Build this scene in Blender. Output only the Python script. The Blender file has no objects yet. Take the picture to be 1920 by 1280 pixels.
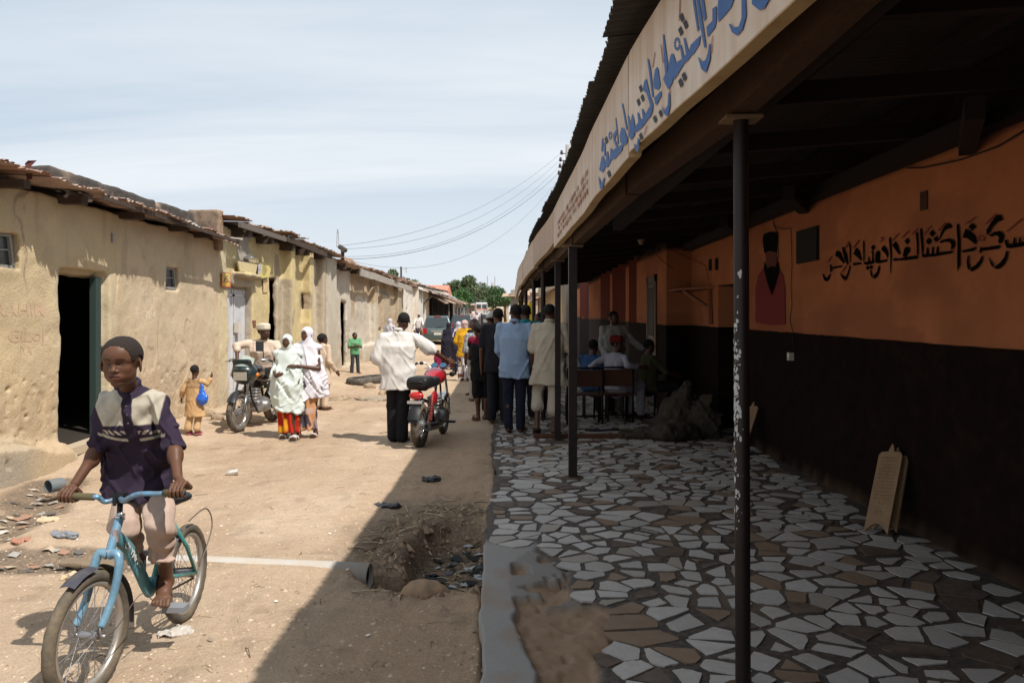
import bpy, math, random
import numpy as np
from mathutils import Vector, Matrix, Euler
random.seed(7); RNG = np.random.default_rng(11)
SC = bpy.context.scene
COL = SC.collection
PI = math.pi
F = 1464.0; HY = 597.0; CZ = 1.70       # focal length in photo pixels, horizon row, eye height

def P(px, py, Y): return np.array([(px-960)/F*Y, Y, CZ+(HY-py)/F*Y])
def G(px, py, z=0.0):
    Y = F*(CZ-z)/(py-HY); return np.array([(px-960)/F*Y, Y, z])
def PXW(px, py, X):
    Y = X*F/(px-960); return np.array([X, Y, CZ+(HY-py)/F*Y])
def sst(a, b, x):
    t = np.clip((x-a)/(b-a), 0, 1); return t*t*(3-2*t)

# ---------------------------------------------------------------- noise
def _hash(i, j, k, seed):
    n = (i.astype(np.int64)*374761393 + j.astype(np.int64)*668265263 + k.astype(np.int64)*2147483647 + seed*974634777) & 0xffffffff
    n = ((n ^ (n >> 13))*1274126177) & 0xffffffff
    n = ((n ^ (n >> 16))*2246822519) & 0xffffffff
    return ((n ^ (n >> 15)) & 0xffffff).astype(np.float32)/float(0xffffff)
def vnoise(x, y, z=0.0, seed=0):
    x, y, z = np.broadcast_arrays(np.asarray(x, np.float32), np.asarray(y, np.float32), np.asarray(z, np.float32))
    xi, yi, zi = np.floor(x), np.floor(y), np.floor(z)
    fx, fy, fz = x-xi, y-yi, z-zi
    fx, fy, fz = fx*fx*(3-2*fx), fy*fy*(3-2*fy), fz*fz*(3-2*fz)
    xi, yi, zi = xi.astype(np.int32), yi.astype(np.int32), zi.astype(np.int32)
    r = 0
    for a in (0, 1):
        for b in (0, 1):
            for c in (0, 1):
                r = r + _hash(xi+a, yi+b, zi+c, seed)*(fx if a else 1-fx)*(fy if b else 1-fy)*(fz if c else 1-fz)
    return r*2-1
def fbm(x, y, z=0.0, o=3, seed=0):
    r, a, s = 0, 1.0, 1.0
    for i in range(o):
        r = r+a*vnoise(np.asarray(x)*s, np.asarray(y)*s, np.asarray(z)*s, seed+i); a *= .5; s *= 2.03
    return r/1.75

# ---------------------------------------------------------------- materials
_M = {}
def M(name, col=(.5, .5, .5), rough=.85, metal=0.0, var=None, bump=None, vcol=False, spec=.3, alpha=1.0, emit=None, coat=0, streak=None, trans=0):
    """var=(scale, amount, colour2), bump=(scale, strength, distance), streak=(scale_xyz, amount, colour)"""
    if name in _M: return _M[name]
    m = bpy.data.materials.new(name); m.use_nodes = True
    nt = m.node_tree; N = nt.nodes; L = nt.links
    b = N['Principled BSDF']
    b.inputs['Roughness'].default_value = rough; b.inputs['Metallic'].default_value = metal
    b.inputs['Specular IOR Level'].default_value = spec; b.inputs['Coat Weight'].default_value = coat
    b.inputs['Transmission Weight'].default_value = trans
    tc = N.new('ShaderNodeTexCoord')
    if vcol:
        a = N.new('ShaderNodeAttribute'); a.attribute_name = 'Col'; c = a.outputs['Color']
    else:
        a = N.new('ShaderNodeRGB'); a.outputs[0].default_value = (*col, 1); c = a.outputs[0]
    def noise(scale, detail=6, rough_=.6, src=None):
        n = N.new('ShaderNodeTexNoise'); n.inputs['Scale'].default_value = scale
        n.inputs['Detail'].default_value = detail; n.inputs['Roughness'].default_value = rough_
        L.new(src or tc.outputs['Object'], n.inputs['Vector']); return n.outputs['Fac']
    def ramp(f, lo, hi):
        r = N.new('ShaderNodeMapRange'); r.inputs['From Min'].default_value = lo; r.inputs['From Max'].default_value = hi
        L.new(f, r.inputs['Value']); return r.outputs['Result']
    def mix(fac, c1, c2, mode='MIX', k=1.0):
        x = N.new('ShaderNodeMix'); x.data_type = 'RGBA'; x.blend_type = mode
        if k != 1.0:
            mm = N.new('ShaderNodeMath'); mm.operation = 'MULTIPLY'; L.new(fac, mm.inputs[0]); mm.inputs[1].default_value = k; fac = mm.outputs[0]
        L.new(fac, x.inputs['Factor'])
        if isinstance(c1, tuple): x.inputs['A'].default_value = (*c1, 1)
        else: L.new(c1, x.inputs['A'])
        if isinstance(c2, tuple): x.inputs['B'].default_value = (*c2, 1)
        else: L.new(c2, x.inputs['B'])
        return x.outputs['Result']
    if var:
        vs = [var] if not isinstance(var[0], tuple) else var
        for q in vs: c = mix(ramp(noise(q[0]), .38, .68), c, q[2], 'MIX', q[1])
    if streak:
        mp = N.new('ShaderNodeMapping'); mp.inputs['Scale'].default_value = streak[0]
        L.new(tc.outputs['Object'], mp.inputs['Vector'])
        c = mix(ramp(noise(1.0, 5, .6, mp.outputs[0]), .45, .75), c, streak[2], 'MIX', streak[1])
    L.new(c, b.inputs['Base Color'])
    if bump:
        bs = [bump] if not isinstance(bump[0], tuple) else bump
        prev = None
        for q in bs:
            bn = N.new('ShaderNodeBump'); bn.inputs['Strength'].default_value = q[1]; bn.inputs['Distance'].default_value = q[2] if len(q) > 2 else .01
            L.new(noise(q[0], 8, .65), bn.inputs['Height'])
            if prev: L.new(prev, bn.inputs['Normal'])
            prev = bn.outputs['Normal']
        L.new(prev, b.inputs['Normal'])
    if alpha < 1: b.inputs['Alpha'].default_value = alpha
    if emit:
        b.inputs['Emission Color'].default_value = (*emit[:3], 1); b.inputs['Emission Strength'].default_value = emit[3]
    _M[name] = m
    return m

# ---------------------------------------------------------------- objects
WORLD = set()
def mk(name, v, f, mat, parent=None, smooth=True, cols=None, label=None):
    v = np.asarray(v, np.float32).reshape(-1, 3)
    me = bpy.data.meshes.new(name)
    if isinstance(f, np.ndarray):
        nf, k = f.shape
        me.vertices.add(len(v)); me.vertices.foreach_set('co', v.ravel())
        me.loops.add(nf*k); me.loops.foreach_set('vertex_index', f.astype(np.int32).ravel())
        me.polygons.add(nf); me.polygons.foreach_set('loop_start', np.arange(0, nf*k, k, dtype=np.int32))
        me.update(calc_edges=True)
    else:
        me.from_pydata(v.tolist(), [], f)
        me.update()
    if cols is not None:
        a = me.attributes.new('Col', 'FLOAT_COLOR', 'POINT')
        c = np.ones((len(v), 4), np.float32); c[:, :3] = np.broadcast_to(cols, (len(v), 3))
        a.data.foreach_set('color', c.ravel())
    me.materials.append(mat)
    if smooth is True: me.polygons.foreach_set('use_smooth', np.ones(len(me.polygons), bool))
    o = bpy.data.objects.new(name, me); COL.objects.link(o)
    if smooth == 'auto':
        me.polygons.foreach_set('use_smooth', np.ones(len(me.polygons), bool))
        me.set_sharp_from_angle(angle=math.radians(40))
    if parent is not None:
        o.parent = parent
        if parent.name in WORLD:
            o.matrix_parent_inverse = parent.matrix_basis.inverted()
    if label: o['label'] = label
    return o
def tag(o, label, cat, group=None, kind=None):
    o['label'] = label; o['category'] = cat
    if group: o['group'] = group
    if kind: o['kind'] = kind
    return o
def thing(name, label, cat, loc=(0, 0, 0), rz=0.0, group=None, local=False, rot=None, scale=1.0):
    """an Empty at the thing's base; local=False: children are built in world coordinates"""
    o = bpy.data.objects.new(name, None); COL.objects.link(o)
    o.location = tuple(float(q) for q in loc); o.rotation_euler = rot if rot else (0, 0, rz); o.empty_display_size = .1
    o.scale = (scale,)*3
    o.matrix_basis = Matrix.LocRotScale(o.location, o.rotation_euler, o.scale)
    tag(o, label, cat, group)
    if not local: WORLD.add(o.name)
    return o
def dup(root, loc, rz, label=None, group=None):
    r = root.copy(); COL.objects.link(r); r.location = loc; r.rotation_euler = (0, 0, rz)
    if label: r['label'] = label
    if group: r['group'] = group
    for ch in list(root.children):
        c = ch.copy(); COL.objects.link(c); c.parent = r
        for g in ch.children:
            d = g.copy(); COL.objects.link(d); d.parent = c
    return r
def structure(o): o['kind'] = 'structure'; return o

def frame(d, up=(0, 0, 1)):
    d = np.asarray(d, float); d = d/np.linalg.norm(d)
    u = np.asarray(up, float)
    if abs(d@u) > .99: u = np.array([0, 1., 0]) if abs(d[1]) < .9 else np.array([1., 0, 0])
    x = np.cross(d, u); x /= np.linalg.norm(x); y = np.cross(x, d)
    return x, y, d
class MB:
    def __init__(s): s.v = []; s.f = []; s.c = []; s.col = None
    def add(s, v, f):
        n = len(s.v); s.v += [tuple(map(float, q)) for q in v]; s.f += [tuple(i+n for i in q) for q in f]
        if s.col is not None: s.c += [s.col]*len(v)
        return s
    def box(s, c, size, R=None):
        c = np.asarray(c, float); h = np.asarray(size, float)/2
        v = np.array([[x, y, z] for x in (-1, 1) for y in (-1, 1) for z in (-1, 1)])*h
        if R is not None: v = v@np.asarray(R).T
        return s.add(v+c, [(0, 1, 3, 2), (4, 6, 7, 5), (0, 4, 5, 1), (2, 3, 7, 6), (0, 2, 6, 4), (1, 5, 7, 3)])
    def bbox(s, lo, hi): 
        lo = np.asarray(lo, float); hi = np.asarray(hi, float); return s.box((lo+hi)/2, hi-lo)
    def beam(s, a, b, w, h, up=(0, 0, 1)):
        a = np.asarray(a, float); b = np.asarray(b, float); x, y, d = frame(b-a, up)
        v = [p+x*i*w/2+y*j*h/2 for p in (a, b) for i, j in ((-1, -1), (1, -1), (1, 1), (-1, 1))]
        return s.add(v, [(3, 2, 1, 0), (4, 5, 6, 7), (0, 1, 5, 4), (1, 2, 6, 5), (2, 3, 7, 6), (3, 0, 4, 7)])
    def tube(s, pts, r, n=8, cap=True):
        pts = np.asarray(pts, float); m = len(pts)
        r = np.broadcast_to(np.asarray(r, float), (m,))
        base = []; up = None
        for i in range(m):
            d = pts[min(i+1, m-1)]-pts[max(i-1, 0)]
            if np.linalg.norm(d) < 1e-9: d = np.array([0, 0, 1.])
            if up is None: x, y, _ = frame(d)
            else:
                d = d/np.linalg.norm(d); x = np.cross(d, up); nx = np.linalg.norm(x)
                if nx < 1e-6: x, y, _ = frame(d)
                else: x /= nx; y = np.cross(x, d)
            up = y
            for k in range(n):
                a = 2*PI*k/n; base.append(pts[i]+r[i]*(math.cos(a)*x+math.sin(a)*y))
        f = [(i*n+k, i*n+(k+1) % n, (i+1)*n+(k+1) % n, (i+1)*n+k) for i in range(m-1) for k in range(n)]
        if cap: f += [tuple(range(n-1, -1, -1)), tuple((m-1)*n+k for k in range(n))]
        return s.add(base, f)
    def cyl(s, a, b, r, r2=None, n=16): return s.tube([a, b], [r, r if r2 is None else r2], n)
    def lathe(s, c, axis, prof, n=24):
        """prof: list of (radius, height along axis)"""
        c = np.asarray(c, float); x, y, d = frame(axis)
        v = [c+d*h+r*(math.cos(2*PI*k/n)*x+math.sin(2*PI*k/n)*y) for r, h in prof for k in range(n)]
        f = [(i*n+k, i*n+(k+1) % n, (i+1)*n+(k+1) % n, (i+1)*n+k) for i in range(len(prof)-1) for k in range(n)]
        return s.add(v, f)
    def torus(s, c, axis, R, r, n=40, m=10, arc=(0, 2*PI), flat=1.0, bumps=0):
        c = np.asarray(c, float); x, y, d = frame(axis)
        full = abs(arc[1]-arc[0]-2*PI) < 1e-6; k = n if full else n+1
        v = []
        for i in range(k):
            a = arc[0]+(arc[1]-arc[0])*i/n; e = math.cos(a)*x+math.sin(a)*y
            for j in range(m):
                b = 2*PI*j/m; rr = r*(1+(bumps if (i+j) % 2 else 0)*(math.cos(b) > .3))
                v.append(c+e*(R+rr*math.cos(b))+d*rr*flat*math.sin(b))
        f = [((i % k)*m+j, (i % k)*m+(j+1) % m, ((i+1) % k)*m+(j+1) % m, ((i+1) % k)*m+j) for i in range(n) for j in range(m)]
        return s.add(v, f)
    def sphere(s, c, r, n=16, m=10, R=None):
        r = np.broadcast_to(np.asarray(r, float), (3,)); v = []
        for i in range(m+1):
            t = PI*i/m
            for k in range(n): v.append([r[0]*math.sin(t)*math.cos(2*PI*k/n), r[1]*math.sin(t)*math.sin(2*PI*k/n), r[2]*math.cos(t)])
        v = np.array(v)
        if R is not None: v = v@np.asarray(R).T
        f = [(i*n+k, (i+1)*n+k, (i+1)*n+(k+1) % n, i*n+(k+1) % n) for i in range(m) for k in range(n)]
        return s.add(v+np.asarray(c, float), f)
    def prism(s, pts, d):
        """pts: 3D outline, extruded by vector d"""
        pts = [np.asarray(p, float) for p in pts]; n = len(pts); d = np.asarray(d, float)
        f = [tuple(range(n-1, -1, -1)), tuple(range(n, 2*n))]+[(i, (i+1) % n, n+(i+1) % n, n+i) for i in range(n)]
        return s.add(pts+[p+d for p in pts], f)
    def build(s, name, mat, parent=None, smooth=False, label=None):
        return mk(name, s.v, s.f, mat, parent, smooth, np.array(s.c) if s.c else None, label)

# ---------------------------------------------------------------- distance volumes -> one continuous skin
class Vol:
    def __init__(s, lo, hi, h, fine=()):
        """fine: list of (lo, hi, h) boxes whose axis ranges get the smaller step"""
        s.ax = []
        for a in range(3):
            xs = [lo[a]]
            while xs[-1] < hi[a]:
                st = h
                for (l2, h2, hh) in fine:
                    if l2[a]-h < xs[-1] < h2[a]: st = min(st, hh)
                xs.append(xs[-1]+st)
            s.ax.append(np.array(xs, np.float32))
        s.d = np.full(tuple(len(a) for a in s.ax), 9.0, np.float32); s.h = h
    def reg(s, lo, hi):
        sl = tuple(slice(max(int(np.searchsorted(s.ax[a], lo[a]))-1, 0), int(np.searchsorted(s.ax[a], hi[a]))+1) for a in range(3))
        X = s.ax[0][sl[0]][:, None, None]; Y = s.ax[1][sl[1]][None, :, None]; Z = s.ax[2][sl[2]][None, None, :]
        return sl, X, Y, Z
    def put(s, fn, lo, hi, k=0.0, op='u'):
        p = k+2.5*s.h
        lo = np.asarray(lo, float)-p; hi = np.asarray(hi, float)+p
        sl, X, Y, Z = s.reg(lo, hi)
        D = s.d[sl]
        if D.size == 0: return s
        d = fn(X, Y, Z).astype(np.float32)
        if op == 'u':
            r = np.minimum(D, d)
            if k > 0:
                hh = np.maximum(k-np.abs(D-d), 0)/k; r = r-hh*hh*k*.25
        elif op == 's':
            r = np.maximum(D, -d)
            if k > 0:
                hh = np.maximum(k-np.abs(D+d), 0)/k; r = r+hh*hh*k*.25
        elif op == 'i':
            r = np.maximum(D, d)
        s.d[sl] = r
        return s
    def cap(s, a, b, ra, rb=None, k=.02, fl=(1, 1, 1), op='u'):
        rb = ra if rb is None else rb
        fl = np.asarray(fl, float); a = np.asarray(a, float); b = np.asarray(b, float)
        A = a/fl; Bv = b/fl-A; L2 = max(float(Bv@Bv), 1e-9)
        def fn(X, Y, Z):
            x, y, z = X/fl[0]-A[0], Y/fl[1]-A[1], Z/fl[2]-A[2]
            t = np.clip((x*Bv[0]+y*Bv[1]+z*Bv[2])/L2, 0, 1)
            return (np.sqrt((x-t*Bv[0])**2+(y-t*Bv[1])**2+(z-t*Bv[2])**2)-(ra+(rb-ra)*t))*min(fl)
        R = max(ra, rb)*fl
        return s.put(fn, np.minimum(a, b)-R, np.maximum(a, b)+R, k, op)
    def chain(s, pts, rs, k=.02, **kw):
        for i in range(len(pts)-1): s.cap(pts[i], pts[i+1], rs[i], rs[i+1], k, **kw)
        return s
    def ell(s, c, r, R=None, k=.02, op='u'):
        c = np.asarray(c, float); r = np.broadcast_to(np.asarray(r, float), (3,))
        R = np.eye(3) if R is None else np.asarray(R, float)
        def fn(X, Y, Z):
            x, y, z = X-c[0], Y-c[1], Z-c[2]
            q = [(x*R[0, i]+y*R[1, i]+z*R[2, i]) for i in range(3)]
            k0 = np.sqrt(sum((q[i]/r[i])**2 for i in range(3))); k1 = np.sqrt(sum((q[i]/r[i]**2)**2 for i in range(3)))
            return k0*(k0-1)/np.maximum(k1, 1e-6)
        m = np.sqrt(((R*r[None, :])**2).sum(1))
        return s.put(fn, c-m, c+m, k, op)
    def box(s, c, half, rad=.01, R=None, k=.02, op='u'):
        c = np.asarray(c, float); hf = np.asarray(half, float)-rad
        R = np.eye(3) if R is None else np.asarray(R, float)
        def fn(X, Y, Z):
            x, y, z = X-c[0], Y-c[1], Z-c[2]
            q = [np.abs(x*R[0, i]+y*R[1, i]+z*R[2, i])-hf[i] for i in range(3)]
            o = np.sqrt(sum(np.maximum(t, 0)**2 for t in q))
            return o+np.minimum(np.maximum(np.maximum(q[0], q[1]), q[2]), 0)-rad
        m = np.abs(R)@np.asarray(half, float)
        return s.put(fn, c-m, c+m, k, op)
    def loft(s, keys, p=2.4, k=.02, op='u'):
        """garment shape: keys (z, cx, cy, half width, half depth) from top to bottom or bottom to top"""
        K = np.array(sorted(keys), float); zz = np.linspace(K[0, 0], K[-1, 0], 160)
        t = np.interp(zz, K[:, 0], np.arange(len(K))); i = np.clip(t.astype(int), 0, len(K)-2); f = (t-i)[:, None]
        m = np.gradient(K, axis=0)*np.array([1, 1, 1, 1, 1.]); a, b = K[i], K[i+1]; ma, mb = m[i], m[i+1]
        C = (2*f**3-3*f**2+1)*a+(f**3-2*f**2+f)*ma+(-2*f**3+3*f**2)*b+(f**3-f**2)*mb; C = a+(b-a)*(.5*f+.5*f*f*(3-2*f))
        z0, z1 = K[0, 0], K[-1, 0]
        def fn(X, Y, Z):
            q = [np.interp(Z, zz, C[:, j]) for j in (1, 2, 3, 4)]
            r = (np.abs((X-q[0])/q[2])**p+np.abs((Y-q[1])/q[3])**p)**(1/p)
            return np.maximum(np.maximum((r-1)*np.minimum(q[2], q[3])*.95, z0-Z), Z-z1)
        lo = [float((C[:, 1]-C[:, 3]).min()), float((C[:, 2]-C[:, 4]).min()), z0]; hi = [float((C[:, 1]+C[:, 3]).max()), float((C[:, 2]+C[:, 4]).max()), z1]
        return s.put(fn, lo, hi, k, op)
    def crease(s, amp, sc, w=.14, seed=0, sh=(0, 0), mask=None):
        """narrow cloth creases along the zero lines of a slow noise"""
        def fn(x, y, z):
            n = vnoise((x+sh[0]*z)*sc[0], y*sc[1], (z+sh[1]*x)*sc[2], seed); c = -amp*np.exp(-(n/w)**2)
            return c*(mask(x, y, z) if mask else 1)
        return s.warp(fn)
    def noise(s, sc, amp, o=3, seed=0, mask=None):
        X, Y, Z = s.ax[0][:, None, None], s.ax[1][None, :, None], s.ax[2][None, None, :]
        near = np.abs(s.d) < 6*s.h+3*amp
        i, j, k = np.nonzero(near)
        x, y, z = s.ax[0][i], s.ax[1][j], s.ax[2][k]
        n = fbm(x*sc[0], y*sc[1], z*sc[2], o, seed)*amp
        if mask is not None: n = n*mask(x, y, z)
        s.d[i, j, k] += n.astype(np.float32)
        return s
    def warp(s, fn):
        near = np.abs(s.d) < 8*s.h+.05
        i, j, k = np.nonzero(near)
        s.d[i, j, k] += fn(s.ax[0][i], s.ax[1][j], s.ax[2][k]).astype(np.float32)
        return s
    def mesh(s):
        d = s.d
        d[0] = d[-1] = 1; d[:, 0] = d[:, -1] = 1; d[:, :, 0] = d[:, :, -1] = 1
        S = d < 0
        c = np.zeros(tuple(n-1 for n in d.shape), np.uint8)
        for a in (0, 1):
            for b in (0, 1):
                for e in (0, 1): c += S[a:a+c.shape[0], b:b+c.shape[1], e:e+c.shape[2]]
        ids = np.nonzero((c > 0) & (c < 8)); n = len(ids[0])
        idx = np.full(c.shape, -1, np.int32); idx[ids] = np.arange(n)
        i, j, k = ids; acc = np.zeros((n, 3), np.float32); cnt = np.zeros(n, np.float32)
        for ax in range(3):
            for a in (0, 1):
                for b in (0, 1):
                    o0 = [0, 0, 0]; o1 = [0, 0, 0]
                    u, w = [t for t in range(3) if t != ax]
                    o0[u] = o1[u] = a; o0[w] = o1[w] = b; o1[ax] = 1
                    A = d[i+o0[0], j+o0[1], k+o0[2]]; B = d[i+o1[0], j+o1[1], k+o1[2]]
                    m = ((A < 0) != (B < 0)); t = np.where(m, A/np.where(m, A-B, 1), 0)
                    for q in range(3): acc[:, q] += m*(o0[q]+t*(o1[q]-o0[q]))
                    cnt += m
        acc /= cnt[:, None]
        V = np.empty((n, 3), np.float32)
        for q, ii in enumerate(ids):
            a0 = s.ax[q][ii]; V[:, q] = a0+(s.ax[q][ii+1]-a0)*acc[:, q]
        quads = []
        for ax in range(3):
            u, w = [(1, 2), (2, 0), (0, 1)][ax]
            sl0 = [slice(1, -1)]*3; sl1 = [slice(1, -1)]*3
            sl0[ax] = slice(0, -1); sl1[ax] = slice(1, None)
            A = S[tuple(sl0)]; B = S[tuple(sl1)]
            e = np.nonzero(A != B)
            off = [1, 1, 1]; off[ax] = 0
            g = [e[q]+off[q] for q in range(3)]
            def cell(du, dw):
                h = [g[0].copy(), g[1].copy(), g[2].copy()]; h[u] = h[u]-du; h[w] = h[w]-dw
                return idx[h[0], h[1], h[2]]
            q4 = np.stack([cell(1, 1), cell(0, 1), cell(0, 0), cell(1, 0)], 1)
            fl = ~A[e]
            q4[fl] = q4[fl][:, ::-1]
            quads.append(q4)
        Q = np.concatenate(quads)
        Q = Q[(Q >= 0).all(1)]
        s.V, s.Q = V, Q
        return V, Q
    def relax(s, it=1, w=.5):
        V, Q = s.V, s.Q
        for _ in range(it):
            acc = np.zeros_like(V); cnt = np.zeros(len(V), np.float32)
            for a in range(4):
                b = (a+1) % 4
                for p, q in ((a, b), (b, a)):
                    for t in range(3): acc[:, t] += np.bincount(Q[:, p], V[Q[:, q], t], len(V))
                    cnt += np.bincount(Q[:, p], minlength=len(V))
            V = V*(1-w)+w*acc/np.maximum(cnt, 1)[:, None]
        s.V = V
        return s
    def obj(s, name, mat, parent=None, col=None, relax=1, label=None, fwd=None):
        s.mesh()
        if relax: s.relax(relax)
        V = s.V
        cols = col(V) if callable(col) else col
        if fwd is not None: V = fwd(V)
        o = mk(name, V, s.Q, mat, parent, True, cols, label)
        s.d = None
        return o
def RX(a): return np.array(Matrix.Rotation(a, 3, 'X'))
def RY(a): return np.array(Matrix.Rotation(a, 3, 'Y'))
def RZ(a): return np.array(Matrix.Rotation(a, 3, 'Z'))

def lerpc(c0, c1, t):
    t = np.asarray(t)[..., None]; return np.asarray(c0)*(1-t)+np.asarray(c1)*t

def conform_to(W, f, target, off=.0035):
    """cut the outline finely and lay it on the wall surface (walls face +X)"""
    import bmesh
    from mathutils.bvhtree import BVHTree
    if target.name not in _BVH:
        me = target.data; _BVH[target.name] = BVHTree.FromPolygons([v.co.copy() for v in me.vertices], [tuple(p.vertices) for p in me.polygons])
    bv = _BVH[target.name]; bm = bmesh.new(); vs = [bm.verts.new(p) for p in W]
    for q in f:
        try: bm.faces.new([vs[i] for i in q])
        except ValueError: pass
    bmesh.ops.triangulate(bm, faces=bm.faces[:])
    for _ in range(4):
        es = [e for e in bm.edges if e.calc_length() > .03]
        if not es: break
        bmesh.ops.subdivide_edges(bm, edges=es, cuts=1); bmesh.ops.triangulate(bm, faces=bm.faces[:])
    bm.verts.index_update(); out = []
    for v in bm.verts:
        h = bv.ray_cast(Vector((v.co.x+.25, v.co.y, v.co.z)), Vector((-1, 0, 0)))
        out.append((h[0].x+off if h[0] is not None else v.co.x, v.co.y, v.co.z))
    F2 = [tuple(v.index for v in q.verts) for q in bm.faces]; bm.free()
    return np.array(out), F2
_BVH = {}
def text_mesh(name, s, mat, parent, origin, ux, uz, size, weight=0.0, extrude=0.0, sx=1.0, align='LEFT', conform=None):
    """lettering as flat geometry laid in the plane spanned by ux (along the line) and uz (up)"""
    cu = bpy.data.curves.new(name, 'FONT'); cu.body = s; cu.size = size; cu.offset = weight; cu.extrude = 0; cu.align_x = align
    cu.resolution_u = 3
    ob = bpy.data.objects.new(name, cu); COL.objects.link(ob)
    dg = bpy.context.evaluated_depsgraph_get()
    me = bpy.data.meshes.new_from_object(ob.evaluated_get(dg))
    bpy.data.objects.remove(ob); bpy.data.curves.remove(cu)
    v = np.empty(len(me.vertices)*3, np.float32); me.vertices.foreach_get('co', v); v = v.reshape(-1, 3)
    f = [tuple(p.vertices) for p in me.polygons]
    ux = np.asarray(ux, float); uz = np.asarray(uz, float)
    W = np.asarray(origin)+v[:, :1]*sx*ux+v[:, 1:2]*uz
    if conform: W, f = conform_to(W, f, conform)
    bpy.data.meshes.remove(me)
    return mk(name, W, f, mat, parent, False)
EXPO = 0.14; SUN_E = 5.0; SKY_E = .10; CLOUD = (.76, .81, .86); BLUE = (.54, .66, .78)
# ================================================================ camera, light, sky
cam = bpy.data.cameras.new('camera'); co = bpy.data.objects.new('camera', cam); COL.objects.link(co)
cam.sensor_width = 36; cam.lens = 36*F/1920; co.location = (0, 0, CZ); co.rotation_euler = (PI/2, 0, 0)
cam.shift_y = -(640-HY)/1920.0
cam.clip_start = .05; cam.clip_end = 3000
SC.camera = co
SC.view_settings.view_transform = 'Standard'; SC.view_settings.look = 'None'; SC.view_settings.exposure = EXPO; SC.view_settings.gamma = 1
SUN_D = np.array([-.54, .44, -1.0])           # where the light travels
sl = bpy.data.lights.new('sun', 'SUN'); sl.energy = SUN_E; sl.angle = math.radians(.6); sl.color = (1.0, .945, .875)
so = bpy.data.objects.new('sun', sl); COL.objects.link(so)
so.rotation_euler = Vector(SUN_D).to_track_quat('-Z', 'Y').to_euler()
w = bpy.data.worlds.new('World'); SC.world = w; w.use_nodes = True
N = w.node_tree.nodes; L = w.node_tree.links
bg = N['Background']; bg.inputs['Strength'].default_value = SKY_E
sky = N.new('ShaderNodeTexSky'); sky.sky_type = 'NISHITA'; sky.sun_disc = False
toS = -SUN_D/np.linalg.norm(SUN_D)
sky.sun_elevation = math.asin(toS[2]); sky.sun_rotation = math.atan2(toS[0], toS[1])
sky.dust_density = 3.0; sky.air_density = 1.0; sky.altitude = 400
tc = N.new('ShaderNodeTexCoord'); sep = N.new('ShaderNodeSeparateXYZ'); L.new(tc.outputs['Generated'], sep.inputs[0])
def math_(op, a, b=None):
    n = N.new('ShaderNodeMath'); n.operation = op
    for i, q in enumerate((a, b)):
        if q is None: continue
        if isinstance(q, (int, float)): n.inputs[i].default_value = q
        else: L.new(q, n.inputs[i])
    return n.outputs[0]
zz = math_('ADD', math_('MAXIMUM', sep.outputs[2], 0.0), .16)
cx_ = math_('DIVIDE', sep.outputs[0], zz); cy_ = math_('DIVIDE', sep.outputs[1], zz)
cmb = N.new('ShaderNodeCombineXYZ'); L.new(cx_, cmb.inputs[0]); L.new(cy_, cmb.inputs[1])
mp = N.new('ShaderNodeMapping'); mp.inputs['Rotation'].default_value = (0, 0, math.radians(-28)); mp.inputs['Scale'].default_value = (.30, 1.5, 1)
L.new(cmb.outputs[0], mp.inputs[0])
nz = N.new('ShaderNodeTexNoise'); nz.inputs['Scale'].default_value = .85; nz.inputs['Detail'].default_value = 7; nz.inputs['Roughness'].default_value = .55
nz.inputs['Distortion'].default_value = .5
L.new(mp.outputs[0], nz.inputs['Vector'])
mr = N.new('ShaderNodeMapRange'); mr.inputs['From Min'].default_value = .34; mr.inputs['From Max'].default_value = .66
mr.inputs['To Min'].default_value = .12; mr.inputs['To Max'].default_value = 1.0
L.new(nz.outputs['Fac'], mr.inputs['Value'])
mx = N.new('ShaderNodeMix'); mx.data_type = 'RGBA'; hz_ = N.new('ShaderNodeMapRange'); hz_.inputs['From Min'].default_value = .0; hz_.inputs['From Max'].default_value = .30; hz_.inputs['To Min'].default_value = .97; hz_.inputs['To Max'].default_value = 0.0; L.new(sep.outputs[2], hz_.inputs['Value'])
L.new(math_('MAXIMUM', mr.outputs[0], hz_.outputs[0]), mx.inputs['Factor'])
mxa = N.new('ShaderNodeMix'); mxa.data_type = 'RGBA'; mxa.inputs['Factor'].default_value = .72; L.new(sky.outputs[0], mxa.inputs['A']); mxa.inputs['B'].default_value = (*[c/SKY_E for c in BLUE], 1); L.new(mxa.outputs['Result'], mx.inputs['A']); mx.inputs['B'].default_value = (*[c/SKY_E for c in CLOUD], 1)
L.new(mx.outputs['Result'], bg.inputs['Color'])

# ================================================================ ground
FLOOR_Z = .08
def slope(y): return 1.25*sst(38, 112, y)
FE = [(-3, -.13), (3.47, -.13), (5.35, -.21), (6.11, -.20), (8.2, -.17), (9.96, -.24), (14, -.28), (40, -.4)]
def floor_edge(y): return np.interp(y, [a for a, b in FE], [b for a, b in FE])
def gauss(x, y, cx, cy, rx, ry): return np.exp(-(((x-cx)/rx)**2+((y-cy)/ry)**2))
def pit(x, y, cx, cy, rx, ry, s=.35):
    r = np.sqrt(((x-cx)/rx)**2+((y-cy)/ry)**2); return 1-sst(1-s, 1+s, r)
GUT = [(-4.75, 8.1), (-4.55, 7.5), (-4.25, 7.0), (-4.1, 6.2), (-4.3, 5.0)]
GUT2 = [(-4.2, 5.55), (-3.6, 5.5), (-3.1, 5.62), (-2.75, 5.62)]
def pdist(x, y, pts):
    d = 1e9
    for (a, b), (c, e) in zip(pts[:-1], pts[1:]):
        t = np.clip(((x-a)*(c-a)+(y-b)*(e-b))/((c-a)**2+(e-b)**2), 0, 1)
        d = np.minimum(d, np.hypot(x-a-t*(c-a), y-b-t*(e-b)))
    return d
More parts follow.
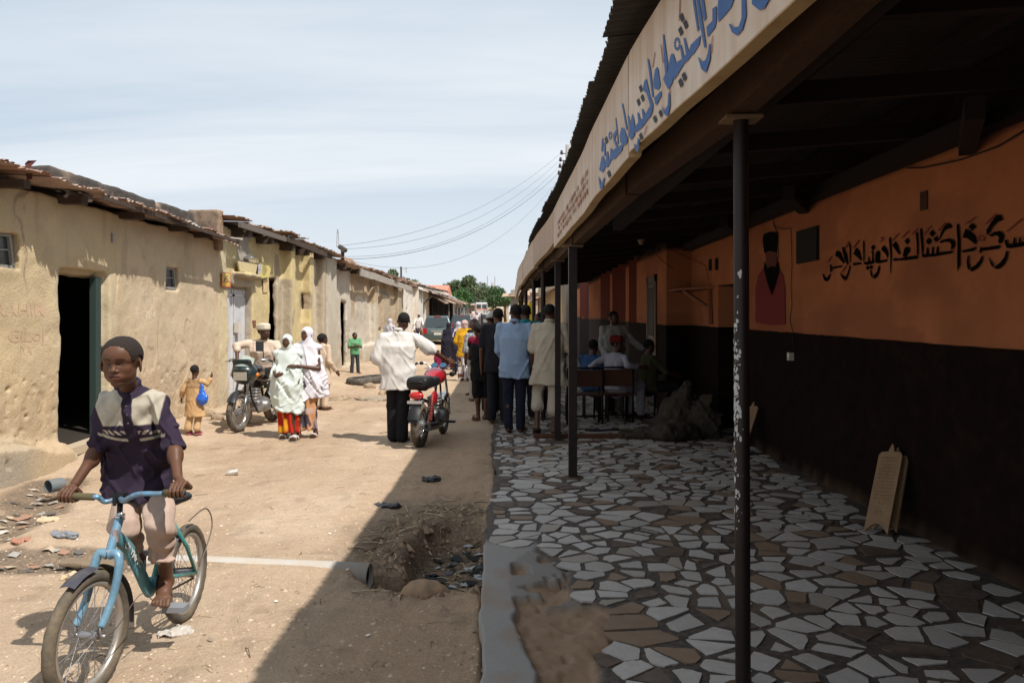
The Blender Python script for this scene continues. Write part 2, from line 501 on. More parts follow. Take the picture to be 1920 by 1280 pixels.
def H(x, y):
    x = np.asarray(x, float); y = np.asarray(y, float)
    z = slope(y)
    z = z+.10*sst(-3.9, -5.2, x)*sst(8.0, 10.5, y)+.05*sst(-3.4, -4.2, x)*sst(16, 22, y)
    z = z+fbm(x*.45, y*.45, 0, 2, 5)*.035
    near = 1-sst(14, 40, y)*.6
    z = z+fbm(x*2.2, y*1.6, 3.3, 3, 9)*.018*near+fbm(x*8, y*8, 1.7, 4, 19)*.011*near-.012*sst(.35, .5, vnoise(x*3.4, y*3.1, 2, 23))*near
    z = z+np.maximum(fbm(x*5, y*5, 8, 2, 29)-.25, 0)*.03*near
    z = z-.018*np.exp(-((x+1.9+.15*np.sin(y*.6))/.14)**2)*near-.016*np.exp(-((x+3.0+.1*np.sin(y*.5+1))/.16)**2)*near
    inside = sst(-.02, .10, x-floor_edge(y))*(1-sst(30, 31, y))
    # the broken ditch beside the raised floor
    n = fbm(x*3.3, y*3.3, 0, 4, 41)*.42
    z = z-.22*pit(x, y, -.40, 6.05, .40+.14*n, .85+.3*n, .16)
    z = z-.12*pit(x, y, -.70, 6.5, .75, 1.6+n*.3, .5)
    z = z-.18*pit(x, y, -.72, 5.28, .18, .2, .3)
    z = z+.06*np.abs(fbm(x*9, y*9, 4, 3, 43))*pit(x, y, -.6, 6.2, .8, 1.6, .4)
    pm__ = np.exp(-((y-(5.58-.123*(x+2.6)))/.16)**2)*sst(-2.8, -2.5, x)*(1-sst(-1.10, -1.03, x)); z = z*(1-pm__)+.0*pm__
    z = z-.16*pit(x, y, -.88, 5.35, .15, .13, .2)
    z = z+.03*gauss(x, y, -.35, 8.9, .35, .9)
    z = z-.07*np.exp(-((pdist(x, y, GUT)+n*.15)/.24)**2)-.07*np.exp(-((pdist(x, y, GUT2)+n*.2)/.22)**2)
    z = z+.06*gauss(x, y, -3.7, 6.3, .5, .5)
    # dirt banked up against the floor edge beyond the ditch
    z = z+.05*np.exp(-((x-floor_edge(y)+.15)/.3)**2)*sst(7.8, 8.6, y)
    z = z+.06*gauss(x, y, -3.15, 15.7, .5, .35)+.05*gauss(x, y, -3.9, 17, .6, .4)
    z = z-inside*.75
    return z
def axis_(lo, d0, d1, hi, h, g=1.045):
    xs = list(np.arange(d0, d1, h)); s = h
    while xs[-1] < hi: s *= g; xs.append(xs[-1]+s)
    s = h; pre = []
    p = d0
    while p > lo: s *= g; p -= s; pre.append(p)
    return np.array(pre[::-1]+xs)
gx = axis_(-420, -5.6, .05, 420, .028, 1.07); gy = axis_(-6, 3.1, 12.5, 900, .032, 1.02)
XX, YY = np.meshgrid(gx, gy, indexing='ij')
ZZ = H(XX, YY)
def Hs(x, y):
    i = min(max(int(np.searchsorted(gx, x))-1, 0), len(gx)-2); j = min(max(int(np.searchsorted(gy, y))-1, 0), len(gy)-2)
    u = (x-gx[i])/(gx[i+1]-gx[i]); v = (y-gy[j])/(gy[j+1]-gy[j])
    return float(ZZ[i, j]*(1-u)*(1-v)+ZZ[i+1, j]*u*(1-v)+ZZ[i, j+1]*(1-u)*v+ZZ[i+1, j+1]*u*v)
nx, ny = XX.shape
ii = np.arange(nx*ny).reshape(nx, ny)
fq = np.stack([ii[:-1, :-1], ii[1:, :-1], ii[1:, 1:], ii[:-1, 1:]], -1).reshape(-1, 4)
cA, cB, cC = np.array([.50, .375, .262]), np.array([.405, .293, .197]), np.array([.60, .472, .345])
def ground_col(X, Y):
    c = lerpc(cA, cB, sst(-.3, .5, fbm(X*.8, Y*.8, 0, 3, 51)))
    c = lerpc(c, cC, .75*sst(-.05, .5, fbm(X*1.6+3, Y*1.1, 2, 3, 61)))
    c = lerpc(c, (.40, .25, .145), .6*sst(-1.5, -.6, X)*(1-sst(9, 15, Y)))  # browner tint painted on the ground where the eave's shade falls
    wet = np.maximum(np.exp(-((pdist(X, Y, GUT)+fbm(X*4, Y*4, 0, 3, 3)*.14)/.34)**2), np.exp(-((pdist(X, Y, GUT2)+fbm(X*4, Y*4, 0, 3, 3)*.16)/.32)**2))
    c = lerpc(c, (.075, .062, .050), .94*sst(.3, .6, wet))
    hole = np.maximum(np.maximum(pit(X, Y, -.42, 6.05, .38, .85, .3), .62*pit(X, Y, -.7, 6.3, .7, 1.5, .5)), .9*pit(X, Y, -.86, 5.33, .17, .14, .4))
    c = lerpc(c, (.018, .013, .010), .96*sst(.15, .8, hole))  # shade of the ditch and pipe hollow painted into the earth colour
    c = lerpc(c, c*.72, sst(.25, .6, fbm(X*5, Y*5, 5, 3, 71)))
    return c
gm = M('dirt', vcol=True, rough=.95, spec=.15, var=[(2.2, .30, (.36, .25, .16)), (9, .25, (.30, .20, .125)), (45, .30, (.64, .51, .37)), (130, .42, (.22, .15, .10))],
       bump=[(5, .4, .05), (16, .7, .03), (60, .8, .012), (200, .6, .005)])
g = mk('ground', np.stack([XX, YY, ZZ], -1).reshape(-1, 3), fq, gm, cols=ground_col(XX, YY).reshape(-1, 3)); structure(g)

# stones, straw and scraps too many to count
def scatter(n, fn, size, mat, name, label, flat=.6, aspect=1.0, col=None):
    V = []; Fc = []; C = []
    for _ in range(n):
        x, y = fn()
        s = size*random.uniform(.35, 1.0)*(1.6 if random.random() < .06 else 1)
        z = Hs(x, y); a = random.uniform(0, PI); ca, sa = math.cos(a), math.sin(a); b = len(V)
        k = 6
        ring = [(s*aspect*math.cos(2*PI*i/k)*random.uniform(.6, 1), s/aspect*math.sin(2*PI*i/k)*random.uniform(.6, 1)) for i in range(k)]
        for (u, v) in ring: V.append((x+u*ca-v*sa, y+u*sa+v*ca, z-.2*s*flat))
        V.append((x, y, z+s*flat)); cc = col() if col else (.4, .3, .2)
        for i in range(k): Fc.append((b+i, b+(i+1) % k, b+k))
        C += [cc]*(k+1)
    o = mk(name, V, np.array(Fc), mat, cols=np.array(C)); tag(o, label, name.replace('_', ' '), kind='stuff'); return o
sm = M('scrap', vcol=True, rough=.9)
def rnd_near():
    y = 3.3*math.exp(random.random()*1.7); return random.uniform(-1, .1)*y*.66, y
def rc(a, b): return lambda: tuple(np.array(a)+(np.array(b)-np.array(a))*random.random())
scatter(6500, rnd_near, .014, sm, 'gravel', 'small pale stones and crumbs strewn over the sandy street', .5, 1, rc((.22, .15, .1), (.6, .47, .34)))
def rnd_rim():
    a = random.uniform(0, 2*PI); r = random.uniform(.75, 1.5)
    return -.50+.42*r*math.cos(a), 6.05+.85*r*math.sin(a)
def rnd_rim2():
    x, y = rnd_rim()
    return (x, y) if x < float(floor_edge(y))-.03 else rnd_rim2()
scatter(260, rnd_rim2, .040, sm, 'rubble', 'earth clods and broken bits around the open ditch', .8, 1, rc((.13, .085, .05), (.36, .24, .15)))
scatter(90, lambda: (random.uniform(-.9, -.5), random.uniform(4.95, 5.4)), .03, sm, 'rubble', 'crumbled earth around the open end of the drain pipe', .8, 1, rc((.13, .085, .05), (.36, .24, .15)))
def rnd_ditch():
    a = random.uniform(0, 2*PI); r = random.random()**.6
    return -.62+.55*r*math.cos(a), 6.3+1.5*r*math.sin(a)
def twigs(n, fn, Lm, name, label, r=.003, zoff=.0):
    m = MB(); m.col = (.3, .22, .14)
    for _ in range(n):
        x, y = fn(); a = random.uniform(0, 2*PI); l = Lm*random.uniform(.3, 1); z = Hs(x, y)
        x2, y2 = x+l*math.cos(a), y+l*math.sin(a)
        if abs(Hs(x2, y2)-z) > .07: continue
        xm, ym = (x+x2)/2+random.uniform(-.1, .1)*l, (y+y2)/2+random.uniform(-.1, .1)*l
        m.col = random.choice([(.42, .33, .22), (.22, .16, .1), (.5, .42, .3), (.12, .09, .06)])
        rr = r*random.uniform(.5, 1.3)
        m.tube([(x, y, z+rr+zoff), (xm, ym, (Hs(xm, ym))+rr*2+random.random()*.02), (x2, y2, Hs(x2, y2)+rr)], rr, 4, False)
    o = m.build(name, sm); tag(o, label, 'twigs', kind='stuff')
def street_pt():
    y = 3.6*math.exp(random.random()*1.5); return random.uniform(-1, .05)*y*.62, y
twigs(150, street_pt, .16, 'straw', 'thin straws and twigs lying about on the dusty street', .0022)
twigs(230, rnd_ditch, .22, 'twig_litter', 'tangle of dry twigs and stalks in the broken roadside ditch', .004, .01)
def paper(n, fn, s0, name, label, cols):
    V = []; Fc = []; C = []
    for _ in range(n):
        x, y = fn(); s = s0*random.uniform(.3, 1); b = len(V); cc = random.choice(cols); a0 = random.random()*6
        z = Hs(x, y); V.append((x, y, z+.012+s*.18)); C.append(cc)
        for i in range(7):
            a = a0+2*PI*i/7; rr = s*random.uniform(.4, 1); X, Y = x+rr*math.cos(a), y+rr*.7*math.sin(a)
            V.append((X, Y, Hs(X, Y)+.004+random.random()*s*.35)); C.append(cc)
        for i in range(7): Fc.append((b, b+1+i, b+1+(i+1) % 7))
    o = mk(name, V, np.array(Fc), sm, cols=np.array(C)); tag(o, label, 'litter', kind='stuff')
paper(70, street_pt, .028, 'paper_litter', 'pale scraps of paper and leaves scattered over the street', [(.6, .5, .38), (.5, .38, .22), (.7, .66, .6), (.25, .2, .15)])
def hole_pt():
    a = random.uniform(0, 2*PI); r = random.random()**.5
    return -.40+.26*r*math.cos(a), 6.05+.75*r*math.sin(a)
paper(100, hole_pt, .10, 'ditch_rubbish', 'crumpled plastic bags and rubbish filling the open ditch', [(.36, .36, .36), (.10, .10, .10), (.03, .03, .03), (.02, .02, .02), (.02, .018, .016), (.05, .04, .03), (.17, .10, .07), (.12, .09, .07)])
def gut_pt():
    q = random.choice([GUT, GUT2]); i = random.randrange(len(q)-1); t = random.random()
    return q[i][0]+(q[i+1][0]-q[i][0])*t+random.gauss(0, .12), q[i][1]+(q[i+1][1]-q[i][1])*t+random.gauss(0, .12)
paper(95, gut_pt, .085, 'gutter_rubbish', 'wet paper and plastic rubbish lying in the dark gutter by the tan wall', [(.5, .46, .4), (.32, .3, .27), (.12, .11, .1), (.1, .09, .08), (.30, .18, .12), (.42, .34, .24)])

def blob_stone(name, loc, r, label, col, cat='stone', noise=.25, group=None, rz=0):
    v = Vol([-r[0]*1.5, -r[1]*1.5, -r[2]*1.5], [r[0]*1.5, r[1]*1.5, r[2]*1.5], max(r)/14)
    v.ell((0, 0, 0), r, k=0); v.noise((2.2/max(r),)*3, noise*min(r), 3, seed=int(abs(loc[0]*100)))
    o = v.obj(name, M('stone_'+label[:14], col, .95, var=(14, .5, tuple(q*.6 for q in col)), bump=(40, .5, .01)), relax=1)
    o.location = loc; o.rotation_euler = (0, 0, rz); tag(o, label, cat, group); return o
blob_stone('boulder', (-.56, 4.98, -.07), (.17, .12, .095), 'smooth tan boulder at the near end of the ditch', (.33, .22, .135))
for i, (x, y, s, lb) in enumerate([(-2.45, 16.6, .12, 'small stone just left of the two old tyres'), (-3.5, 19.2, .16, 'brown stone beside the step of the grey house'),
                                (-2.6, 18.4, .13, 'flat stone on the street behind the tyres'), (-5.05, 12.9, .14, 'grey stone at the foot of the yellow house corner'),
                                (-4.75, 12.6, .11, 'brown stone near the motorcycle front wheel')]):
    blob_stone('stone', (x, y, Hs(x, y)+.03), (s, s*.8, s*.6), lb, (.33, .25, .17))
for i, (px, py, lb) in enumerate([(150, 1048, 'dark flat slab lying over the gutter, left one of two'), (192, 1048, 'dark flat slab over the gutter, beside the bicycle fork')]):
    x, y, _ = G(px, py); v = Vol([-.2, -.1, -.06], [.2, .1, .06], .008); v.box((0, 0, 0), (.13, .055, .018), .01, k=0); v.noise((12, 12, 12), .012, 3, i)
    o = v.obj('flat_slab', M('slab_mud', (.2, .15, .1), .9, bump=(30, .5, .01))); o.location = (x, y, Hs(x, y)+.05); o.rotation_euler = (0, .05, .1*i); tag(o, lb, 'slab')

# pipe crossing the street, its open end in the ditch
m = MB(); pc = np.array([-2.7, 5.592, -.072]); pd = np.array([-.98, 5.38, -.074])
x_, y_, d_ = frame(pd-pc); n = 24; v = []; f = []
for r, p in ((.090, pc), (.090, pd), (.078, pd), (.078, pc)):
    for k in range(n): a = 2*PI*k/n; v.append(p+r*(math.cos(a)*x_+math.sin(a)*y_))
for i in range(3): f += [(i*n+k, i*n+(k+1) % n, (i+1)*n+(k+1) % n, (i+1)*n+k) for k in range(n)]
m.add(v, f); pd2 = pd-d_*.03; MBm = MB().lathe(pd2, d_, [(0, 0), (.078, 0)], 24)
o = m.build('drain_pipe', M('pipe_concrete', (.42, .41, .38), .85, var=(6, .6, (.42, .32, .22)), bump=(30, .3, .01)), smooth=True)
tag(o, 'pale half buried drain pipe across the street, open at the ditch', 'pipe')
MBm.build('mouth_shade', M('pipe_shade', (.008, .007, .006), .95), o)  # black disc added inside the pipe as its painted inner shade
m = MB(); a = P(90, 912, 7.5); b = a+np.array([.06, .13, .0]); n = 20; x_, y_, d_ = frame(b-a); v = []; f = []
for r, p in ((.062, a), (.062, b), (.055, b), (.055, a)):
    for k in range(n): t = 2*PI*k/n; v.append(p+r*(math.cos(t)*x_+math.sin(t)*y_))
for i in range(3): f += [(i*n+k, i*n+(k+1) % n, (i+1)*n+(k+1) % n, (i+1)*n+k) for k in range(n)]
v = np.array(v); f += [tuple(n+k for k in range(n))]
m.add(v, f); o = m.build('plastic_pipe', M('pipe_blue', (.12, .15, .17), .7, var=(20, .5, (.2, .17, .13))), smooth='auto'); tag(o, 'blue grey plastic pipe end lying by the foot of the tan wall', 'pipe')

# tin can, black plastic rags, white bag
x, y, _ = G(436, 888); m = MB(); m.lathe((0, 0, 0), (1, .4, .1), [(0, -.06), (.033, -.06), (.035, -.055), (.034, .05), (.03, .055), (.0, .05)], 14)
o = m.build('tin_can', M('can', (.5, .47, .42), .5, .3, var=(30, .6, (.2, .15, .1))), smooth='auto'); o.location = (x, y, Hs(x, y)+.03); tag(o, 'crushed pale tin can alone on the sandy street', 'can')
def rag(px, py, s, col, lb, name='plastic_bag', rough=.4, hgt=.35):
    x, y, _ = G(px, py); v = Vol([-s*1.4, -s, -.05], [s*1.4, s, s*.9], s/22)
    v.ell((0, 0, .01), (s, s*.6, s*hgt), k=0); v.ell((s*.5, .1*s, .01), (s*.6, s*.3, s*hgt*.6), k=.02)
    v.noise((2.5/s,)*3, s*.34, 3, int(px)); o = v.obj(name, M('bag_'+lb[:9], col, rough, spec=.5)); o.location = (x, y, Hs(x, y)+.003); tag(o, lb, 'bag' if name == 'plastic_bag' else 'rag')
rag(808, 897, .10, (.02, .02, .022), 'small black plastic bag lying in the shade above the ditch', hgt=.3)
rag(726, 934, .11, (.03, .03, .035), 'flattened black plastic scrap on the edge of the shade', hgt=.16)
rag(326, 1180, .085, (.46, .42, .37), 'torn white plastic bag on the sand behind the bicycle', hgt=.18)
rag(120, 1010, .11, (.2, .21, .23), 'dark grey plastic sheet scrap near the gutter', hgt=.12)
rag(88, 985, .08, (.52, .4, .26), 'crumpled tan paper beside the gutter', 'paper_scrap', .9, .3)
rag(145, 1075, .10, (.5, .42, .33), 'crumpled beige paper left of the bicycle fork', 'paper_scrap', .9, .3)
rag(38, 1018, .07, (.36, .17, .11), 'orange red scrap lying in the dark gutter', 'paper_scrap', .8, .25)

# ================================================================ raised floor of the veranda
TE = [(-3, .36), (3.47, .36), (3.78, .39), (3.93, .60), (4.21, .64), (4.41, .5), (4.62, .33), (5.12, .33), (5.48, .12), (5.67, -.1), (5.8, -.18), (8, -.17), (10, -.24), (40, -.4)]
KE = [(-3, .14), (3.47, .12), (3.93, .05), (4.7, -.02), (5.2, .0), (5.48, .14), (5.75, .16), (5.85, -.5)]
def tile_edge(y): return np.interp(y, [a for a, b in TE], [b for a, b in TE])
fx = np.concatenate([[0, .0], np.linspace(0, 1.0, 70)**1.0]); fy = axis_(-3, 2.6, 7.0, 32, .022, 1.03)
XF = []; 
U = np.concatenate([[0], np.arange(0, .95, .016), np.linspace(.95, 3.35, 50)])
YF2, UF = np.meshgrid(fy, U, indexing='ij')
edge = floor_edge(YF2)+fbm(YF2*3, 0, 0, 3, 5)*(.03+.06*sst(5.5, 6.5, YF2))
XF = edge+UF*(3.3-edge)/3.35
kedge = np.interp(YF2, [a for a, b in KE], [b for a, b in KE])+fbm(YF2*5, 2, 0, 3, 15)*.03
tedge = tile_edge(YF2)
kedge = kedge+fbm(YF2*22, XF*22, 3, 2, 55)*.012
dirt = sst(-.003, .010, XF-kedge)*(1-sst(-.02, .02, XF-tedge-.02+fbm(XF*6, YF2*6, 0, 2, 8)*.03))*(1-sst(5.70, 5.76, YF2))
patch = sst(.05, .09, fbm(XF*4.5, YF2*4.5, 0, 3, 77))*sst(4.4, 4.6, YF2)     # bits of screed left standing
dd = dirt*(1-patch)
ZF = FLOOR_Z-.006-dd*(.035+.03*fbm(XF*4, YF2*4, 0, 4, 6))-.016*dd*sst(.0, .3, fbm(XF*11, YF2*11, 0, 4, 66))+.006*dd*fbm(XF*40, YF2*40, 0, 2, 67)
ZF[:, 0] = -.45; XF[:, 0] += .02
cz = lerpc((.045, .040, .037), (.10, .075, .055), sst(.0, .6, fbm(XF*1.5, YF2*1.5, 0, 3, 8)))
cz = lerpc(cz, (.27, .26, .245), sst(.05, -.02, XF-kedge)*(1-sst(5.6, 5.8, YF2)))
cz = lerpc(cz, (.26, .165, .1), .5*sst(-.1, .5, fbm(XF*4, YF2*4, 0, 3, 9))*sst(.05, -.02, XF-kedge)*(1-sst(5.6, 5.8, YF2)))
cz = lerpc(cz, (.27, .17, .10), dd); cz = lerpc(cz, (.2, .19, .175), dirt*patch)
cz[:, 0] = (.28, .175, .1)
n1, n2 = XF.shape; ii = np.arange(n1*n2).reshape(n1, n2)
fq = np.stack([ii[:-1, :-1], ii[:-1, 1:], ii[1:, 1:], ii[1:, :-1]], -1).reshape(-1, 4)[:, ::-1]
o = mk('veranda_floor', np.stack([XF, YF2, ZF], -1).reshape(-1, 3), fq, M('screed', vcol=True, rough=.7, spec=.3, var=[(35, .3, (.3, .2, .13))], bump=[(35, .35, .01), (150, .3, .004)]), cols=cz.reshape(-1, 3))
structure(o)

def clip_poly(poly, px, py, nx_, ny_):
    out = []
    for i in range(len(poly)):
        a, b = poly[i], poly[(i+1) % len(poly)]
        da = (a[0]-px)*nx_+(a[1]-py)*ny_; db = (b[0]-px)*nx_+(b[1]-py)*ny_
        if da <= 0: out.append(a)
        if (da < 0 < db) or (db < 0 < da):
            t = da/(da-db); out.append((a[0]+t*(b[0]-a[0]), a[1]+t*(b[1]-a[1])))
    return out
rr = random.Random(5); sites = []; cell = .172
for j in range(int(26/cell)):
    for i in range(int(3.7/cell)):
        if rr.random() < .13: continue
        x = -.5+(i+.5+rr.uniform(-.46, .46))*cell; y = 2.5+(j+.5+rr.uniform(-.46, .46))*cell*.92
        sites.append((x, y))
S_ = np.array(sites); V = []; Fc = []; C = []
for (x, y) in sites:
    if y < 30 and x < float(tile_edge(y))+.02: continue
    if x > 3.0 and y < 13.3 or (x > 2.56 and y > 13.3): continue
    d = np.hypot(S_[:, 0]-x, (S_[:, 1]-y)); o_ = np.argsort(d)[1:18]
    poly = [(x-.3, y-.3), (x+.3, y-.3), (x+.3, y+.3), (x-.3, y+.3)]
    gap = rr.choice([.006, .010, .015, .021, .029, .034])
    for q in o_:
        qx, qy = sites[q]; dd_ = math.hypot(qx-x, qy-y); nx_, ny_ = (qx-x)/dd_, (qy-y)/dd_
        a_ = rr.uniform(-.16, .16); nx_, ny_ = nx_*math.cos(a_)-ny_*math.sin(a_), nx_*math.sin(a_)+ny_*math.cos(a_)
        poly = clip_poly(poly, x+(qx-x)*.5-nx_*gap, y+(qy-y)*.5-ny_*gap, nx_, ny_)
        if len(poly) < 3: break
    if len(poly) < 3: continue
    poly = clip_poly(poly, float(floor_edge(y))+rr.uniform(-.02, .03 if y < 6 else .09), y, -1, rr.uniform(-.15, .15))
    if len(poly) < 3: continue
    if rr.random() < .3:
        a_ = rr.random()*6.28; r0 = rr.uniform(.045, .08); poly = clip_poly(poly, x+r0*math.cos(a_), y+r0*math.sin(a_), math.cos(a_), math.sin(a_))
    if len(poly) < 3: continue
    t = rr.random(); gl = rr.uniform(.82, 1.0)
    c = (.57*gl, .535*gl, .50*gl) if t < .70 else ((.25*gl, .16*gl, .10*gl) if t < .80 else ((.07, .042, .03) if t < .92 else (.38*gl, .34*gl, .29*gl)))
    if t < .7 and rr.random() < .25: c = tuple(q*.82 for q in c)
    pj = []
    for i in range(len(poly)):
        a_, b_ = poly[i], poly[(i+1) % len(poly)]; L_e = math.hypot(b_[0]-a_[0], b_[1]-a_[1]); ns = 4 if L_e > .07 else (2 if L_e > .03 else 1)
        for q in range(ns):
            t_ = q/ns; jx, jy = (rr.gauss(0, .0022), rr.gauss(0, .0022)) if q else (rr.gauss(0, .001), rr.gauss(0, .001)); pj.append((a_[0]+(b_[0]-a_[0])*t_+jx, a_[1]+(b_[1]-a_[1])*t_+jy))
    poly = pj
    tz = FLOOR_Z+rr.uniform(-.002, .002); tx_, ty_ = rr.gauss(0, .006), rr.gauss(0, .006)
    b = len(V); k = len(poly)
    for (u, w_) in poly: V.append((u, w_, tz+(u-x)*tx_+(w_-y)*ty_)); C.append(c)
    for (u, w_) in poly: V.append((u, w_, tz-.012)); C.append(tuple(q*.6 for q in c))
    Fc.append(tuple(range(b, b+k))); Fc += [(b+i, b+k+i, b+k+(i+1) % k, b+(i+1) % k) for i in range(k)]
tm = M('tile_shards', vcol=True, rough=.62, spec=.3, var=[(2.5, .28, (.27, .22, .17)), (14, .25, (.34, .28, .22)), (50, .22, (.2, .14, .10))], bump=[(25, .12, .006), (120, .15, .002)])
o = mk('floor_tiles', V, Fc, tm, smooth=False, cols=np.array(C)); structure(o)

# ================================================================ the veranda building
vb = thing('veranda_building', 'long orange and black building with a tiled veranda under a corrugated roof', 'building', (1.8, 10, 0))
ORA = np.array([.42, .155, .07]); BLK = np.array([.007, .004, .003]); MAR = np.array([.10, .016, .010])
wallm = M('plaster_paint', vcol=True, rough=.9, spec=.08, var=[(7, .10, (.10, .035, .018)), (90, .08, (.02, .013, .01))], bump=[(60, .25, .006), (8, .3, .02)])
def wgrid(name, p0, p1, zs, n, colf, parent, mat, off=0.0, amp=.006, flip=False):
    """upright wall sheet between two plan points"""
    p0 = np.array(p0, float); p1 = np.array(p1, float); nrm = np.array([-(p1-p0)[1], (p1-p0)[0]]); nrm /= np.linalg.norm(nrm)
    us = np.linspace(0, 1, n) if isinstance(n, int) else np.asarray(n)
    U_, Z_ = np.meshgrid(us, zs, indexing='ij')
    X = p0[0]+(p1-p0)[0]*U_; Y = p0[1]+(p1-p0)[1]*U_
    D = fbm(X*1.3+Y*1.3, Z_*1.3, 0, 3, 3)*amp; D = np.where((U_ <= 0) | (U_ >= 1), 0, D)
    v = np.stack([X+nrm[0]*D, Y+nrm[1]*D, Z_], -1).reshape(-1, 3)
    a, b = U_.shape; ii = np.arange(a*b).reshape(a, b)
    f = np.stack([ii[:-1, :-1], ii[1:, :-1], ii[1:, 1:], ii[:-1, 1:]], -1).reshape(-1, 4)
    if flip: f = f[:, ::-1]
    return mk(name, v, f, mat, parent, True, colf(X, Y, Z_).reshape(-1, 3))
PL = 1.50
def pl(y): return 1.47+.009*y
zs = np.unique(np.concatenate([np.linspace(0, 1.45, 14), np.linspace(1.45, 1.66, 53), np.linspace(1.66, 3.35, 24)]))
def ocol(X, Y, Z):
    t = sst(-.002, .002, Z-pl(Y)+fbm(Y*6, 0, 0, 2, 3)*.006)
    c = lerpc(BLK, ORA, t)
    c = lerpc(c, (.17, .11, .07), .55*sst(.16, .0, Z+.10*fbm(Y*7, Z*7, 0, 3, 5)))
    c = lerpc(lerpc(c, c*.6, .6*sst(.1, .6, fbm(Y*1.2, Z*1.2, 0, 3, 13))), c*1.25, .5*sst(.15, .5, fbm(Y*2.5, Z*1.3, 4, 4, 14)))
    c = lerpc(c, (.28, .10, .05), .5*sst(.10, .22, fbm(Y*.9+3, Z*2.5, 9, 4, 17))*t)
    return lerpc(c, (.012, .008, .006), sst(2.86, 2.92, Z-.02*fbm(Y*3, 0, 0, 2, 1)))  # wall above the plate painted near-black, standing in for the dark under the roof
SP = [2.63*F/(p-960) for p in (1087, 1104, 1126, 1144, 1148, 1173, 1179, 1194)]
def scol(X, Y, Z):
    c = ocol(X, Y, Z); inm = np.zeros_like(Y)
    for lo, hi in ((1, 0), (3, 2), (5, 4), (7, 6)): inm = np.maximum(inm, (Y > SP[lo]) & (Y < SP[hi]))
    lowc = (.05, .04, .035)
    up = sst(-.01, .01, Z-pl(Y))
    c = lerpc(c, MAR, inm*up); c = lerpc(c, np.array(lowc), (1-inm)*(1-up)*(Y > SP[7])); return c
XW = 3.05; XW2 = 2.63
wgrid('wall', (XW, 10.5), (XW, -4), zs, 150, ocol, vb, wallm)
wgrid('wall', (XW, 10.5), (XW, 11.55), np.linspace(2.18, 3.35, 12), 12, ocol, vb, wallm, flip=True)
for (ya, yb) in ((10.5, 10.5), (11.55, 11.55)):
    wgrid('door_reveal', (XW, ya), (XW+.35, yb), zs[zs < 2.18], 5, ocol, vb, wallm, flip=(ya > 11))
MB().bbox((XW+.30, 10.45, .02), (XW+.34, 11.6, 2.25)).build('door', M('door_dark', (.02, .016, .012), .6), vb)
MB().bbox((XW, 10.5, 2.176), (XW+.36, 11.55, 2.19)).build('lintel', wallm and M('lint', (.1, .04, .02)), vb)
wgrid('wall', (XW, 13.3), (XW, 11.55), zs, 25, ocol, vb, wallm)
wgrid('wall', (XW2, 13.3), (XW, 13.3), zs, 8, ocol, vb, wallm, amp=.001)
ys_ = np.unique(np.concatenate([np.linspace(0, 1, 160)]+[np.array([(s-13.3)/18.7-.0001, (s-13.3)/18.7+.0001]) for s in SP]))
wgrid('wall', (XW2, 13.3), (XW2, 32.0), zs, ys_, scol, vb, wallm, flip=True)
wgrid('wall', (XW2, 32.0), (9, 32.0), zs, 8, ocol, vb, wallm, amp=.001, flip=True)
dk = MB(); dk.bbox((XW2-.03, 14.15, FLOOR_Z), (XW2+.02, 14.27, 2.5)).bbox((XW2-.03, 15.0, FLOOR_Z), (XW2+.02, 15.12, 2.5)).bbox((XW2-.03, 14.15, 2.38), (XW2+.02, 15.12, 2.5))
df = dk.build('door_frame', M('frame_brown', (.10, .05, .03), .6), vb)
MB().bbox((XW2-.02, 14.27, .12), (XW2-.008, 15.0, 2.38)).build('door_leaf', M('door_blk', (.012, .01, .01), .5), df)
mm = MB(); mm.bbox((XW2-.033, 14.36, 1.35), (XW2-.021, 14.38, 2.3)); mm.bbox((XW2-.033, 14.9, 1.35), (XW2-.021, 14.92, 2.3)); mm.bbox((XW2-.033, 14.36, 1.35), (XW2-.021, 14.92, 1.37)); mm.bbox((XW2-.033, 14.36, 2.28), (XW2-.021, 14.92, 2.3))
for i in range(7): mm.cyl((XW2-.03, 14.42+i*.075, 1.36), (XW2-.03, 14.42+i*.075, 2.29), .004, n=5)
mm.build('grille', M('grille', (.16, .15, .14), .5, .4), df)
# closed volume behind so no daylight leaks in
MB().bbox((XW+.36, -4, -.2), (9, 32, 3.2)).build('inner_block', M('inner', (.12, .05, .03)), vb)
mb = MB(); mb.bbox((-.13+.1, -4.2, 0), (9, -4.0, 3.4)); mb.build('end_wall', M('inner'), vb)

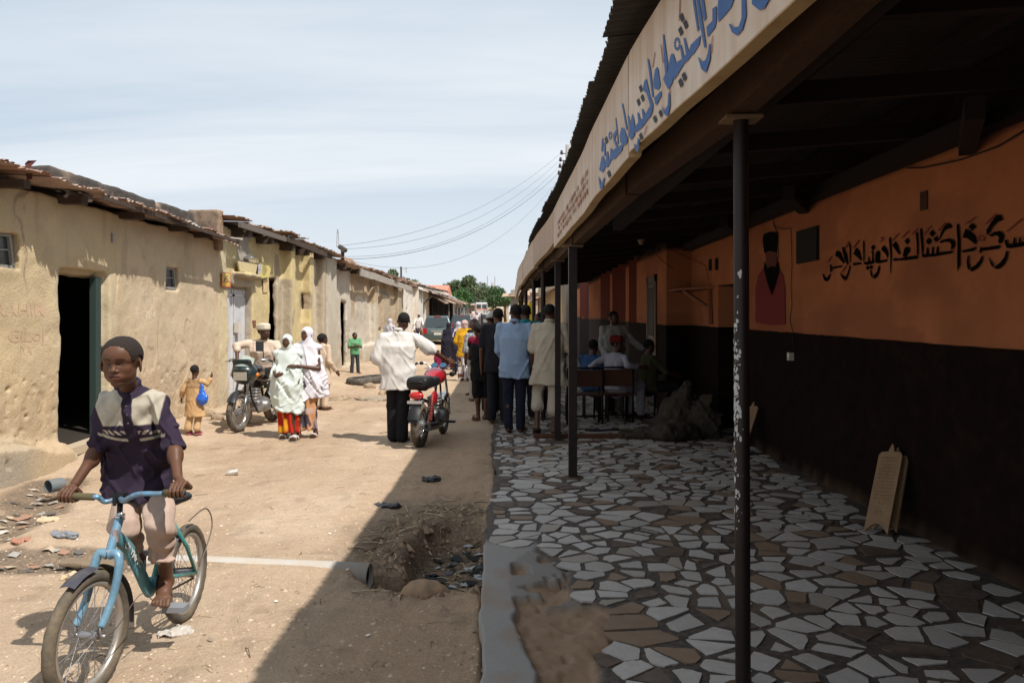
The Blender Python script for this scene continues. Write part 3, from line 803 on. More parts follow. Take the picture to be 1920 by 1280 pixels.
# corrugated roof
def eave_x(y): return np.interp(y, [-4, 3.5, 8, 11, 13.5, 20, 27, 33], [.50, .47, .47, .39, .31, .26, .12, .1])
def eave_z(y): return np.interp(y, [-4, 4, 14, 20, 27], [3.16, 3.15, 3.12, 3.0, 2.82])
rk = random.Random(3)
def corr_roof(name, ya, yb, ex, ez, xe, ze, mat, parent, amp=.011, per=.076, sheet=.8, jit=.03, cols=None, per_pts=6, nx_=8, tilt=.01, ragged=.03):
    V = []; Fc = []; C = []; y = ya
    while y < yb:
        w_ = min(sheet, yb-y); e0 = rk.gauss(0, jit); dz = rk.uniform(0, tilt); tw = rk.gauss(0, tilt*.6)
        n_ = max(3, int((w_+.05)/per*per_pts)); b = len(V)
        cc = cols(rk) if cols else (.4, .35, .3)
        for i in range(n_+1):
            yy = y+(w_+.05)*i/n_; rag = rk.gauss(0, ragged*.35)
            for j in range(nx_+1):
                t = j/nx_; x0 = float(ex(yy))-e0+(rag if j == 0 else 0)*np.sign(float(ex(yy))-xe)
                x = x0+(xe-x0)*t
                z = float(ez(yy))+(ze-float(ez(yy)))*t+amp*math.sin(2*PI*yy/per)+dz+tw*(i/n_-.5)+(rk.gauss(0, .003) if j == 0 else 0)
                V.append((x, yy, z)); C.append(cc)
        for i in range(n_):
            for j in range(nx_): Fc.append((b+i*(nx_+1)+j, b+(i+1)*(nx_+1)+j, b+(i+1)*(nx_+1)+j+1, b+i*(nx_+1)+j+1))
        y += w_
    return mk(name, V, np.array(Fc), mat, parent, True, np.array(C))
rfm = M('tin_grey', vcol=True, rough=.55, metal=.25, var=[(3, .5, (.045, .035, .028)), (25, .2, (.10, .085, .07))], bump=(40, .15, .004))
corr_roof('roof', -4, 27, eave_x, eave_z, 5.2, 3.62, rfm, vb, cols=lambda r: tuple(np.array((.065, .06, .055))*r.uniform(.8, 1.15)), jit=.012, ragged=.01, tilt=.003)
corr_roof('roof', -4, 32, lambda y: 5.15, lambda y: 3.6, 9.2, 3.3, M('tin_back', (.3, .2, .14), .7, .1), vb, per_pts=2, nx_=2)
# fascia boards
FX = [(-4, 1.0), (2.08, .75), (3.97, .60), (8.9, .47), (13, .32), (18.6, .14), (26.8, .10)]
def fas_x(y): return np.interp(y, [a for a, b in FX], [b for a, b in FX])
def fas_t(y): return np.interp(y, [-4, 2.1, 4.3, 9, 13, 20, 27], [3.13, 3.12, 3.05, 2.93, 2.95, 2.86, 2.72])
fbm_m = M('fascia_white', vcol=True, rough=.7, var=[(4, .35, (.42, .28, .16))], streak=((9, 9, .8), .5, (.30, .15, .07)), bump=[(18, .25, .01), (120, .2, .003)])
def fascia(ya, yb, zb0, zb1, dz=0, seed=0, rust=0.0):
    n_ = int((yb-ya)/.06)+2; ys = np.linspace(ya, yb, n_); V = []; C = []
    for y in ys:
        x = float(fas_x(y)); t = (y-ya)/(yb-ya); zb = zb0+(zb1-zb0)*t+float(fbm(np.array([y*1.7]), 0, seed, 2, 4)[0])*.009; zt = float(fas_t(y))+dz
        wv = float(fbm(np.array([y*.8]), 3, seed, 2, 4)[0])*.012
        prof = [(x+wv+.07, zt), (x+wv, zt), (x+wv, (zt*.6+zb*.4)), (x+wv, (zt*.3+zb*.7)), (x+wv+.002, zb+.004), (x+wv+.006, zb), (x+wv+.066, zb+.004), (x+wv+.07, zb+.01), (x+wv+.07, zt)]
        for q, (xx, z_) in enumerate(prof):
            V.append((xx, y, z_))
            c = np.array((.60, .52, .44)) if q < 5 else np.array((.52, .38, .20))
            if rust and q < 5: c = c*(1-rust)+np.array((.34, .17, .09))*rust*(.6+.4*math.sin(y*23))
            if q in (1,): c = c*.6+np.array((.4, .25, .1))*.4
            C.append(c)
    k = 9; Fc = [(i*k+j, (i+1)*k+j, (i+1)*k+j+1, i*k+j+1) for i in range(len(ys)-1) for j in range(k-1)]
    Fc += [tuple(range(k-1)), tuple((len(ys)-1)*k+j for j in range(k-2, -1, -1))]
    return mk('fascia_board', V, Fc, fbm_m, vb, 'auto', np.array(C))
fb1 = fascia(-4, 4.02, 2.55, 2.552, seed=1)
fb2 = fascia(4.03, 8.85, 2.535, 2.50, seed=2, rust=.12)
fascia(8.87, 12.3, 2.56, 2.52, seed=3, rust=.5); fascia(12.33, 16.2, 2.50, 2.48, seed=4, rust=.25); fascia(16.24, 26.6, 2.45, 2.34, seed=5, rust=.2)
def on_fascia(px, py, off=.004):
    dx = (px-960)/F; lo, hi = .5, 26.0
    for _ in range(50):
        mid = (lo+hi)/2
        if float(fas_x(mid))+float(fbm(np.array([mid*.8]), 3, 1 if mid < 4.02 else 2, 2, 4)[0])*.012-dx*mid > 0: lo = mid
        else: hi = mid
    Y = lo; return np.array([dx*Y-off, Y, CZ+(HY-py)/F*Y])
def inked(name, polys, mapf, mat, parent, sub=6):
    """flat painted strokes: outlines laid on the surface"""
    m = MB()
    for q in polys:
        pts = []
        for i in range(len(q)):
            a, b = np.array(q[i], float), np.array(q[(i+1) % len(q)], float)
            pts.append(a)
        m.add([mapf(*p) for p in pts], [tuple(range(len(pts)))])
    import bmesh
    o = m.build(name, mat, parent); bm = bmesh.new(); bm.from_mesh(o.data); bmesh.ops.triangulate(bm, faces=bm.faces[:], ngon_method='EAR_CLIP'); bm.to_mesh(o.data); bm.free()
    return o
def dia(x, y, rx, ry, sk=0): return [(x-rx, y+sk), (x, y-ry), (x+rx, y-sk), (x, y+ry)]
def ring(x, y, rx, ry, t=.6, n=14):
    out = []
    for i in range(n):
        a, b = 2*PI*i/n, 2*PI*(i+.85)/n
        out.append([(x+rx*math.cos(a), y+ry*math.sin(a)), (x+rx*math.cos(b), y+ry*math.sin(b)), (x+rx*t*math.cos(b), y+ry*t*math.sin(b)), (x+rx*t*math.cos(a), y+ry*t*math.sin(a))])
    return out
def bar(x0, y0, x1, y1, w_):
    d = math.hypot(x1-x0, y1-y0); nx_, ny_ = -(y1-y0)/d*w_/2, (x1-x0)/d*w_/2
    return [(x0+nx_, y0+ny_), (x1+nx_, y1+ny_), (x1-nx_, y1-ny_), (x0-nx_, y0-ny_)]
BL = [[(1105, -60), (1245, -60), (1225, 0), (1190, 60), (1160, 70), (1110, 30)],
 [(1040, -70), (1065, -70), (1070, 110), (1045, 200), (1010, 240), (975, 215), (955, 165), (965, 160), (985, 185), (1020, 180), (1040, 120)],
 [(885, -60), (1010, -60), (970, 50), (930, 100), (885, 150), (880, 100)], [(845, 60), (872, 40), (870, 150), (860, 190), (812, 250), (805, 180), (845, 140)],
 [(700, -80), (716, -80), (755, 200), (745, 215), (735, 150)], [(725, -80), (743, -80), (787, 200), (802, 320), (790, 320), (763, 180)], [(758, -80), (775, -80), (803, 120), (790, 145), (778, 100)],
 [(822, 290), (833, 300), (829, 400), (800, 487), (770, 460), (746, 376), (775, 415), (800, 400), (815, 350)],
 [(690, 335), (700, 300), (766, 235), (757, 300), (715, 365), (703, 372)],
 [(598, 420), (622, 405), (640, 395), (626, 300), (636, 302), (655, 380), (668, 365), (650, 252), (660, 255), (686, 345), (698, 340), (703, 372), (682, 402), (655, 425), (640, 450), (610, 500), (588, 533), (580, 480)],
 [(515, 530), (530, 488), (545, 480), (562, 380), (572, 358), (584, 362), (600, 420), (608, 440), (590, 500), (575, 555), (550, 600), (532, 565)],
 [(513, 230), (520, 232), (547, 430), (540, 485), (528, 490), (520, 400)],
 [(550, 610), (560, 640), (561, 705), (546, 782), (522, 760), (503, 705), (527, 738), (545, 700)],
 [(448, 545), (460, 468), (472, 448), (482, 462), (497, 572), (482, 602), (455, 592)], [(455, 655), (500, 605), (502, 640), (472, 702), (462, 695)],
 [(408, 388), (418, 400), (430, 450), (452, 655), (441, 645), (425, 520)],
 [(378, 600), (388, 545), (402, 525), (428, 640), (447, 695), (443, 745), (425, 785), (385, 812), (388, 775), (428, 705), (405, 625)],
 [(328, 885), (328, 845), (348, 815), (342, 750), (350, 752), (362, 800), (378, 790), (371, 725), (380, 728), (396, 775), (428, 750), (420, 785), (372, 852)],
 [(345, 918), (356, 932), (351, 1000), (340, 1017), (330, 1000), (316, 955), (338, 978)],
 [(282, 900), (308, 758), (318, 790), (328, 860), (322, 905), (300, 935)], [(238, 690), (246, 692), (278, 862), (268, 870)], [(276, 775), (284, 772), (304, 850), (292, 868)],
 [(223, 905), (236, 850), (254, 858), (277, 925), (270, 962), (246, 972), (228, 945)],
 [(172, 1062), (180, 1000), (200, 985), (247, 960), (240, 1002), (192, 1060)], [(178, 900), (205, 858), (210, 868), (192, 925), (218, 990), (207, 995), (183, 940)], [(195, 790), (200, 788), (218, 960), (211, 962)],
 [(128, 1102), (137, 1010), (146, 1012), (150, 1062), (158, 1055), (163, 988), (170, 990), (180, 1045), (142, 1120)],
 [(86, 1135), (104, 1040), (116, 1045), (132, 1105), (112, 1150)], [(82, 1180), (92, 1190), (98, 1230), (118, 1182), (124, 1190), (110, 1260), (92, 1262)],
 [(100, 1010), (106, 920), (113, 925), (111, 1012)], [(120, 1040), (118, 950), (126, 950), (130, 1040)]]
BL += ring(607, 295, 20, 46, .55, 10)+ring(160, 905, 12, 28, .5, 8)
BK = [dia(x, y, 17, 34, -10) for x, y in ((640, 120), (665, 165), (632, 210), (655, 512), (632, 553))]+[dia(x, y, 13, 28, -8) for x, y in ((365, 592), (377, 655), (350, 682), (497, 757), (460, 795), (366, 910), (152, 1160), (135, 935))]
f2 = lambda x, y: on_fascia(1100+x*.2813, y*.2813)
inked('lettering', BL, f2, M('paint_blue', (.045, .115, .30), .7, var=(20, .4, (.10, .16, .30))), fb1)
inked('lettering', BK, f2, M('paint_black', (.03, .03, .035), .7), fb1)
inked('lettering', [bar(628, 0, 622, 140, 5), bar(845, 240, 835, 355, 4), bar(500, 300, 512, 420, 4), bar(460, 350, 445, 450, 4), bar(560, 590, 556, 660, 4), bar(405, 840, 385, 900, 4)], f2, M('paint_red', (.3, .05, .03), .7), fb1)
# faded red notice on the farther boards
def faded(x0, x1, yfun, rows, col, par):
    P_ = []; r = random.Random(9)
    x = x0
    while x < x1:
        yc, h = yfun(x)
        for q in range(rows):
            yy = yc+(q-rows/2+.5)*h/rows
            if r.random() < .8: P_.append(bar(x, yy-h*.3/rows, x+r.uniform(-1.5, 1.5), yy+h*.3/rows, r.uniform(.8, 1.6)))
        x += 1.9
    inked('lettering', P_, lambda a, b: on_fascia(a, b, .008), M('paint_'+par, col, .8), fb2)
faded(1047, 1103, lambda x: (430-(x-1047)*1.62, 34+(x-1047)*.34), 3, (.30, .13, .075), 'fade')
# timber beam, rafters, purlins
wood = M('old_timber', (.055, .027, .013), .85, var=[(5, .6, (.04, .020, .010)), (40, .3, (.10, .055, .028))], streak=((3, .6, 18), .5, (.05, .028, .015)), bump=[(30, .4, .01)])
PB = [(-4, 1.2, 2.62), (2.0, .99, 2.585), (3.45, 1.0, 2.58), (5.4, .82, 2.54), (8.0, .66, 2.44), (10.4, .63, 2.47), (12.4, .54, 2.47), (15, .45, 2.45), (18.5, .36, 2.4), (23, .33, 2.36), (27, .28, 2.3)]
r = random.Random(2)
for (a, b) in zip(PB[:-1], PB[1:]):
    MB().beam((a[1], a[0]-.08, a[2]+.09+r.uniform(-.01, .01)), (b[1], b[0]+.1, b[2]+.09), .10, .17).build('beam', wood, vb)
MB().beam((1.13, 2.2, 2.72), (1.08, 8.0, 2.66), .09, .12).build('beam', M('rafter_black', (.018, .012, .009), .9), vb)
for i in range(24):
    y = -2+i*1.25
    MB().beam((float(fas_x(y))+.09, y, 2.90-.008*i), (XW+.1, y+.15, 3.08), .06, .12).build('rafter', M('rafter_black', (.018, .012, .009), .9), vb)
for xx, z_ in ((1.0, 3.10), (1.7, 3.15), (2.4, 3.2)):
    MB().beam((xx, -4, z_), (xx-.1, 27, z_-.15), .07, .07).build('purlin', M('rafter_black'), vb)
MB().beam((XW-.09, -4, 2.96), (XW-.09, 13.2, 2.90), .14, .12).build('wall_plate', M('plate_dark', (.014, .009, .007), .9), vb)
for y in (4.3, 7.2, 9.4):
    MB().beam((XW-.5, y, 2.86), (XW-.02, y+.9, 2.85), .10, .13).build('beam', M('plate_dark'), vb)
MB().bbox((XW-.03, 7.75, 2.28), (XW+.0, 8.3, 2.62)).build('wall_vent', M('vent_dark', (.015, .012, .01), .9), vb)
MB().bbox((XW-.01, 5.72, 2.50), (XW-.004, 5.82, 2.64)).build('dark_mark', M('soot', (.06, .025, .015), .9), vb)
# posts
pm = M('post_paint', (.014, .008, .007), .5, .0, var=[(30, .5, (.010, .007, .006)), (9, .25, (.05, .022, .016))], bump=(60, .2, .003), spec=.35)
chip = M('chip_white', (.48, .47, .46), .7)
def post(x, y, zt, w_, square=False, label='', lean=0.0, zb=None):
    t = thing('veranda_post', label, 'post', (x, y, FLOOR_Z if zb is None else zb), group='veranda roof posts')
    zb = FLOOR_Z if zb is None else zb
    m = MB()
    if square: m.box((x+lean/2, y, (zb+zt)/2), (w_, w_, zt-zb))
    else: m.tube([(x, y, zb), (x+lean, y, zt)], w_/2, 16)
    s = m.build('shaft', pm, t, 'auto')
    MB().box((x+lean, y, zt-.004), (w_*2.4, w_*2.0, .012)).build('cap_plate', M('cap_rust', (.2, .13, .08), .8), t)
    if not square or y < 9:
        MB().lathe((x, y, zb-.01), (0, 0, 1), [(w_*1.5, 0), (w_*1.3, .012), (w_*.9, .02), (w_*.6, .022)], 16).build('footing', M('foot_dirt', (.10, .065, .045), .95, bump=(30, .5, .01)), t, True)
    return t, s
# (placed after the photograph's post feet)
t1, s1 = post(1.012, 3.42, 2.575, .066, False, 'nearest dark pipe post with white chips in its paint', -.01)
q = random.Random(4); m = MB()
for _ in range(230):
    c_ = q.choice([1.37, 1.25, .98, 1.5]); z_ = c_+q.gauss(0, .12); a = math.radians(q.gauss(205, 24)); s = abs(q.gauss(.003, .0035))+.001; R_ = .0338
    cx0 = 1.011-.01*(z_-FLOOR_Z)/2.5
    pp = []
    for j in range(5):
        b = 2*PI*j/5+q.random(); da = s*math.cos(b)*q.uniform(.5, 1.1)/R_; pp.append((cx0+R_*math.cos(a+da), 3.42+R_*math.sin(a+da), z_+s*1.5*math.sin(b)))
    m.add(pp, [tuple(range(5))])
m.build('paint_chip', chip, s1)
post(.62, 7.97, 2.44, .085, True, 'square dark post standing clear on the pale tiles, second from the camera')
post(.61, 10.42, 2.47, .075, True, 'dark post in front of the man in the beige tunic')
post(.50, 12.5, 2.47, .075, False, 'dark pipe post just behind the man in the beige tunic')
post(.42, 15.0, 2.45, .075, False, 'dark pipe post between the man in the beige tunic and the man in blue')
post(.345, 19.2, 2.40, .08, False, 'thin dark post behind the youth in the teal shirt')
post(.30, 23.2, 2.36, .08, False, 'thin dark post, next to last towards the street end')
post(.27, 26.6, 2.3, .08, False, 'farthest thin dark post at the end of the veranda')

# writing on the orange wall
cw = lambda x, y: PXW(1530+x*.2031, 370+y*.2031, XW-.010)
WB = [[(1740,400),(1760,385),(1770,425),(1815,430),(1825,370),(1840,372),(1842,425),(1868,420),(1878,365),(1890,370),(1888,415),(1990,395),(1990,440),(1920,450),(1800,470),(1760,468),(1745,430)],
 [(1755,490),(1770,500),(1765,560),(1735,620),(1690,662),(1650,660),(1648,640),(1700,600),(1740,550)],[(1590,550),(1600,560),(1640,625),(1640,655),(1615,625)],
 [(1575,345),(1572,300),(1620,225),(1665,165),(1700,160),(1725,210),(1680,225),(1630,270),(1590,345)],
 [(1590,355),(1640,320),(1690,310),(1722,330),(1732,370),(1715,420),(1690,428),(1680,400),(1690,375),(1670,350),(1620,362)],
 [(1505,500),(1520,450),(1530,465),(1560,462),(1700,440),(1690,475),(1560,492),(1530,495),(1525,520)],
 [(1530,535),(1540,545),(1530,600),(1490,655),(1440,685),(1425,680),(1425,650),(1470,625),(1510,580)],[(1400,535),(1412,540),(1408,600),(1420,640),(1418,680),(1395,650),(1390,590)],
 [(1350,370),(1380,290),(1420,310),(1465,355),(1482,410),(1470,440),(1440,410),(1400,380)],[(1338,480),(1350,490),(1430,470),(1475,455),(1462,492),(1400,505),(1350,508)],dia(1440,272,35,36),
 [(1295,260),(1310,240),(1318,250),(1330,400),(1328,620),(1305,690),(1302,600),(1305,400)],
 [(1135,395),(1150,330),(1190,260),(1220,235),(1245,255),(1252,285),(1215,290),(1175,320),(1150,370),(1140,400)],
 [(1140,410),(1170,390),(1230,378),(1270,395),(1285,430),(1270,475),(1240,480),(1250,440),(1235,415),(1190,410),(1150,425)],
 [(978,525),(1015,525),(1022,460),(1035,465),(1038,525),(1065,520),(1072,455),(1085,460),(1085,520),(1108,515),(1115,450),(1128,455),(1130,508),(1270,490),(1250,518),(1100,545),(1000,555),(978,550)],
 dia(1072,333,28,34),dia(1040,405,28,34),dia(1108,385,26,32),
 [(958,300),(968,280),(978,300),(990,480),(985,530),(975,528),(968,420)],[(920,330),(935,318),(942,340),(945,530),(930,528),(928,420)],
 [(710,570),(720,560),(770,565),(800,555),(930,535),(940,540),(935,568),(840,580),(800,582),(720,588)],
 [(800,530),(815,470),(840,455),(865,470),(865,500),(845,525),(830,550),(805,550)],dia(840,405,24,32),
 [(700,440),(735,405),(750,430),(778,520),(765,530),(730,480)],[(672,385),(683,362),(692,385),(698,540),(690,700),(684,700),(685,540)],
 [(598,480),(625,440),(655,475),(668,530),(660,565),(640,520)],[(555,608),(560,585),(660,570),(655,592),(600,608)],
 [(545,600),(546,530),(560,495),(580,490),(590,510),(588,560),(585,590)],[(580,625),(590,632),(585,680),(560,740),(530,752),(530,722),(560,690)],[(495,670),(505,672),(520,720),(520,748),(505,720)],
 [(440,600),(480,590),(482,550),(492,550),(495,590),(515,585),(518,520),(505,500),(520,490),(530,510),(528,580),(540,590),(540,608),(470,625),(445,618)],
 dia(525,465,20,28),dia(475,650,18,22),dia(507,645,18,22),[(432,410),(440,392),(446,430),(445,590),(438,600),(434,500)],
 [(342,520),(370,462),(400,500),(420,570),(415,590),(385,555),(355,530)],[(340,605),(415,600),(415,618),(345,632)],
 [(240,460),(252,455),(285,530),(298,620),(290,625),(265,580),(245,510)],[(305,430),(315,425),(320,470),(318,600),(310,605),(308,520)],
 [(312,620),(318,640),(300,710),(275,770),(268,740),(290,700)],[(215,680),(235,710),(268,735),(265,770),(235,735)],
 [(175,540),(185,500),(200,490),(225,510),(255,580),(265,605),(255,612),(225,580),(200,550)],[(130,665),(128,620),(140,620),(142,645),(240,625),(235,645),(150,662),(140,690),(130,695)],
 [(130,700),(132,720),(120,760),(95,778),(75,765),(55,705),(65,705),(90,745),(110,730)]]
inked('lettering', WB, cw, M('wall_ink', (.004, .004, .004), .9, spec=.05), vb)
inked('lettering', [bar(a,b,c,d,11) for a,b,c,d in ((105,600,143,545),(270,470,308,405),(340,470,393,400),(700,405,762,335),(790,375,855,312),(885,340,938,288),(997,340,1063,263),(1127,310,1195,235),(1378,245,1475,182),(1563,250,1660,152),(1762,315,1903,195),(240,690,275,630))]+ring(1525,378,34,30,.6,9)+ring(610,375,16,14,.3,6)+[bar(622,385,590,415,8)], cw, M('wall_red', (.16, .012, .012), .6), vb)
c4 = lambda x, y: PXW(1400+x*.3907, 200+y*.3907, XW-.010)
pt = inked('painted_figure', [[(42,1035),(42,870),(55,810),(88,760),(150,770),(175,810),(184,870),(185,1045),(120,1048)]], c4, M('fig_red', (.17, .012, .012), .7), vb)
c4b = lambda x, y: PXW(1400+x*.3907, 200+y*.3907, XW-.013)
inked('painted_face', [[(88,690),(138,690),(146,740),(125,800),(95,775)]], c4b, M('fig_face', (.11, .02, .015), .7), pt)
c4c = lambda x, y: PXW(1400+x*.3907, 200+y*.3907, XW-.016)
inked('painted_beard', [[(84,740),(100,775),(118,765),(140,770),(150,740),(156,790),(140,850),(121,905),(100,850),(82,780)], [(76,640),(80,612),(110,600),(146,604),(149,640),(142,700),(110,692),(84,702)]], c4c, M('wall_ink'), pt)
# wires and socket on the wall
wm = M('cable_black', (.015, .013, .012), .6)
def cable(name, pts, r, parent, mat=wm): return MB().tube(pts, r, 5).build(name, mat, parent, True)
cable('cable', [PXW(*q, XW-.015) for q in ((1448,405),(1452,425),(1470,430),(1483,428),(1484,460),(1485,500),(1483,540),(1485,570),(1481,600),(1487,625),(1486,655))], .004, vb)
cable('cable', [PXW(*q, XW-.018) for q in ((1450,415),(1458,440),(1460,480),(1455,500))], .004, vb)
cable('cable', [PXW(*q, XW-.03) for q in ((1920,245),(1870,275),(1800,300),(1730,315),(1700,315))], .006, vb)
b_ = PXW(1482, 668, XW-.03); sk = MB().box(b_, (.05, .075, .085)).build('socket', M('socket', (.5, .45, .36), .5), vb)
MB().box(b_+np.array([-.012, -.01, .01]), (.03, .045, .035)).build('plug', M('plug', (.75, .72, .68), .4), sk)
for px, py in ((1331, 497), (1343, 495)):
    MB().box(PXW(px, py, XW-.02), (.02, .10, .17)).build('switch', M('vent_dark'), vb)
MB().lathe((1.9, 11.5, 2.86), (0, 0, -1), [(.0, 0), (.05, 0), (.05, .03), (.03, .035), (.03, .07), (.0, .07)], 14).build('ceiling_lamp_holder', M('holder', (.3, .22, .14), .6), vb)
for (a, b, c_) in (((1.9, 11.5, 2.84), (2.3, 11.8, 2.55), (2.6, 12.6, 2.5)), ((2.1, 11.4, 2.8), (2.9, 11.7, 2.5), (XW-.03, 12, 2.3))): cable('cable', [a, b, c_], .005, vb)

# bracket shelf on the wall
t = thing('wall_shelf', 'worn wooden bracket shelf fixed high on the orange wall', 'shelf', (2.8, 12.4, 2.2))
MB().add([(3.03, 11.75, 2.15), (3.03, 13.28, 2.15), (2.66, 13.25, 2.15), (2.62, 12.5, 2.15), (2.85, 11.95, 2.15), (3.03, 11.75, 2.18), (3.03, 13.28, 2.18), (2.66, 13.25, 2.18), (2.62, 12.5, 2.18), (2.85, 11.95, 2.18)],
   [(4, 3, 2, 1, 0), (5, 6, 7, 8, 9)]+[(i, (i+1) % 5, 5+(i+1) % 5, 5+i) for i in range(5)]).build('board', M('shelf_wood', (.25, .10, .05), .8, bump=(20, .4, .01)), t)
MB().beam((2.72, 12.35, 2.13), (3.02, 11.95, 1.85), .06, .05).build('brace', M('shelf_wood'), t)
MB().beam((3.01, 11.92, 2.15), (3.01, 11.86, 1.62), .05, .07).build('upright', M('shelf_wood'), t)

# writing boards leaning on the wall
def slate(base, top, w_, label, seed, lines=True, tilt=0.0, thick=.016):
    base = np.array(base, float); top = np.array(top, float); up = top-base; Lh = np.linalg.norm(up); up /= Lh
    nrm = np.array([-1.0, -.55, .25]); side = np.cross(up, nrm); side /= np.linalg.norm(side); nrm = np.cross(side, up); nrm /= np.linalg.norm(nrm)
    if nrm[0] > 0: nrm = -nrm; side = -side
    t = thing('writing_slate', label, 'writing board', base, group='writing boards leaning on the wall')
    out = [(-.5, 0), (-.5, .86), (-.40, .90), (-.12, .905), (-.07, .96), (0, 1.0), (.07, .96), (.12, .905), (.40, .90), (.5, .86), (.5, 0), (.38, .035), (.2, .085), (0, .10), (-.2, .085), (-.38, .035)]
    pts = [base+side*u*w_+up*v*Lh+nrm*thick/2 for u, v in out]
    b = MB().prism(pts, -nrm*thick).build('board', M('slate_wood', (.29, .18, .09), .6, var=[(10, .5, (.17, .095, .045))], bump=(25, .2, .005)), t)
    if lines:
        q = random.Random(seed); m = MB()
        for i in range(13):
            v = .83-i*.038; u = -.36
            while u < .34:
                l = q.uniform(.015, .05)
                a0 = base+side*u*w_+up*(v*Lh+q.uniform(-.004, .004))+nrm*(thick/2+.002); a1 = a0+side*l*w_+up*q.uniform(-.006, .006)
                m.beam(a0, a1, .0022, .0015, nrm); u += l+q.uniform(.012, .03)
        for i in range(10):
            a0 = base+side*q.uniform(-.12, .12)*w_+up*(.28+q.uniform(-.05, .05))*Lh+nrm*(thick/2+.002); m.beam(a0, a0+side*q.uniform(-.015, .015)+up*q.uniform(-.012, .012), .0025, .0015, nrm)
        m.build('handwriting', M('slate_ink', (.07, .035, .02), .8), b)
slate((2.74, 5.88, FLOOR_Z+.005), (2.99, 6.12, .72), .20, 'pale wooden writing board with lines of script, front of the pair by the black wall', 1)
slate((2.83, 5.93, FLOOR_Z+.005), (3.03, 6.12, .69), .20, 'wooden writing board tucked behind the one with script', 2, False)
slate((2.70, 9.35, FLOOR_Z+.005), (2.98, 9.6, .68), .20, 'writing board leaning beside the nearest post, close to the sacks', 3)

# heap of sacks
def sack(loc, r, label, seed, col, rz=0, lay=False):
    v = Vol([-r[0]*1.5, -r[1]*1.5, -.04], [r[0]*1.5, r[1]*1.5, r[2]*2.3], max(r)/20)
    v.ell((0, 0, r[2]*.8), r, k=0); v.box((0, 0, r[2]*.5), (r[0]*.9, r[1]*.85, r[2]*.45), .06, k=.1)
    if not lay: v.cap((0, 0, r[2]*1.4), (r[0]*.3, 0, r[2]*2.0), r[0]*.45, r[0]*.25, k=.1)
    v.noise((5, 5, 5), .06, 3, seed); v.noise((16, 16, 9), .018, 2, seed+5); v.crease(.022, (6, 6, 3), .16, seed+7, (.6, .3)); v.crease(.018, (9, 9, 6), .16, seed+8, (-.6, .5)); v.put(lambda X, Y, Z: -Z+X*0+Y*0, [-9]*3, [9, 9, 0], 0, 'i') if False else None
    o = v.obj('sack', M('jute', (.055, .042, .028), .95, var=(4, .6, (.03, .022, .016)), bump=[(80, .4, .004)]), relax=2); o.location = loc; o.rotation_euler = (0, 0, rz)
    tag(o, label, 'sack', 'sacks heaped on the veranda')
sack((2.35, 10.9, FLOOR_Z), (.30, .26, .30), 'full brown jute sack, tallest in the heap by the doorway', 3, 0)
sack((2.62, 10.75, FLOOR_Z), (.24, .22, .25), 'brown jute sack nearest the orange wall in the heap', 8, 0)
sack((2.18, 10.45, FLOOR_Z), (.33, .22, .13), 'flattened jute sack lying in front of the heap', 13, 0, .3, True)
sack((1.83, 10.6, FLOOR_Z), (.34, .16, .06), 'limp empty sack spread on the tiles', 17, 0, .1, True)
sack((2.5, 11.4, FLOOR_Z), (.26, .22, .32), 'dim jute sack at the back of the heap', 23, 0)

# school benches
def bench(loc, rz, label):
    t = thing('school_bench', label, 'bench', loc, rz, 'metal and wood school benches', local=True)
    fm = M('bench_steel', (.02, .02, .022), .45, .5); wd = M('bench_wood', (.10, .036, .018), .6, var=(8, .5, (.06, .022, .012)))
    for s in (-1, 1):
        MB().tube([(s*.27, -.02, 0), (s*.27, -.02, .42), (s*.27, .0, .86)], .016, 8).build('leg', fm, t, True)
        MB().tube([(s*.27, -.45, 0), (s*.27, -.42, .42), (s*.27, -.02, .42)], .016, 8).build('leg', fm, t, True)
    MB().tube([(-.27, .0, .86), (.27, .0, .86)], .016, 8).build('top_rail', fm, t, True)
    MB().tube([(-.27, -.02, .12), (.27, -.02, .12)], .014, 8).build('stretcher', fm, t, True)
    MB().box((0, 0, .70), (.5, .018, .26)).build('backrest', wd, t)
    MB().box((0, -.22, .44), (.54, .42, .022)).build('seat', wd, t)
    return t
b1 = bench((1.62, 12.15, FLOOR_Z), PI+.06, 'school bench with brown back that the seated man in white leans on')
dup(b1, (1.12, 12.0, FLOOR_Z), PI-.03, 'empty school bench with brown back between the posts')
def sandal(name, loc, rz, label, col, s=1.0, group=None):
    t = MB(); out = [(.035, -.12), (.045, -.06), (.038, 0), (.032, .07), (.036, .12), (.0, .135), (-.036, .12), (-.032, .07), (-.038, 0), (-.045, -.06), (-.035, -.12), (0, -.135)]
    t.prism([(x*s, y*s, 0) for x, y in out], (0, 0, .018*s))
    t.tube([(-.038*s, .0, .018), (-.02*s, -.04*s, .04*s), (0, -.085*s, .02)], .005, 6); t.tube([(.038*s, .0, .018), (.02*s, -.04*s, .04*s), (0, -.085*s, .02)], .005, 6)
    o = t.build(name, M('sandal_'+label[:12], col, .7)); o.location = loc; o.rotation_euler = (0, 0, rz); tag(o, label, 'sandal', group); return o
sandal('flip_flop', (1.18, 11.25, FLOOR_Z+.004), 1.4, 'dark flip flop lying on the tiles near the benches', (.02, .02, .03), group='loose flip flops under the benches')
sandal('flip_flop', (1.45, 11.3, FLOOR_Z+.004), 1.8, 'dark flip flop below the bench of the man in white', (.02, .02, .03), group='loose flip flops under the benches')
# sill strip in the floor near the people
MB().bbox((.3, 10.55, FLOOR_Z-.01), (2.0, 10.68, FLOOR_Z+.05)).build('floor_step', M('lint'), vb)
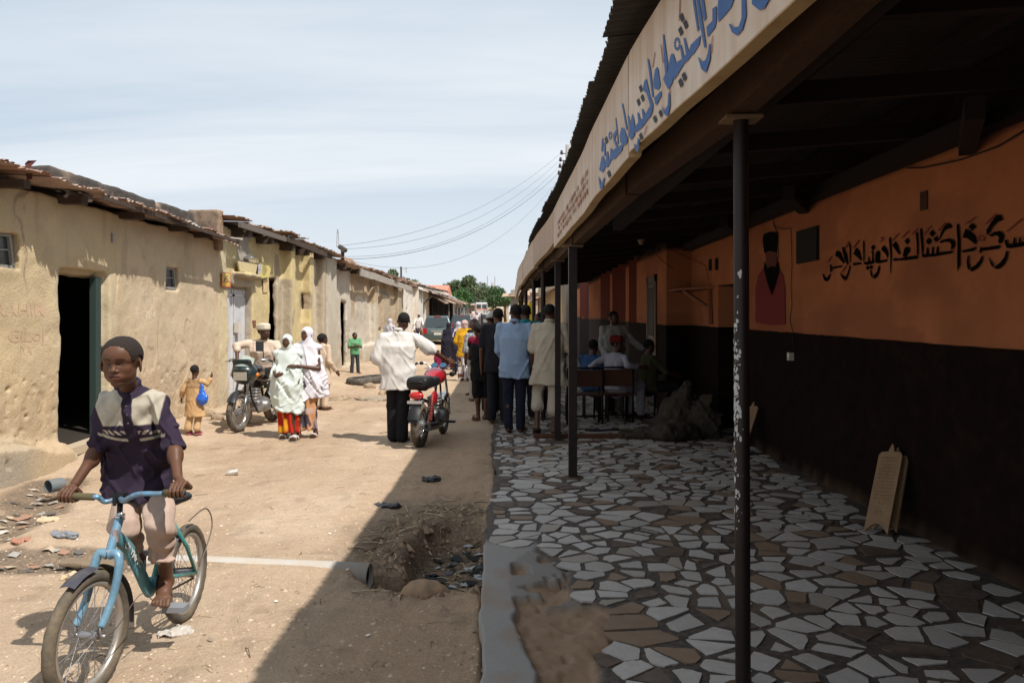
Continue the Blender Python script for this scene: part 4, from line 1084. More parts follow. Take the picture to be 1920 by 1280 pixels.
# ================================================================ the houses on the left
LX = -5.35
mudm = M('mud_plaster', vcol=True, rough=.95, spec=.15, var=[(3, .30, (.36, .27, .175)), (22, .25, (.64, .52, .35)), (90, .32, (.26, .19, .12)), (1.1, .28, (.52, .44, .31))],
         bump=[(6, .5, .04), (40, .8, .014), (150, .9, .006)])
sootm = M('soot_plaster', vcol=True, rough=.95, spec=.1, var=[(9, .5, (.03, .028, .027)), (60, .3, (.16, .12, .09))], bump=[(7, .5, .04), (45, .8, .012)])
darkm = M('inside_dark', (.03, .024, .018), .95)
def wall_vol(x0, x1, y0, y1, z0, z1, h):
    v = Vol([x0-.15, y0-.12, z0-.1], [x1+.25, y1+.12, z1+.15], h)
    v.box(((x0+x1)/2, (y0+y1)/2, (z0+z1)/2), ((x1-x0)/2, (y1-y0)/2, (z1-z0)/2), .02, k=0); return v
# ---- house one: tan mud house
h1 = thing('mud_house', 'tan mud plastered house with a ragged rusty tin roof and an open dark doorway', 'house', (-5.8, 10.5, 0))
v = wall_vol(LX-.38, LX, 5.6, 14.25, -.25, 3.12, .021)
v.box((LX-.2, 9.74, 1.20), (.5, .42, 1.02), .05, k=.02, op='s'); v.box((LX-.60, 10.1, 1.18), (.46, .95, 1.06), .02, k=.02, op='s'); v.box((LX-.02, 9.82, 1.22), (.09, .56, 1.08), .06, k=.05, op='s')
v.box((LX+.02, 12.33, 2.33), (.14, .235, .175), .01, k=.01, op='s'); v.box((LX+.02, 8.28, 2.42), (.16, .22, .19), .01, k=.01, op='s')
for (y, z, rr_) in ((8.55, 1.02, .05), (8.9, 1.06, .04), (9.12, .93, .025), (8.3, 1.12, .03), (8.62, .62, .05), (9.0, .60, .035), (8.3, .95, .06), (8.05, .7, .05), (9.05, 1.3, .03)):
    v.ell((LX+.02, y, z), (rr_*1.1, rr_*.8, rr_*.55), k=.008, op='s')
v.ell((LX+.10, 7.0, -.05), (.22, 1.5, .55), k=.25); v.ell((LX+.14, 8.1, -.08), (.26, .9, .42), k=.2); v.ell((LX+.1, 8.95, -.1), (.2, .5, .38), k=.15)
v.ell((LX+.38, 7.9, .22), (.16, .10, .12), k=.03, op='s')
v.noise((2.0, 2.0, 2.0), .030, 3, 5); v.noise((11, 11, 11), .010, 3, 15, mask=lambda x, y, z: .3+.7*sst(1.4, .4, z)*(y < 11.5)+.5*sst(.9, .2, z))
v.warp(lambda x, y, z: .014*sst(.28, .34, fbm(y*2.6, z*2.6, 1, 4, 91))*sst(1.9, 1.2, z)); v.warp(lambda x, y, z: .014*sst(.60, .70, vnoise(y*19, z*19, 0, 95))*sst(1.3, .9, z))
v.warp(lambda x, y, z: np.where(np.abs(y-10.55-.03*np.sin(z*9)-.05*(z-2))<.012, .02, 0)*sst(1.6, 2.2, z))
def h1col(V):
    x, y, z = V.T
    c = lerpc((.60, .475, .29), (.62, .49, .34), sst(10.2, 11.2, y))
    c = lerpc(c, (.46, .36, .19), .8*sst(9.0, 7.5, y)*sst(1.2, 2, z))
    c = lerpc(c, (.46, .33, .21), .7*sst(1.3, .5, z+.3*fbm(y*2, z*2, 0, 3, 3)))
    sur = ((np.abs(y-9.82) < .66+.05*fbm(z*5, 0, 0, 2, 3)) & (z < 2.32+.05*fbm(y*5, 0, 0, 2, 7)) & (x > LX-.2))
    c = lerpc(c, (.47, .43, .31), .75*sur*(.7+.3*fbm(y*9, z*9, 0, 2, 2)))
    c = lerpc(c, (.36, .28, .19), .55*sst(.15, .55, fbm(y*5, z*.5, 0, 3, 23))*sst(1.6, 2.6, z))
    c = lerpc(c, (.38, .29, .2), .4*sst(.2, .6, fbm(y*3, z*3, 0, 4, 33))); c = lerpc(c, (.17, .12, .08), .8*sst(.018, .006, np.abs(fbm(y*1.1, z*1.1, 2, 3, 133)))*sst(.15, .4, fbm(y*.8, z*.8, 7, 2, 134)))
    c = lerpc(c, (.62, .52, .36), .6*sst(13.55, 13.75, y)*(1-sst(13.9, 14.0, y)))
    c = lerpc(c, (.42, .36, .27), .5*sst(.3, .6, fbm(y*1.5+9, z*1.1, 0, 3, 43))*sst(2, .5, z))
    c = lerpc(c, (.33, .31, .27), .8*sst(8.6, 8.0, y)*sst(.55, .2, z))
    return c
wall1 = v.obj('wall', mudm, h1, h1col, relax=1)
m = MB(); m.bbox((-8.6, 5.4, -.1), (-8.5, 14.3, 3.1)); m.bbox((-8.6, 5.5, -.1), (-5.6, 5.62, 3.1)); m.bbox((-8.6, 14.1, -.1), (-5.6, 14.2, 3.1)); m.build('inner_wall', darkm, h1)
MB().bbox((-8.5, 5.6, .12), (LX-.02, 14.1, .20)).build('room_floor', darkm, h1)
blk = MB().beam((LX+.03, 9.25, .12), (LX+.08, 10.3, .15), .24, .10).build('threshold', M('threshold', (.42, .34, .24), .95, bump=(20, .4, .01)), h1)
MB().bbox((LX-.13, 10.13, .18), (LX-.05, 10.26, 2.24)).build('door_frame', M('door_green', (.03, .05, .045), .6), h1)
def _w(): pass
def window_(par, y, z, w_, h, x, lean=.06, glass=True):
    fr = MB(); t = .035
    for (a, b) in (((y-w_/2, z-h/2), (y+w_/2, z-h/2)), ((y-w_/2, z+h/2), (y+w_/2-lean, z+h/2+.01)), ((y-w_/2, z-h/2), (y-w_/2, z+h/2)), ((y+w_/2, z-h/2), (y+w_/2-lean, z+h/2))):
        fr.beam((x, a[0], a[1]), (x, b[0], b[1]), t, t, (1, 0, 0))
    fr.beam((x-.01, y-w_/2, z), (x-.01, y+w_/2-lean/2, z+.02), .015, .015, (1, 0, 0))
    f_ = fr.build('window', M('grey_wood', (.26, .25, .23), .85, bump=(30, .4, .01)), par)
    MB().add([(x-.02, y-w_/2, z-h/2), (x-.02, y+w_/2, z-h/2), (x-.02, y+w_/2-lean, z+h/2), (x-.02, y-w_/2, z+h/2)], [(0, 1, 2, 3)]).build('pane', M('dim_pane', (.05, .05, .045), .25, spec=.5), f_)
window_(h1, 12.33, 2.33, .40, .30, LX-.06); window_(h1, 8.28, 2.42, .38, .33, LX-.07)
def tincol(r):
    t = r.random(); base = np.array((.40, .30, .25)) if t < .5 else (np.array((.30, .17, .12)) if t < .8 else np.array((.5, .46, .42)))
    return tuple(base*r.uniform(.7, 1.1))
tin = M('tin_rust', vcol=True, rough=.6, metal=.2, var=[(5, .6, (.24, .12, .08)), (30, .3, (.5, .42, .36))], bump=(30, .2, .005))
corr_roof('roof', 6.0, 14.15, lambda y: -4.90+.03*np.sin(y*5), lambda y: 3.20-.012*(y-7)+.02*np.sin(y*7), -8.7, 3.40, tin, h1, amp=.013, jit=.05, tilt=.05, ragged=.06, cols=tincol)
def curl(pts, w_, name, mat, par, r=.12):
    m = MB(); n = 14; V = []
    (a, b) = pts; a = np.array(a, float); b = np.array(b, float); x_, y_, d_ = frame(b-a)
    for i in range(n+1):
        t = -1.2+4.6*i/n; rr_ = r*(1-.04*i)
        for p in (a, (a+b)/2, b): V.append(p+x_*rr_*math.cos(t)+y_*rr_*math.sin(t)+np.array([random.gauss(0, .008)]*3))
    m.add(V, [(i*3+j, (i+1)*3+j, (i+1)*3+j+1, i*3+j+1) for i in range(n) for j in (0, 1)])
    return m.build(name, mat, par, True)
tinb = M('tin_bare', (.34, .33, .33), .5, .35, var=(6, .5, (.2, .13, .1)))
a = P(112, 357, 9.1); curl((a, a+np.array([-.05, .45, -.02])), .4, 'bent_sheet', tinb, h1, .085)
a = P(150, 366, 9.35); curl((a, a+np.array([.0, .2, 0])), .3, 'bent_sheet', tinb, h1, .06)
m = MB(); c0 = P(50, 335, 8.3)
m.add([c0+np.array(q) for q in ((0, 0, -.02), (.05, .02, .0), (.03, .0, .12), (.09, .03, .20), (.02, -.01, .19), (-.02, 0, .16), (-.005, 0, .08), (.0, .03, .02), (.02, .05, .1))], [(0, 1, 2, 6), (2, 3, 4, 5, 6), (0, 7, 8, 6), (1, 8, 2)])
m.build('bent_strip', M('strip_red', (.11, .035, .03), .7), h1)
a = P(425, 452, 13.9); m = MB(); V = []
for i in range(13):
    for j in (0, 1): V.append(a+np.array([-.12+.30*j, -.24+.04*i, .05-.10*j+.012*math.sin(i*PI/2)-.01*i*.3*j]))
m.add(V, [(i*2, i*2+2, i*2+3, i*2+1) for i in range(12)]); m.build('loose_sheet', tin if False else M('tin_loose', (.42, .30, .24), .6, .1), h1, True)
rw = M('rafter_wood', (.07, .048, .035), .9, var=(6, .5, (.03, .022, .018)), bump=(30, .4, .01))
for (px, Y_, s) in ((20, 8.15, .14), (112, 9.25, .17), (232, 10.7, .15), (322, 12.2, .14), (378, 13.15, .15)):
    MB().beam((-6.4, Y_, 3.12), (-5.06, Y_, 3.10), s*.8, s*.6).build('rafter', rw, h1)
MB().beam((-4.93, 9.4, 3.155), (-4.94, 14.1, 3.075), .03, .05).build('eaves_board', rw, h1)
v = Vol([-6.15, 9.3, 2.9], [-5.2, 14.5, 3.95], .03)
v.box((-5.85, 11.9, 3.1), (.14, 2.25, .50), .03, k=0); v.box((-5.55, 14.15, 3.1), (.28, .12, .56), .02, k=.02)
v.noise((3, 3, 3), .022, 3, 6); v.noise((14, 14, 14), .012, 3, 7)
v.warp(lambda x, y, z: .03*sst(.25, .5, fbm(y*2.5, z*2.5, 0, 3, 8)))
v.obj('parapet', sootm, h1, lambda V: lerpc(lerpc((.24, .19, .145), (.065, .062, .060), sst(-.35, .15, fbm(V[:, 1]*1.5, V[:, 2]*2, 0, 3, 9)+.2)), (.44, .30, .2), .85*np.maximum(sst(.25, .5, fbm(V[:, 1]*2.5, V[:, 2]*2.5, 0, 3, 8)), sst(14.0, 14.05, V[:, 1]))), relax=1)
# chalk and paint scribbles
def wtext(s, px, py, size, mat, par, x=LX+.022, sx=1.0, name='graffiti'):
    o_ = PXW(px, py, x); return text_mesh(name, s, mat, par, o_, (0, 1, 0), (0, 0, 1), size, .001, sx=sx, conform=wall1)
rp = M('chalk_red', (.48, .34, .22), .95); wp_ = M('chalk_white', (.62, .53, .41), .95)
wtext('RAHIM', -8, 592, .20, rp, h1, LX+.024, 1.5); wtext('GiLoj', 18, 642, .20, rp, h1, LX+.024, 1.5); wtext('iYA', 44, 665, .14, rp, h1, LX+.04)
wtext('0721', 275, 566, .16, wp_, h1); wtext('S 7214', 268, 598, .16, wp_, h1); wtext('l', 285, 545, .14, wp_, h1); wtext('l/', 272, 648, .18, wp_, h1)
for (y, z) in ((10.42, 2.72),):
    MB().bbox((LX+.012, y, z), (LX+.03, y+.05, z+.12)).build('wall_tag', M('tag_grey', (.35, .33, .3), .8), h1)

# ---- house two: yellow, with a white metal door
h2 = thing('yellow_house', 'pale yellow plastered house with crumbling corners and a white metal door', 'house', (-5.8, 16.8, 0))
yel = np.array((.64, .52, .25))
v = wall_vol(LX-.35, LX, 14.22, 21.3, -.2, 3.42, .03)
v.box((LX-.55, 18.2, 1.5), (.5, .01, .01), .005, k=0)
for (y, xo, w_, z1) in ((18.33, .27, .17, 3.38), (20.05, .27, .17, 3.4)):
    v.box((LX+xo/2, y, z1/2-.1), (xo/2+.02, w_, z1/2+.1), .02, k=.015)
v.box((LX-.0, 15.42, 1.20), (.22, .70, 1.14), .02, k=.02, op='s'); v.box((LX-.3, 15.42, 1.20), (.3, .66, 1.12), .02, k=.02, op='s')
v.box((LX-.2, 17.50, 1.30), (.5, .30, 1.30), .05, k=.03, op='s'); v.box((LX-.56, 17.9, 1.30), (.46, .8, 1.3), .02, k=.02, op='s')
v.box((LX-.2, 20.75, 1.22), (.5, .28, 1.05), .02, k=.02, op='s')
v.box((LX+.05, 15.6, 2.56), (.12, .62, .04), .02, k=.03)
v.warp(lambda x, y, z: .035*sst(.05, .2, fbm(y*2.4, z*1.8, 0, 3, 55)+.9*sst(1.4, .2, z)*np.exp(-((y-18.2)/.5)**2)+.5*np.exp(-((y-20.0)/.3)**2)*sst(3.2, 1.5, z)-.15)*(np.exp(-((y-18.05)/.45)**2)+np.exp(-((y-20.05)/.35)**2)+.7*np.exp(-((z-2.42)/.14)**2)*(np.abs(y-15.45) < .8)))
v.noise((2, 2, 2), .03, 3, 65); v.noise((12, 12, 12), .013, 3, 66)
def h2col(V):
    x, y, z = V.T
    c = lerpc(yel, yel*.85, sst(0, .6, fbm(y*1.5, z*1.5, x, 3, 75)))
    c = lerpc(c, (.62, .55, .40), .6*sst(14.9, 14.5, y))
    c = lerpc(c, (.40, .35, .27), .75*sst(1.0, .2, z+.5*fbm(y*3, z*2, 0, 3, 76)))
    c = lerpc(c, (.33, .33, .32), .95*sst(.0, .06, .12-np.abs(y-15.6)*.5+.10*fbm(y*5, z*5, 0, 3, 78)+.1)*sst(2.72, 2.8, z)*(x > LX-.1)*(np.abs(y-15.75) < .55))
    bare = sst(.05, .3, fbm(y*2.4, z*1.8, 0, 3, 55)+.9*sst(1.4, .2, z)*np.exp(-((y-18.2)/.5)**2)+.5*np.exp(-((y-20.0)/.3)**2)*sst(3.2, 1.5, z)-.15)*(np.exp(-((y-18.05)/.5)**2)+np.exp(-((y-20.05)/.4)**2))
    c = lerpc(c, (.30, .235, .165), np.clip(1.3*bare, 0, .95))
    lint = (np.abs(y-15.45) < .78) & (z > 2.28) & (z < 2.56+.05*fbm(y*4, 0, 0, 2, 1))
    c = lerpc(c, (.34, .30, .25), .9*lint)
    rec = (x < LX-.03) & (y > 14.6) & (y < 16.2) & (z < 2.4); c = lerpc(c, (.38, .35, .31), .9*rec)
    jamb = (np.abs(y-17.75) < .5) & (z < 2.65+.1*fbm(y*5, z, 0, 2, 4)); c = lerpc(c, (.36, .32, .27), .8*jamb*(y > 17.5))
    c = lerpc(c, (.60, .58, .54), .85*sst(20.2, 20.3, y))
    return c
v.obj('wall', mudm, h2, h2col, relax=1)
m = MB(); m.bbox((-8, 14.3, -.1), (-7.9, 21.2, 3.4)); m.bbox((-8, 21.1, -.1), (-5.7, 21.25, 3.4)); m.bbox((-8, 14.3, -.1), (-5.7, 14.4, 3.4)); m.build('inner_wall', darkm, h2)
wd_ = M('white_steel', (.62, .63, .65), .5, .1, var=(5, .4, (.45, .42, .38)), bump=(12, .15, .01))
for k, (ya, yb) in enumerate(((14.78, 15.38), (15.44, 16.05))):
    m = MB(); m.bbox((LX-.20, ya, .12), (LX-.17, yb, 2.28))
    for j in range(15): m.bbox((LX-.171, ya+.05+j*(yb-ya-.12)/15, .25), (LX-.158, ya+.05+(j+.5)*(yb-ya-.12)/15, 2.1))
    m.bbox((LX-.17, ya, 2.14), (LX-.145, yb, 2.18)); m.bbox((LX-.17, ya, .12), (LX-.145, ya+.04, 2.28)); m.bbox((LX-.17, yb-.04, .12), (LX-.145, yb, 2.28))
    d_l = m.build('door_leaf', wd_, h2)
    if k == 1: MB().bbox((LX-.145, 15.42, 1.42), (LX-.05, 15.60, 1.62)).build('lock_box', M('lock_pale', (.55, .50, .44), .7), d_l)
m = MB(); m.bbox((LX-.22, 16.05, .1), (LX-.14, 16.12, 2.33)); m.bbox((LX-.22, 14.70, .1), (LX-.14, 14.78, 2.33)); m.bbox((LX-.22, 14.78, 2.28), (LX-.14, 16.05, 2.33)); m.build('door_frame', M('frame_grey', (.3, .28, .26), .6), h2)
MB().bbox((LX-.13, 16.13, 1.52), (LX+.02, 16.26, 1.66)).build('hinge_block', M('rusty', (.2, .09, .05), .8), h2)
MB().bbox((LX-.30, 17.16, 0), (LX-.02, 17.20, 2.55)).build('door_leaf', M('wood_grey', (.12, .105, .09), .85, bump=(20, .4, .01)), h2)
MB().bbox((LX-.34, 20.47, 0), (LX-.30, 21.03, 2.27)).build('door_leaf', M('wood_grey'), h2)
# sign boards over and beside the door
def board(par, name, pts, x, th, mat, label=None):
    ps = [PXW(a, b, x) for a, b in pts]; return MB().prism(ps, (-th, 0, 0)).build(name, mat, par, label=label)
board(h2, 'name_board', ((446, 489), (483, 496), (479, 515), (450, 508)), LX+.10, .03, M('board_yel', (.58, .47, .26), .85, var=(8, .4, (.42, .33, .2))))
def flat_tag(pts, x, mat, nm, lb, th=.008):
    ps = [PXW(a, b, x) for a, b in pts]; o = MB().prism(ps, (-th, 0, 0)).build(nm, mat); tag(o, lb, 'sign'); return o
s1_ = flat_tag(((416.5, 510), (432.5, 512), (432.5, 539), (416, 538)), LX+.04, M('sign_red', (.55, .12, .07), .6), 'wall_sign', 'small red and yellow sign at the corner left of the white door')
for (pts, col) in (((( 417.6, 511.8), (431.4, 513.6), (431.4, 528), (417.4, 527)), (.62, .52, .12)), (((417.4, 529), (431.4, 530), (431.4, 536.5), (417.4, 535.5)), (.62, .40, .06))):
    board(s1_, 'colour_field', pts, LX+.043, .004, M('field%d' % int(col[1]*100), col, .6))
q = random.Random(8)
for i, (cc) in enumerate(((.5, .06, .04), (.1, .3, .25), (.5, .06, .04), (.25, .35, .4))):
    m = MB()
    for _ in range(7): 
        px, py = 419+6*(i % 2)+q.uniform(0, 5), 515+q.uniform(0, 11); m.prism([PXW(px+a, py+b, LX+.046) for a, b in ((0, 0), (1.2, 0), (1.2, 1.8), (0, 1.8))], (-.003, 0, 0))
    m.build('emblem', M('emb%d' % i, cc, .6), s1_)
s2_ = flat_tag(((489, 489), (503, 495), (508, 504), (505, 519), (490, 522), (483, 517)), LX+.09, M('banner_yel', (.60, .50, .15), .7, var=(12, .4, (.5, .45, .3))), 'notice_board', 'weathered yellow notice with small lettering above the white door')
for i in range(4): text_mesh('lettering', ('FAMILY CARE', 'HEALTH POST', 'OPEN DAILY', 'WELCOME')[i] if False else ('nnn nnnn', 'nnnnnnnnn', 'nn nnnnn', 'n nnnn')[i], M('notice_ink', (.25, .2, .1), .8), s2_, PXW(492.5, 501+i*4.4, LX+.1), (0, 1, 0), (0, 0, 1), .07, .001)
board(s2_, 'picture_strip', ((484, 497), (489, 491), (490, 508), (484, 518)), LX+.096, .004, M('strip_pic', (.5, .48, .5), .6, var=(14, .9, (.15, .14, .25))))
flat_tag(((494, 524), (502.5, 525), (502, 549), (494, 548)), LX+.03, M('sign_cream', (.62, .5, .28), .7, var=(20, .8, (.4, .15, .08))), 'wall_sign', 'narrow cream and orange poster between the two yellow house doors')
v = Vol([-.16, -.3, -.1], [.2, .3, .1], .015); v.ell((0, -.08, 0), (.07, .13, .05), k=0); v.ell((0, .1, .0), (.06, .1, .04), k=.03); v.noise((12, 12, 12), .02, 3, 4)
o = v.obj('cloth_bundle', M('rag_white', (.6, .58, .54), .9), h2); o.matrix_parent_inverse = Matrix(); o.location = Vector(PXW(468, 483, LX+.07))-h2.location
corr_roof('roof', 14.15, 21.6, lambda y: -4.98+.03*np.sin(y*4), lambda y: 3.50+.02*(y-14)*(y < 18)+.08*(y >= 18)-.02*np.maximum(y-18, 0), -8.2, 3.62, tin, h2, amp=.014, jit=.06, tilt=.05, ragged=.07, cols=tincol, per_pts=5)
for (Y_, s) in ((15.0, .2), (16.4, .18), (18.0, .2), (19.3, .2), (20.7, .18)): MB().beam((-6.2, Y_, 3.38), (-5.02, Y_, 3.34), s, .16).build('rafter', rw, h2)
MB().beam((-4.99, 14.3, 3.42), (-4.99, 17.2, 3.44), .05, .10).build('eaves_board', M('eaves_dark', (.13, .11, .095), .9, bump=(20, .4, .01)), h2); MB().beam((-5.0, 17.3, 3.47), (-4.98, 21.5, 3.40), .05, .12).build('eaves_board', rw, h2)
blob = Vol([-6.6, 17.5, 3.3], [-5.3, 21.5, 4.2], .05); blob.ell((-6.0, 19.3, 3.5), (.28, 1.5, .36), k=0); blob.noise((2, 2, 2), .06, 3, 3)
blob.obj('parapet', mudm, h2, lambda V: lerpc((.42, .34, .24), (.3, .24, .17), sst(0, .4, fbm(V[:, 1]*2, V[:, 2]*3, 0, 3, 1))), relax=1)

# ---- grey plastered house with tall buttress and long board eaves
h3 = thing('grey_house', 'long low house of stained white grey plaster with buttresses and a weathered eaves board', 'house', (-5.9, 30, 0))
v = wall_vol(LX-.35, LX-.02, 21.25, 38.6, -.2, 3.3, .05)
v.box((LX+.17, 21.50, 1.6), (.19, .16, 1.8), .02, k=.03)
v.box((LX+.17, 22.35, 1.75), (.22, .62, 2.05), .04, k=.03)
v.box((LX-.2, 24.95, 1.1), (.5, .36, 1.15), .02, k=.02, op='s'); v.box((LX-.56, 25.4, 1.1), (.44, 1.0, 1.15), .02, k=.02, op='s')
v.box((LX+.17, 29.7, 1.35), (.2, .32, 1.55), .04, k=.04); v.box((LX+.17, 35.9, 1.4), (.24, .55, 1.7), .04, k=.04)
v.box((LX+.03, 32.6, 1.25), (.08, 1.0, 1.45), .02, k=.03)
v.box((LX+.22, 28.4, .35), (.30, 1.25, .40), .05, k=.05); v.box((LX+.4, 25.3, .05), (.5, .7, .14), .06, k=.08)
v.noise((1.5, 1.5, 1.5), .045, 3, 85); v.noise((8, 8, 8), .022, 3, 86)
def h3col(V):
    x, y, z = V.T
    c = lerpc((.56, .53, .47), (.47, .43, .37), sst(-.1, .5, fbm(y*.9, z*1.2, 0, 3, 95)))
    c = lerpc(c, (.40, .28, .17), .9*sst(.0, .12, fbm(y*.8+4, z*1.4, 0, 3, 96)+.45*sst(1.9, 2.9, z)*sst(25, 27, y)-.05*1)*sst(1.5, 2.1, z)*(y > 26))
    c = lerpc(c, (.36, .28, .19), .85*sst(31.2, 31.6, y)*sst(.9, 1.2, 1.2+0*z)); 
    blk_ = (y > 31.6) & (y < 33.6) | (y > 35.3); c = lerpc(c, (.28, .24, .18)*np.ones(3)*1.0, .8*blk_*(.75+.25*np.sign(np.sin(z*16))))
    c = lerpc(c, (.48, .38, .27), .7*sst(.9, .1, z+.4*fbm(y*2, z*2, 0, 3, 97)))
    c = lerpc(c, (.38, .31, .22), .8*((y < 21.72) & (y > 21.3)))
    c = lerpc(c, (.44, .37, .28), .5*sst(.1, .5, fbm(y*4, z*.6, 0, 3, 98)))
    return c
v.obj('wall', mudm, h3, h3col, relax=1)
m = MB(); m.bbox((-8, 21.3, -.1), (-7.9, 38.5, 3.2)); m.bbox((-8, 38.4, -.1), (-5.7, 38.5, 3.2)); m.bbox((-8, 21.3, -.1), (-5.7, 21.4, 3.2)); m.build('inner_wall', darkm, h3)
corr_roof('roof', 23.1, 38.8, lambda y: -4.95+.0*y, lambda y: 3.40+.05*np.sin(y*.7), -8.2, 3.6, tin, h3, amp=.016, jit=.07, tilt=.06, ragged=.06, cols=tincol, per_pts=4, nx_=4)
corr_roof('roof', 20.9, 23.0, lambda y: -4.85, lambda y: 3.52-.03*(y-21), -6.2, 3.62, tin, h3, amp=.016, jit=.05, tilt=.03, ragged=.06, cols=tincol, per_pts=4, nx_=4)
for i in range(6):
    ya = 25.6+i*2.15; MB().beam((-4.97, ya, 3.22-.012*i+.02*(i % 2)), (-4.95, ya+2.13, 3.215-.012*(i+1)), .05, .24).build('eaves_board', M('eaves_grey', (.36, .33, .29), .85, var=(6, .6, (.2, .16, .12))), h3)
for (Y_) in (23.6, 24.4, 26, 28, 30.5, 33, 35.2): MB().beam((-6.2, Y_, 3.28), (-5.02, Y_, 3.24), .16, .12).build('rafter', rw, h3)
MB().beam((-4.75, 21.9, 3.62), (-5.1, 23.5, 3.50), .10, .10).build('rafter', rw, h3)
MB().box((LX+.0, 27.2, 3.40), (.5, 1.6, .12)).build('roof_patch', M('roof_brown', (.28, .19, .13), .9, bump=(10, .5, .03)), h3) if False else None
v = Vol([-5.5, 23.2, 3.2], [-4.7, 25.9, 3.8], .04); v.ell((-5.1, 24.2, 3.42), (.22, .8, .14), k=0); v.ell((-5.1, 25.2, 3.4), (.2, .45, .12), k=.05); v.noise((4, 4, 4), .05, 3, 2)
v.obj('roof_rubble', M('roof_brown', (.3, .2, .14), .9, bump=(10, .5, .03)), h3)

# ---- white house and the shops beyond
h4 = thing('white_house', 'bright whitewashed house wall with a small square opening, beyond the grey house', 'house', (-6.2, 43.5, 0))
v = wall_vol(-6.2, -5.72, 38.7, 48.5, -.2, 3.55, .07); v.box((-5.8, 42.6, 2.05), (.4, .28, .22), .02, k=0, op='s'); v.noise((1.5, 1.5, 1.5), .06, 3, 5)
v.box((-5.62, 46.9, 1.7), (.25, 1.5, 1.9), .05, k=.04)
v.obj('wall', mudm, h4, lambda V: lerpc(lerpc((.74, .72, .68), (.58, .52, .44), sst(.1, .6, fbm(V[:, 1]*1.1, V[:, 2]*.5, 0, 3, 3))), (.42, .38, .33), .7*sst(.15, .5, fbm(V[:, 1]*2, V[:, 2]*2, 3, 3, 4))*sst(2.9, 3.4, V[:, 2])), relax=1)
MB().bbox((-8.5, 38.8, -.1), (-6.25, 48.4, 3.4)).build('inner_wall', darkm, h4)
corr_roof('roof', 38.6, 46, lambda y: -5.45, lambda y: 3.62-.01*(y-38), -8.5, 3.85, tin, h4, amp=.016, jit=.08, tilt=.06, ragged=.06, cols=tincol, per_pts=3, nx_=3)
h5 = thing('shop_row', 'row of open shops under sagging brown tin awnings on poles', 'shop', (-6.5, 60, 0))
m = MB(); m.bbox((-6.6, 48.6, -.2), (-6.05, 57, 3.6)); m.build('wall', M('beige_wall', (.55, .46, .35), .9, streak=((3, 3, .4), .5, (.4, .32, .24)), bump=(6, .3, .03)), h5)
MB().bbox((-6.04, 53.3, 1.4), (-6.0, 54.4, 2.6)).build('window', M('white_wood', (.62, .58, .52), .8), h5)
MB().bbox((-9, 57.05, -.2), (-8.2, 84, 4.2)).build('shop_back', M('shop_dark', (.045, .045, .05), .9), h5)
m = MB()
for y in (57.1, 62, 67, 72, 77, 83.5): MB().bbox((-8.2, y, -.2), (-6.3, y+.2, 4.0)).build('partition', M('shop_dark'), h5)

def tinbrown(r): return tuple(np.array((.36, .27, .2))*r.uniform(.7, 1.2))
corr_roof('awning', 46, 64, lambda y: -5.15+.008*(y-46), lambda y: 3.28+slope(y)*.9-.004*(y-46), -6.9, 3.95, tin, h5, amp=.02, per=.12, jit=.12, tilt=.08, ragged=.1, cols=lambda r: tuple(np.array((.5, .44, .38))*r.uniform(.7, 1.1)), per_pts=3, nx_=3)
corr_roof('awning', 56, 86, lambda y: -4.75, lambda y: 2.62+slope(y)*.75, -7.4, 4.1, tin, h5, amp=.02, per=.12, jit=.15, tilt=.1, ragged=.1, cols=tinbrown, per_pts=3, nx_=3)
corr_roof('roof', 47, 86, lambda y: -6.7, lambda y: 4.0+slope(y)*.6, -9.5, 4.9, tin, h5, amp=.02, per=.12, jit=.1, tilt=.1, ragged=.1, cols=lambda r: tuple(np.array((.30, .22, .17))*r.uniform(.7, 1.2)), per_pts=2, nx_=2)
m = MB(); m.beam((-6.0, 47.5, 2.0), (-5.2, 50.5, 3.15), .07, .07); m.build('brace', M('brace_dark', (.05, .045, .04), .8), h5)
for y in (60, 64.5, 69, 73.5, 78, 82, 85.5): MB().cyl((-4.85, y, float(slope(y))), (-4.85, y, 2.6+float(slope(y))*.75), .05, n=6).build('pole', M('pole_grey', (.2, .18, .16), .9), h5)
MB().box((-5.4, 81, 1.9), (.9, 1.4, 1.9)).build('kiosk', M('kiosk_grey', (.26, .31, .34), .7, var=(2, .5, (.15, .18, .2))), h5)

# ================================================================ far end of the street
def gable(name, label, x0, x1, y0, y1, z0, ze, zr, wallc, roofc, ridge='x', cat='building'):
    t = thing(name, label, cat, ((x0+x1)/2, (y0+y1)/2, z0))
    MB().bbox((x0, y0, z0-1), (x1, y1, ze)).build('wall', M('w_'+label[:16], wallc, .9, bump=(3, .2, .03)), t)
    e = .5
    if ridge == 'x': pts = [(x0-e, y0-e, ze), (x1+e, y0-e, ze), (x1+e, y1+e, ze), (x0-e, y1+e, ze), (x0-e, (y0+y1)/2, zr), (x1+e, (y0+y1)/2, zr)]; f = [(0, 1, 5, 4), (2, 3, 4, 5), (0, 4, 3), (1, 2, 5), (3, 2, 1, 0)]
    else: pts = [(x0-e, y0-e, ze), (x0-e, y1+e, ze), (x1+e, y1+e, ze), (x1+e, y0-e, ze), ((x0+x1)/2, y0-e, zr), ((x0+x1)/2, y1+e, zr)]; f = [(0, 1, 5, 4), (2, 3, 4, 5), (0, 4, 3), (1, 2, 5), (3, 2, 1, 0)]
    MB().add(pts, f).build('roof', M('r_'+label[:16], roofc, .7, .0, var=(1, .3, tuple(q*.7 for q in roofc))), t); return t
gable('red_roof_house', 'building with a broad pale red roof behind the shops', -13.6, -8.6, 96, 106, 1.2, 4.6, 6.0, (.5, .42, .34), (.58, .22, .15))
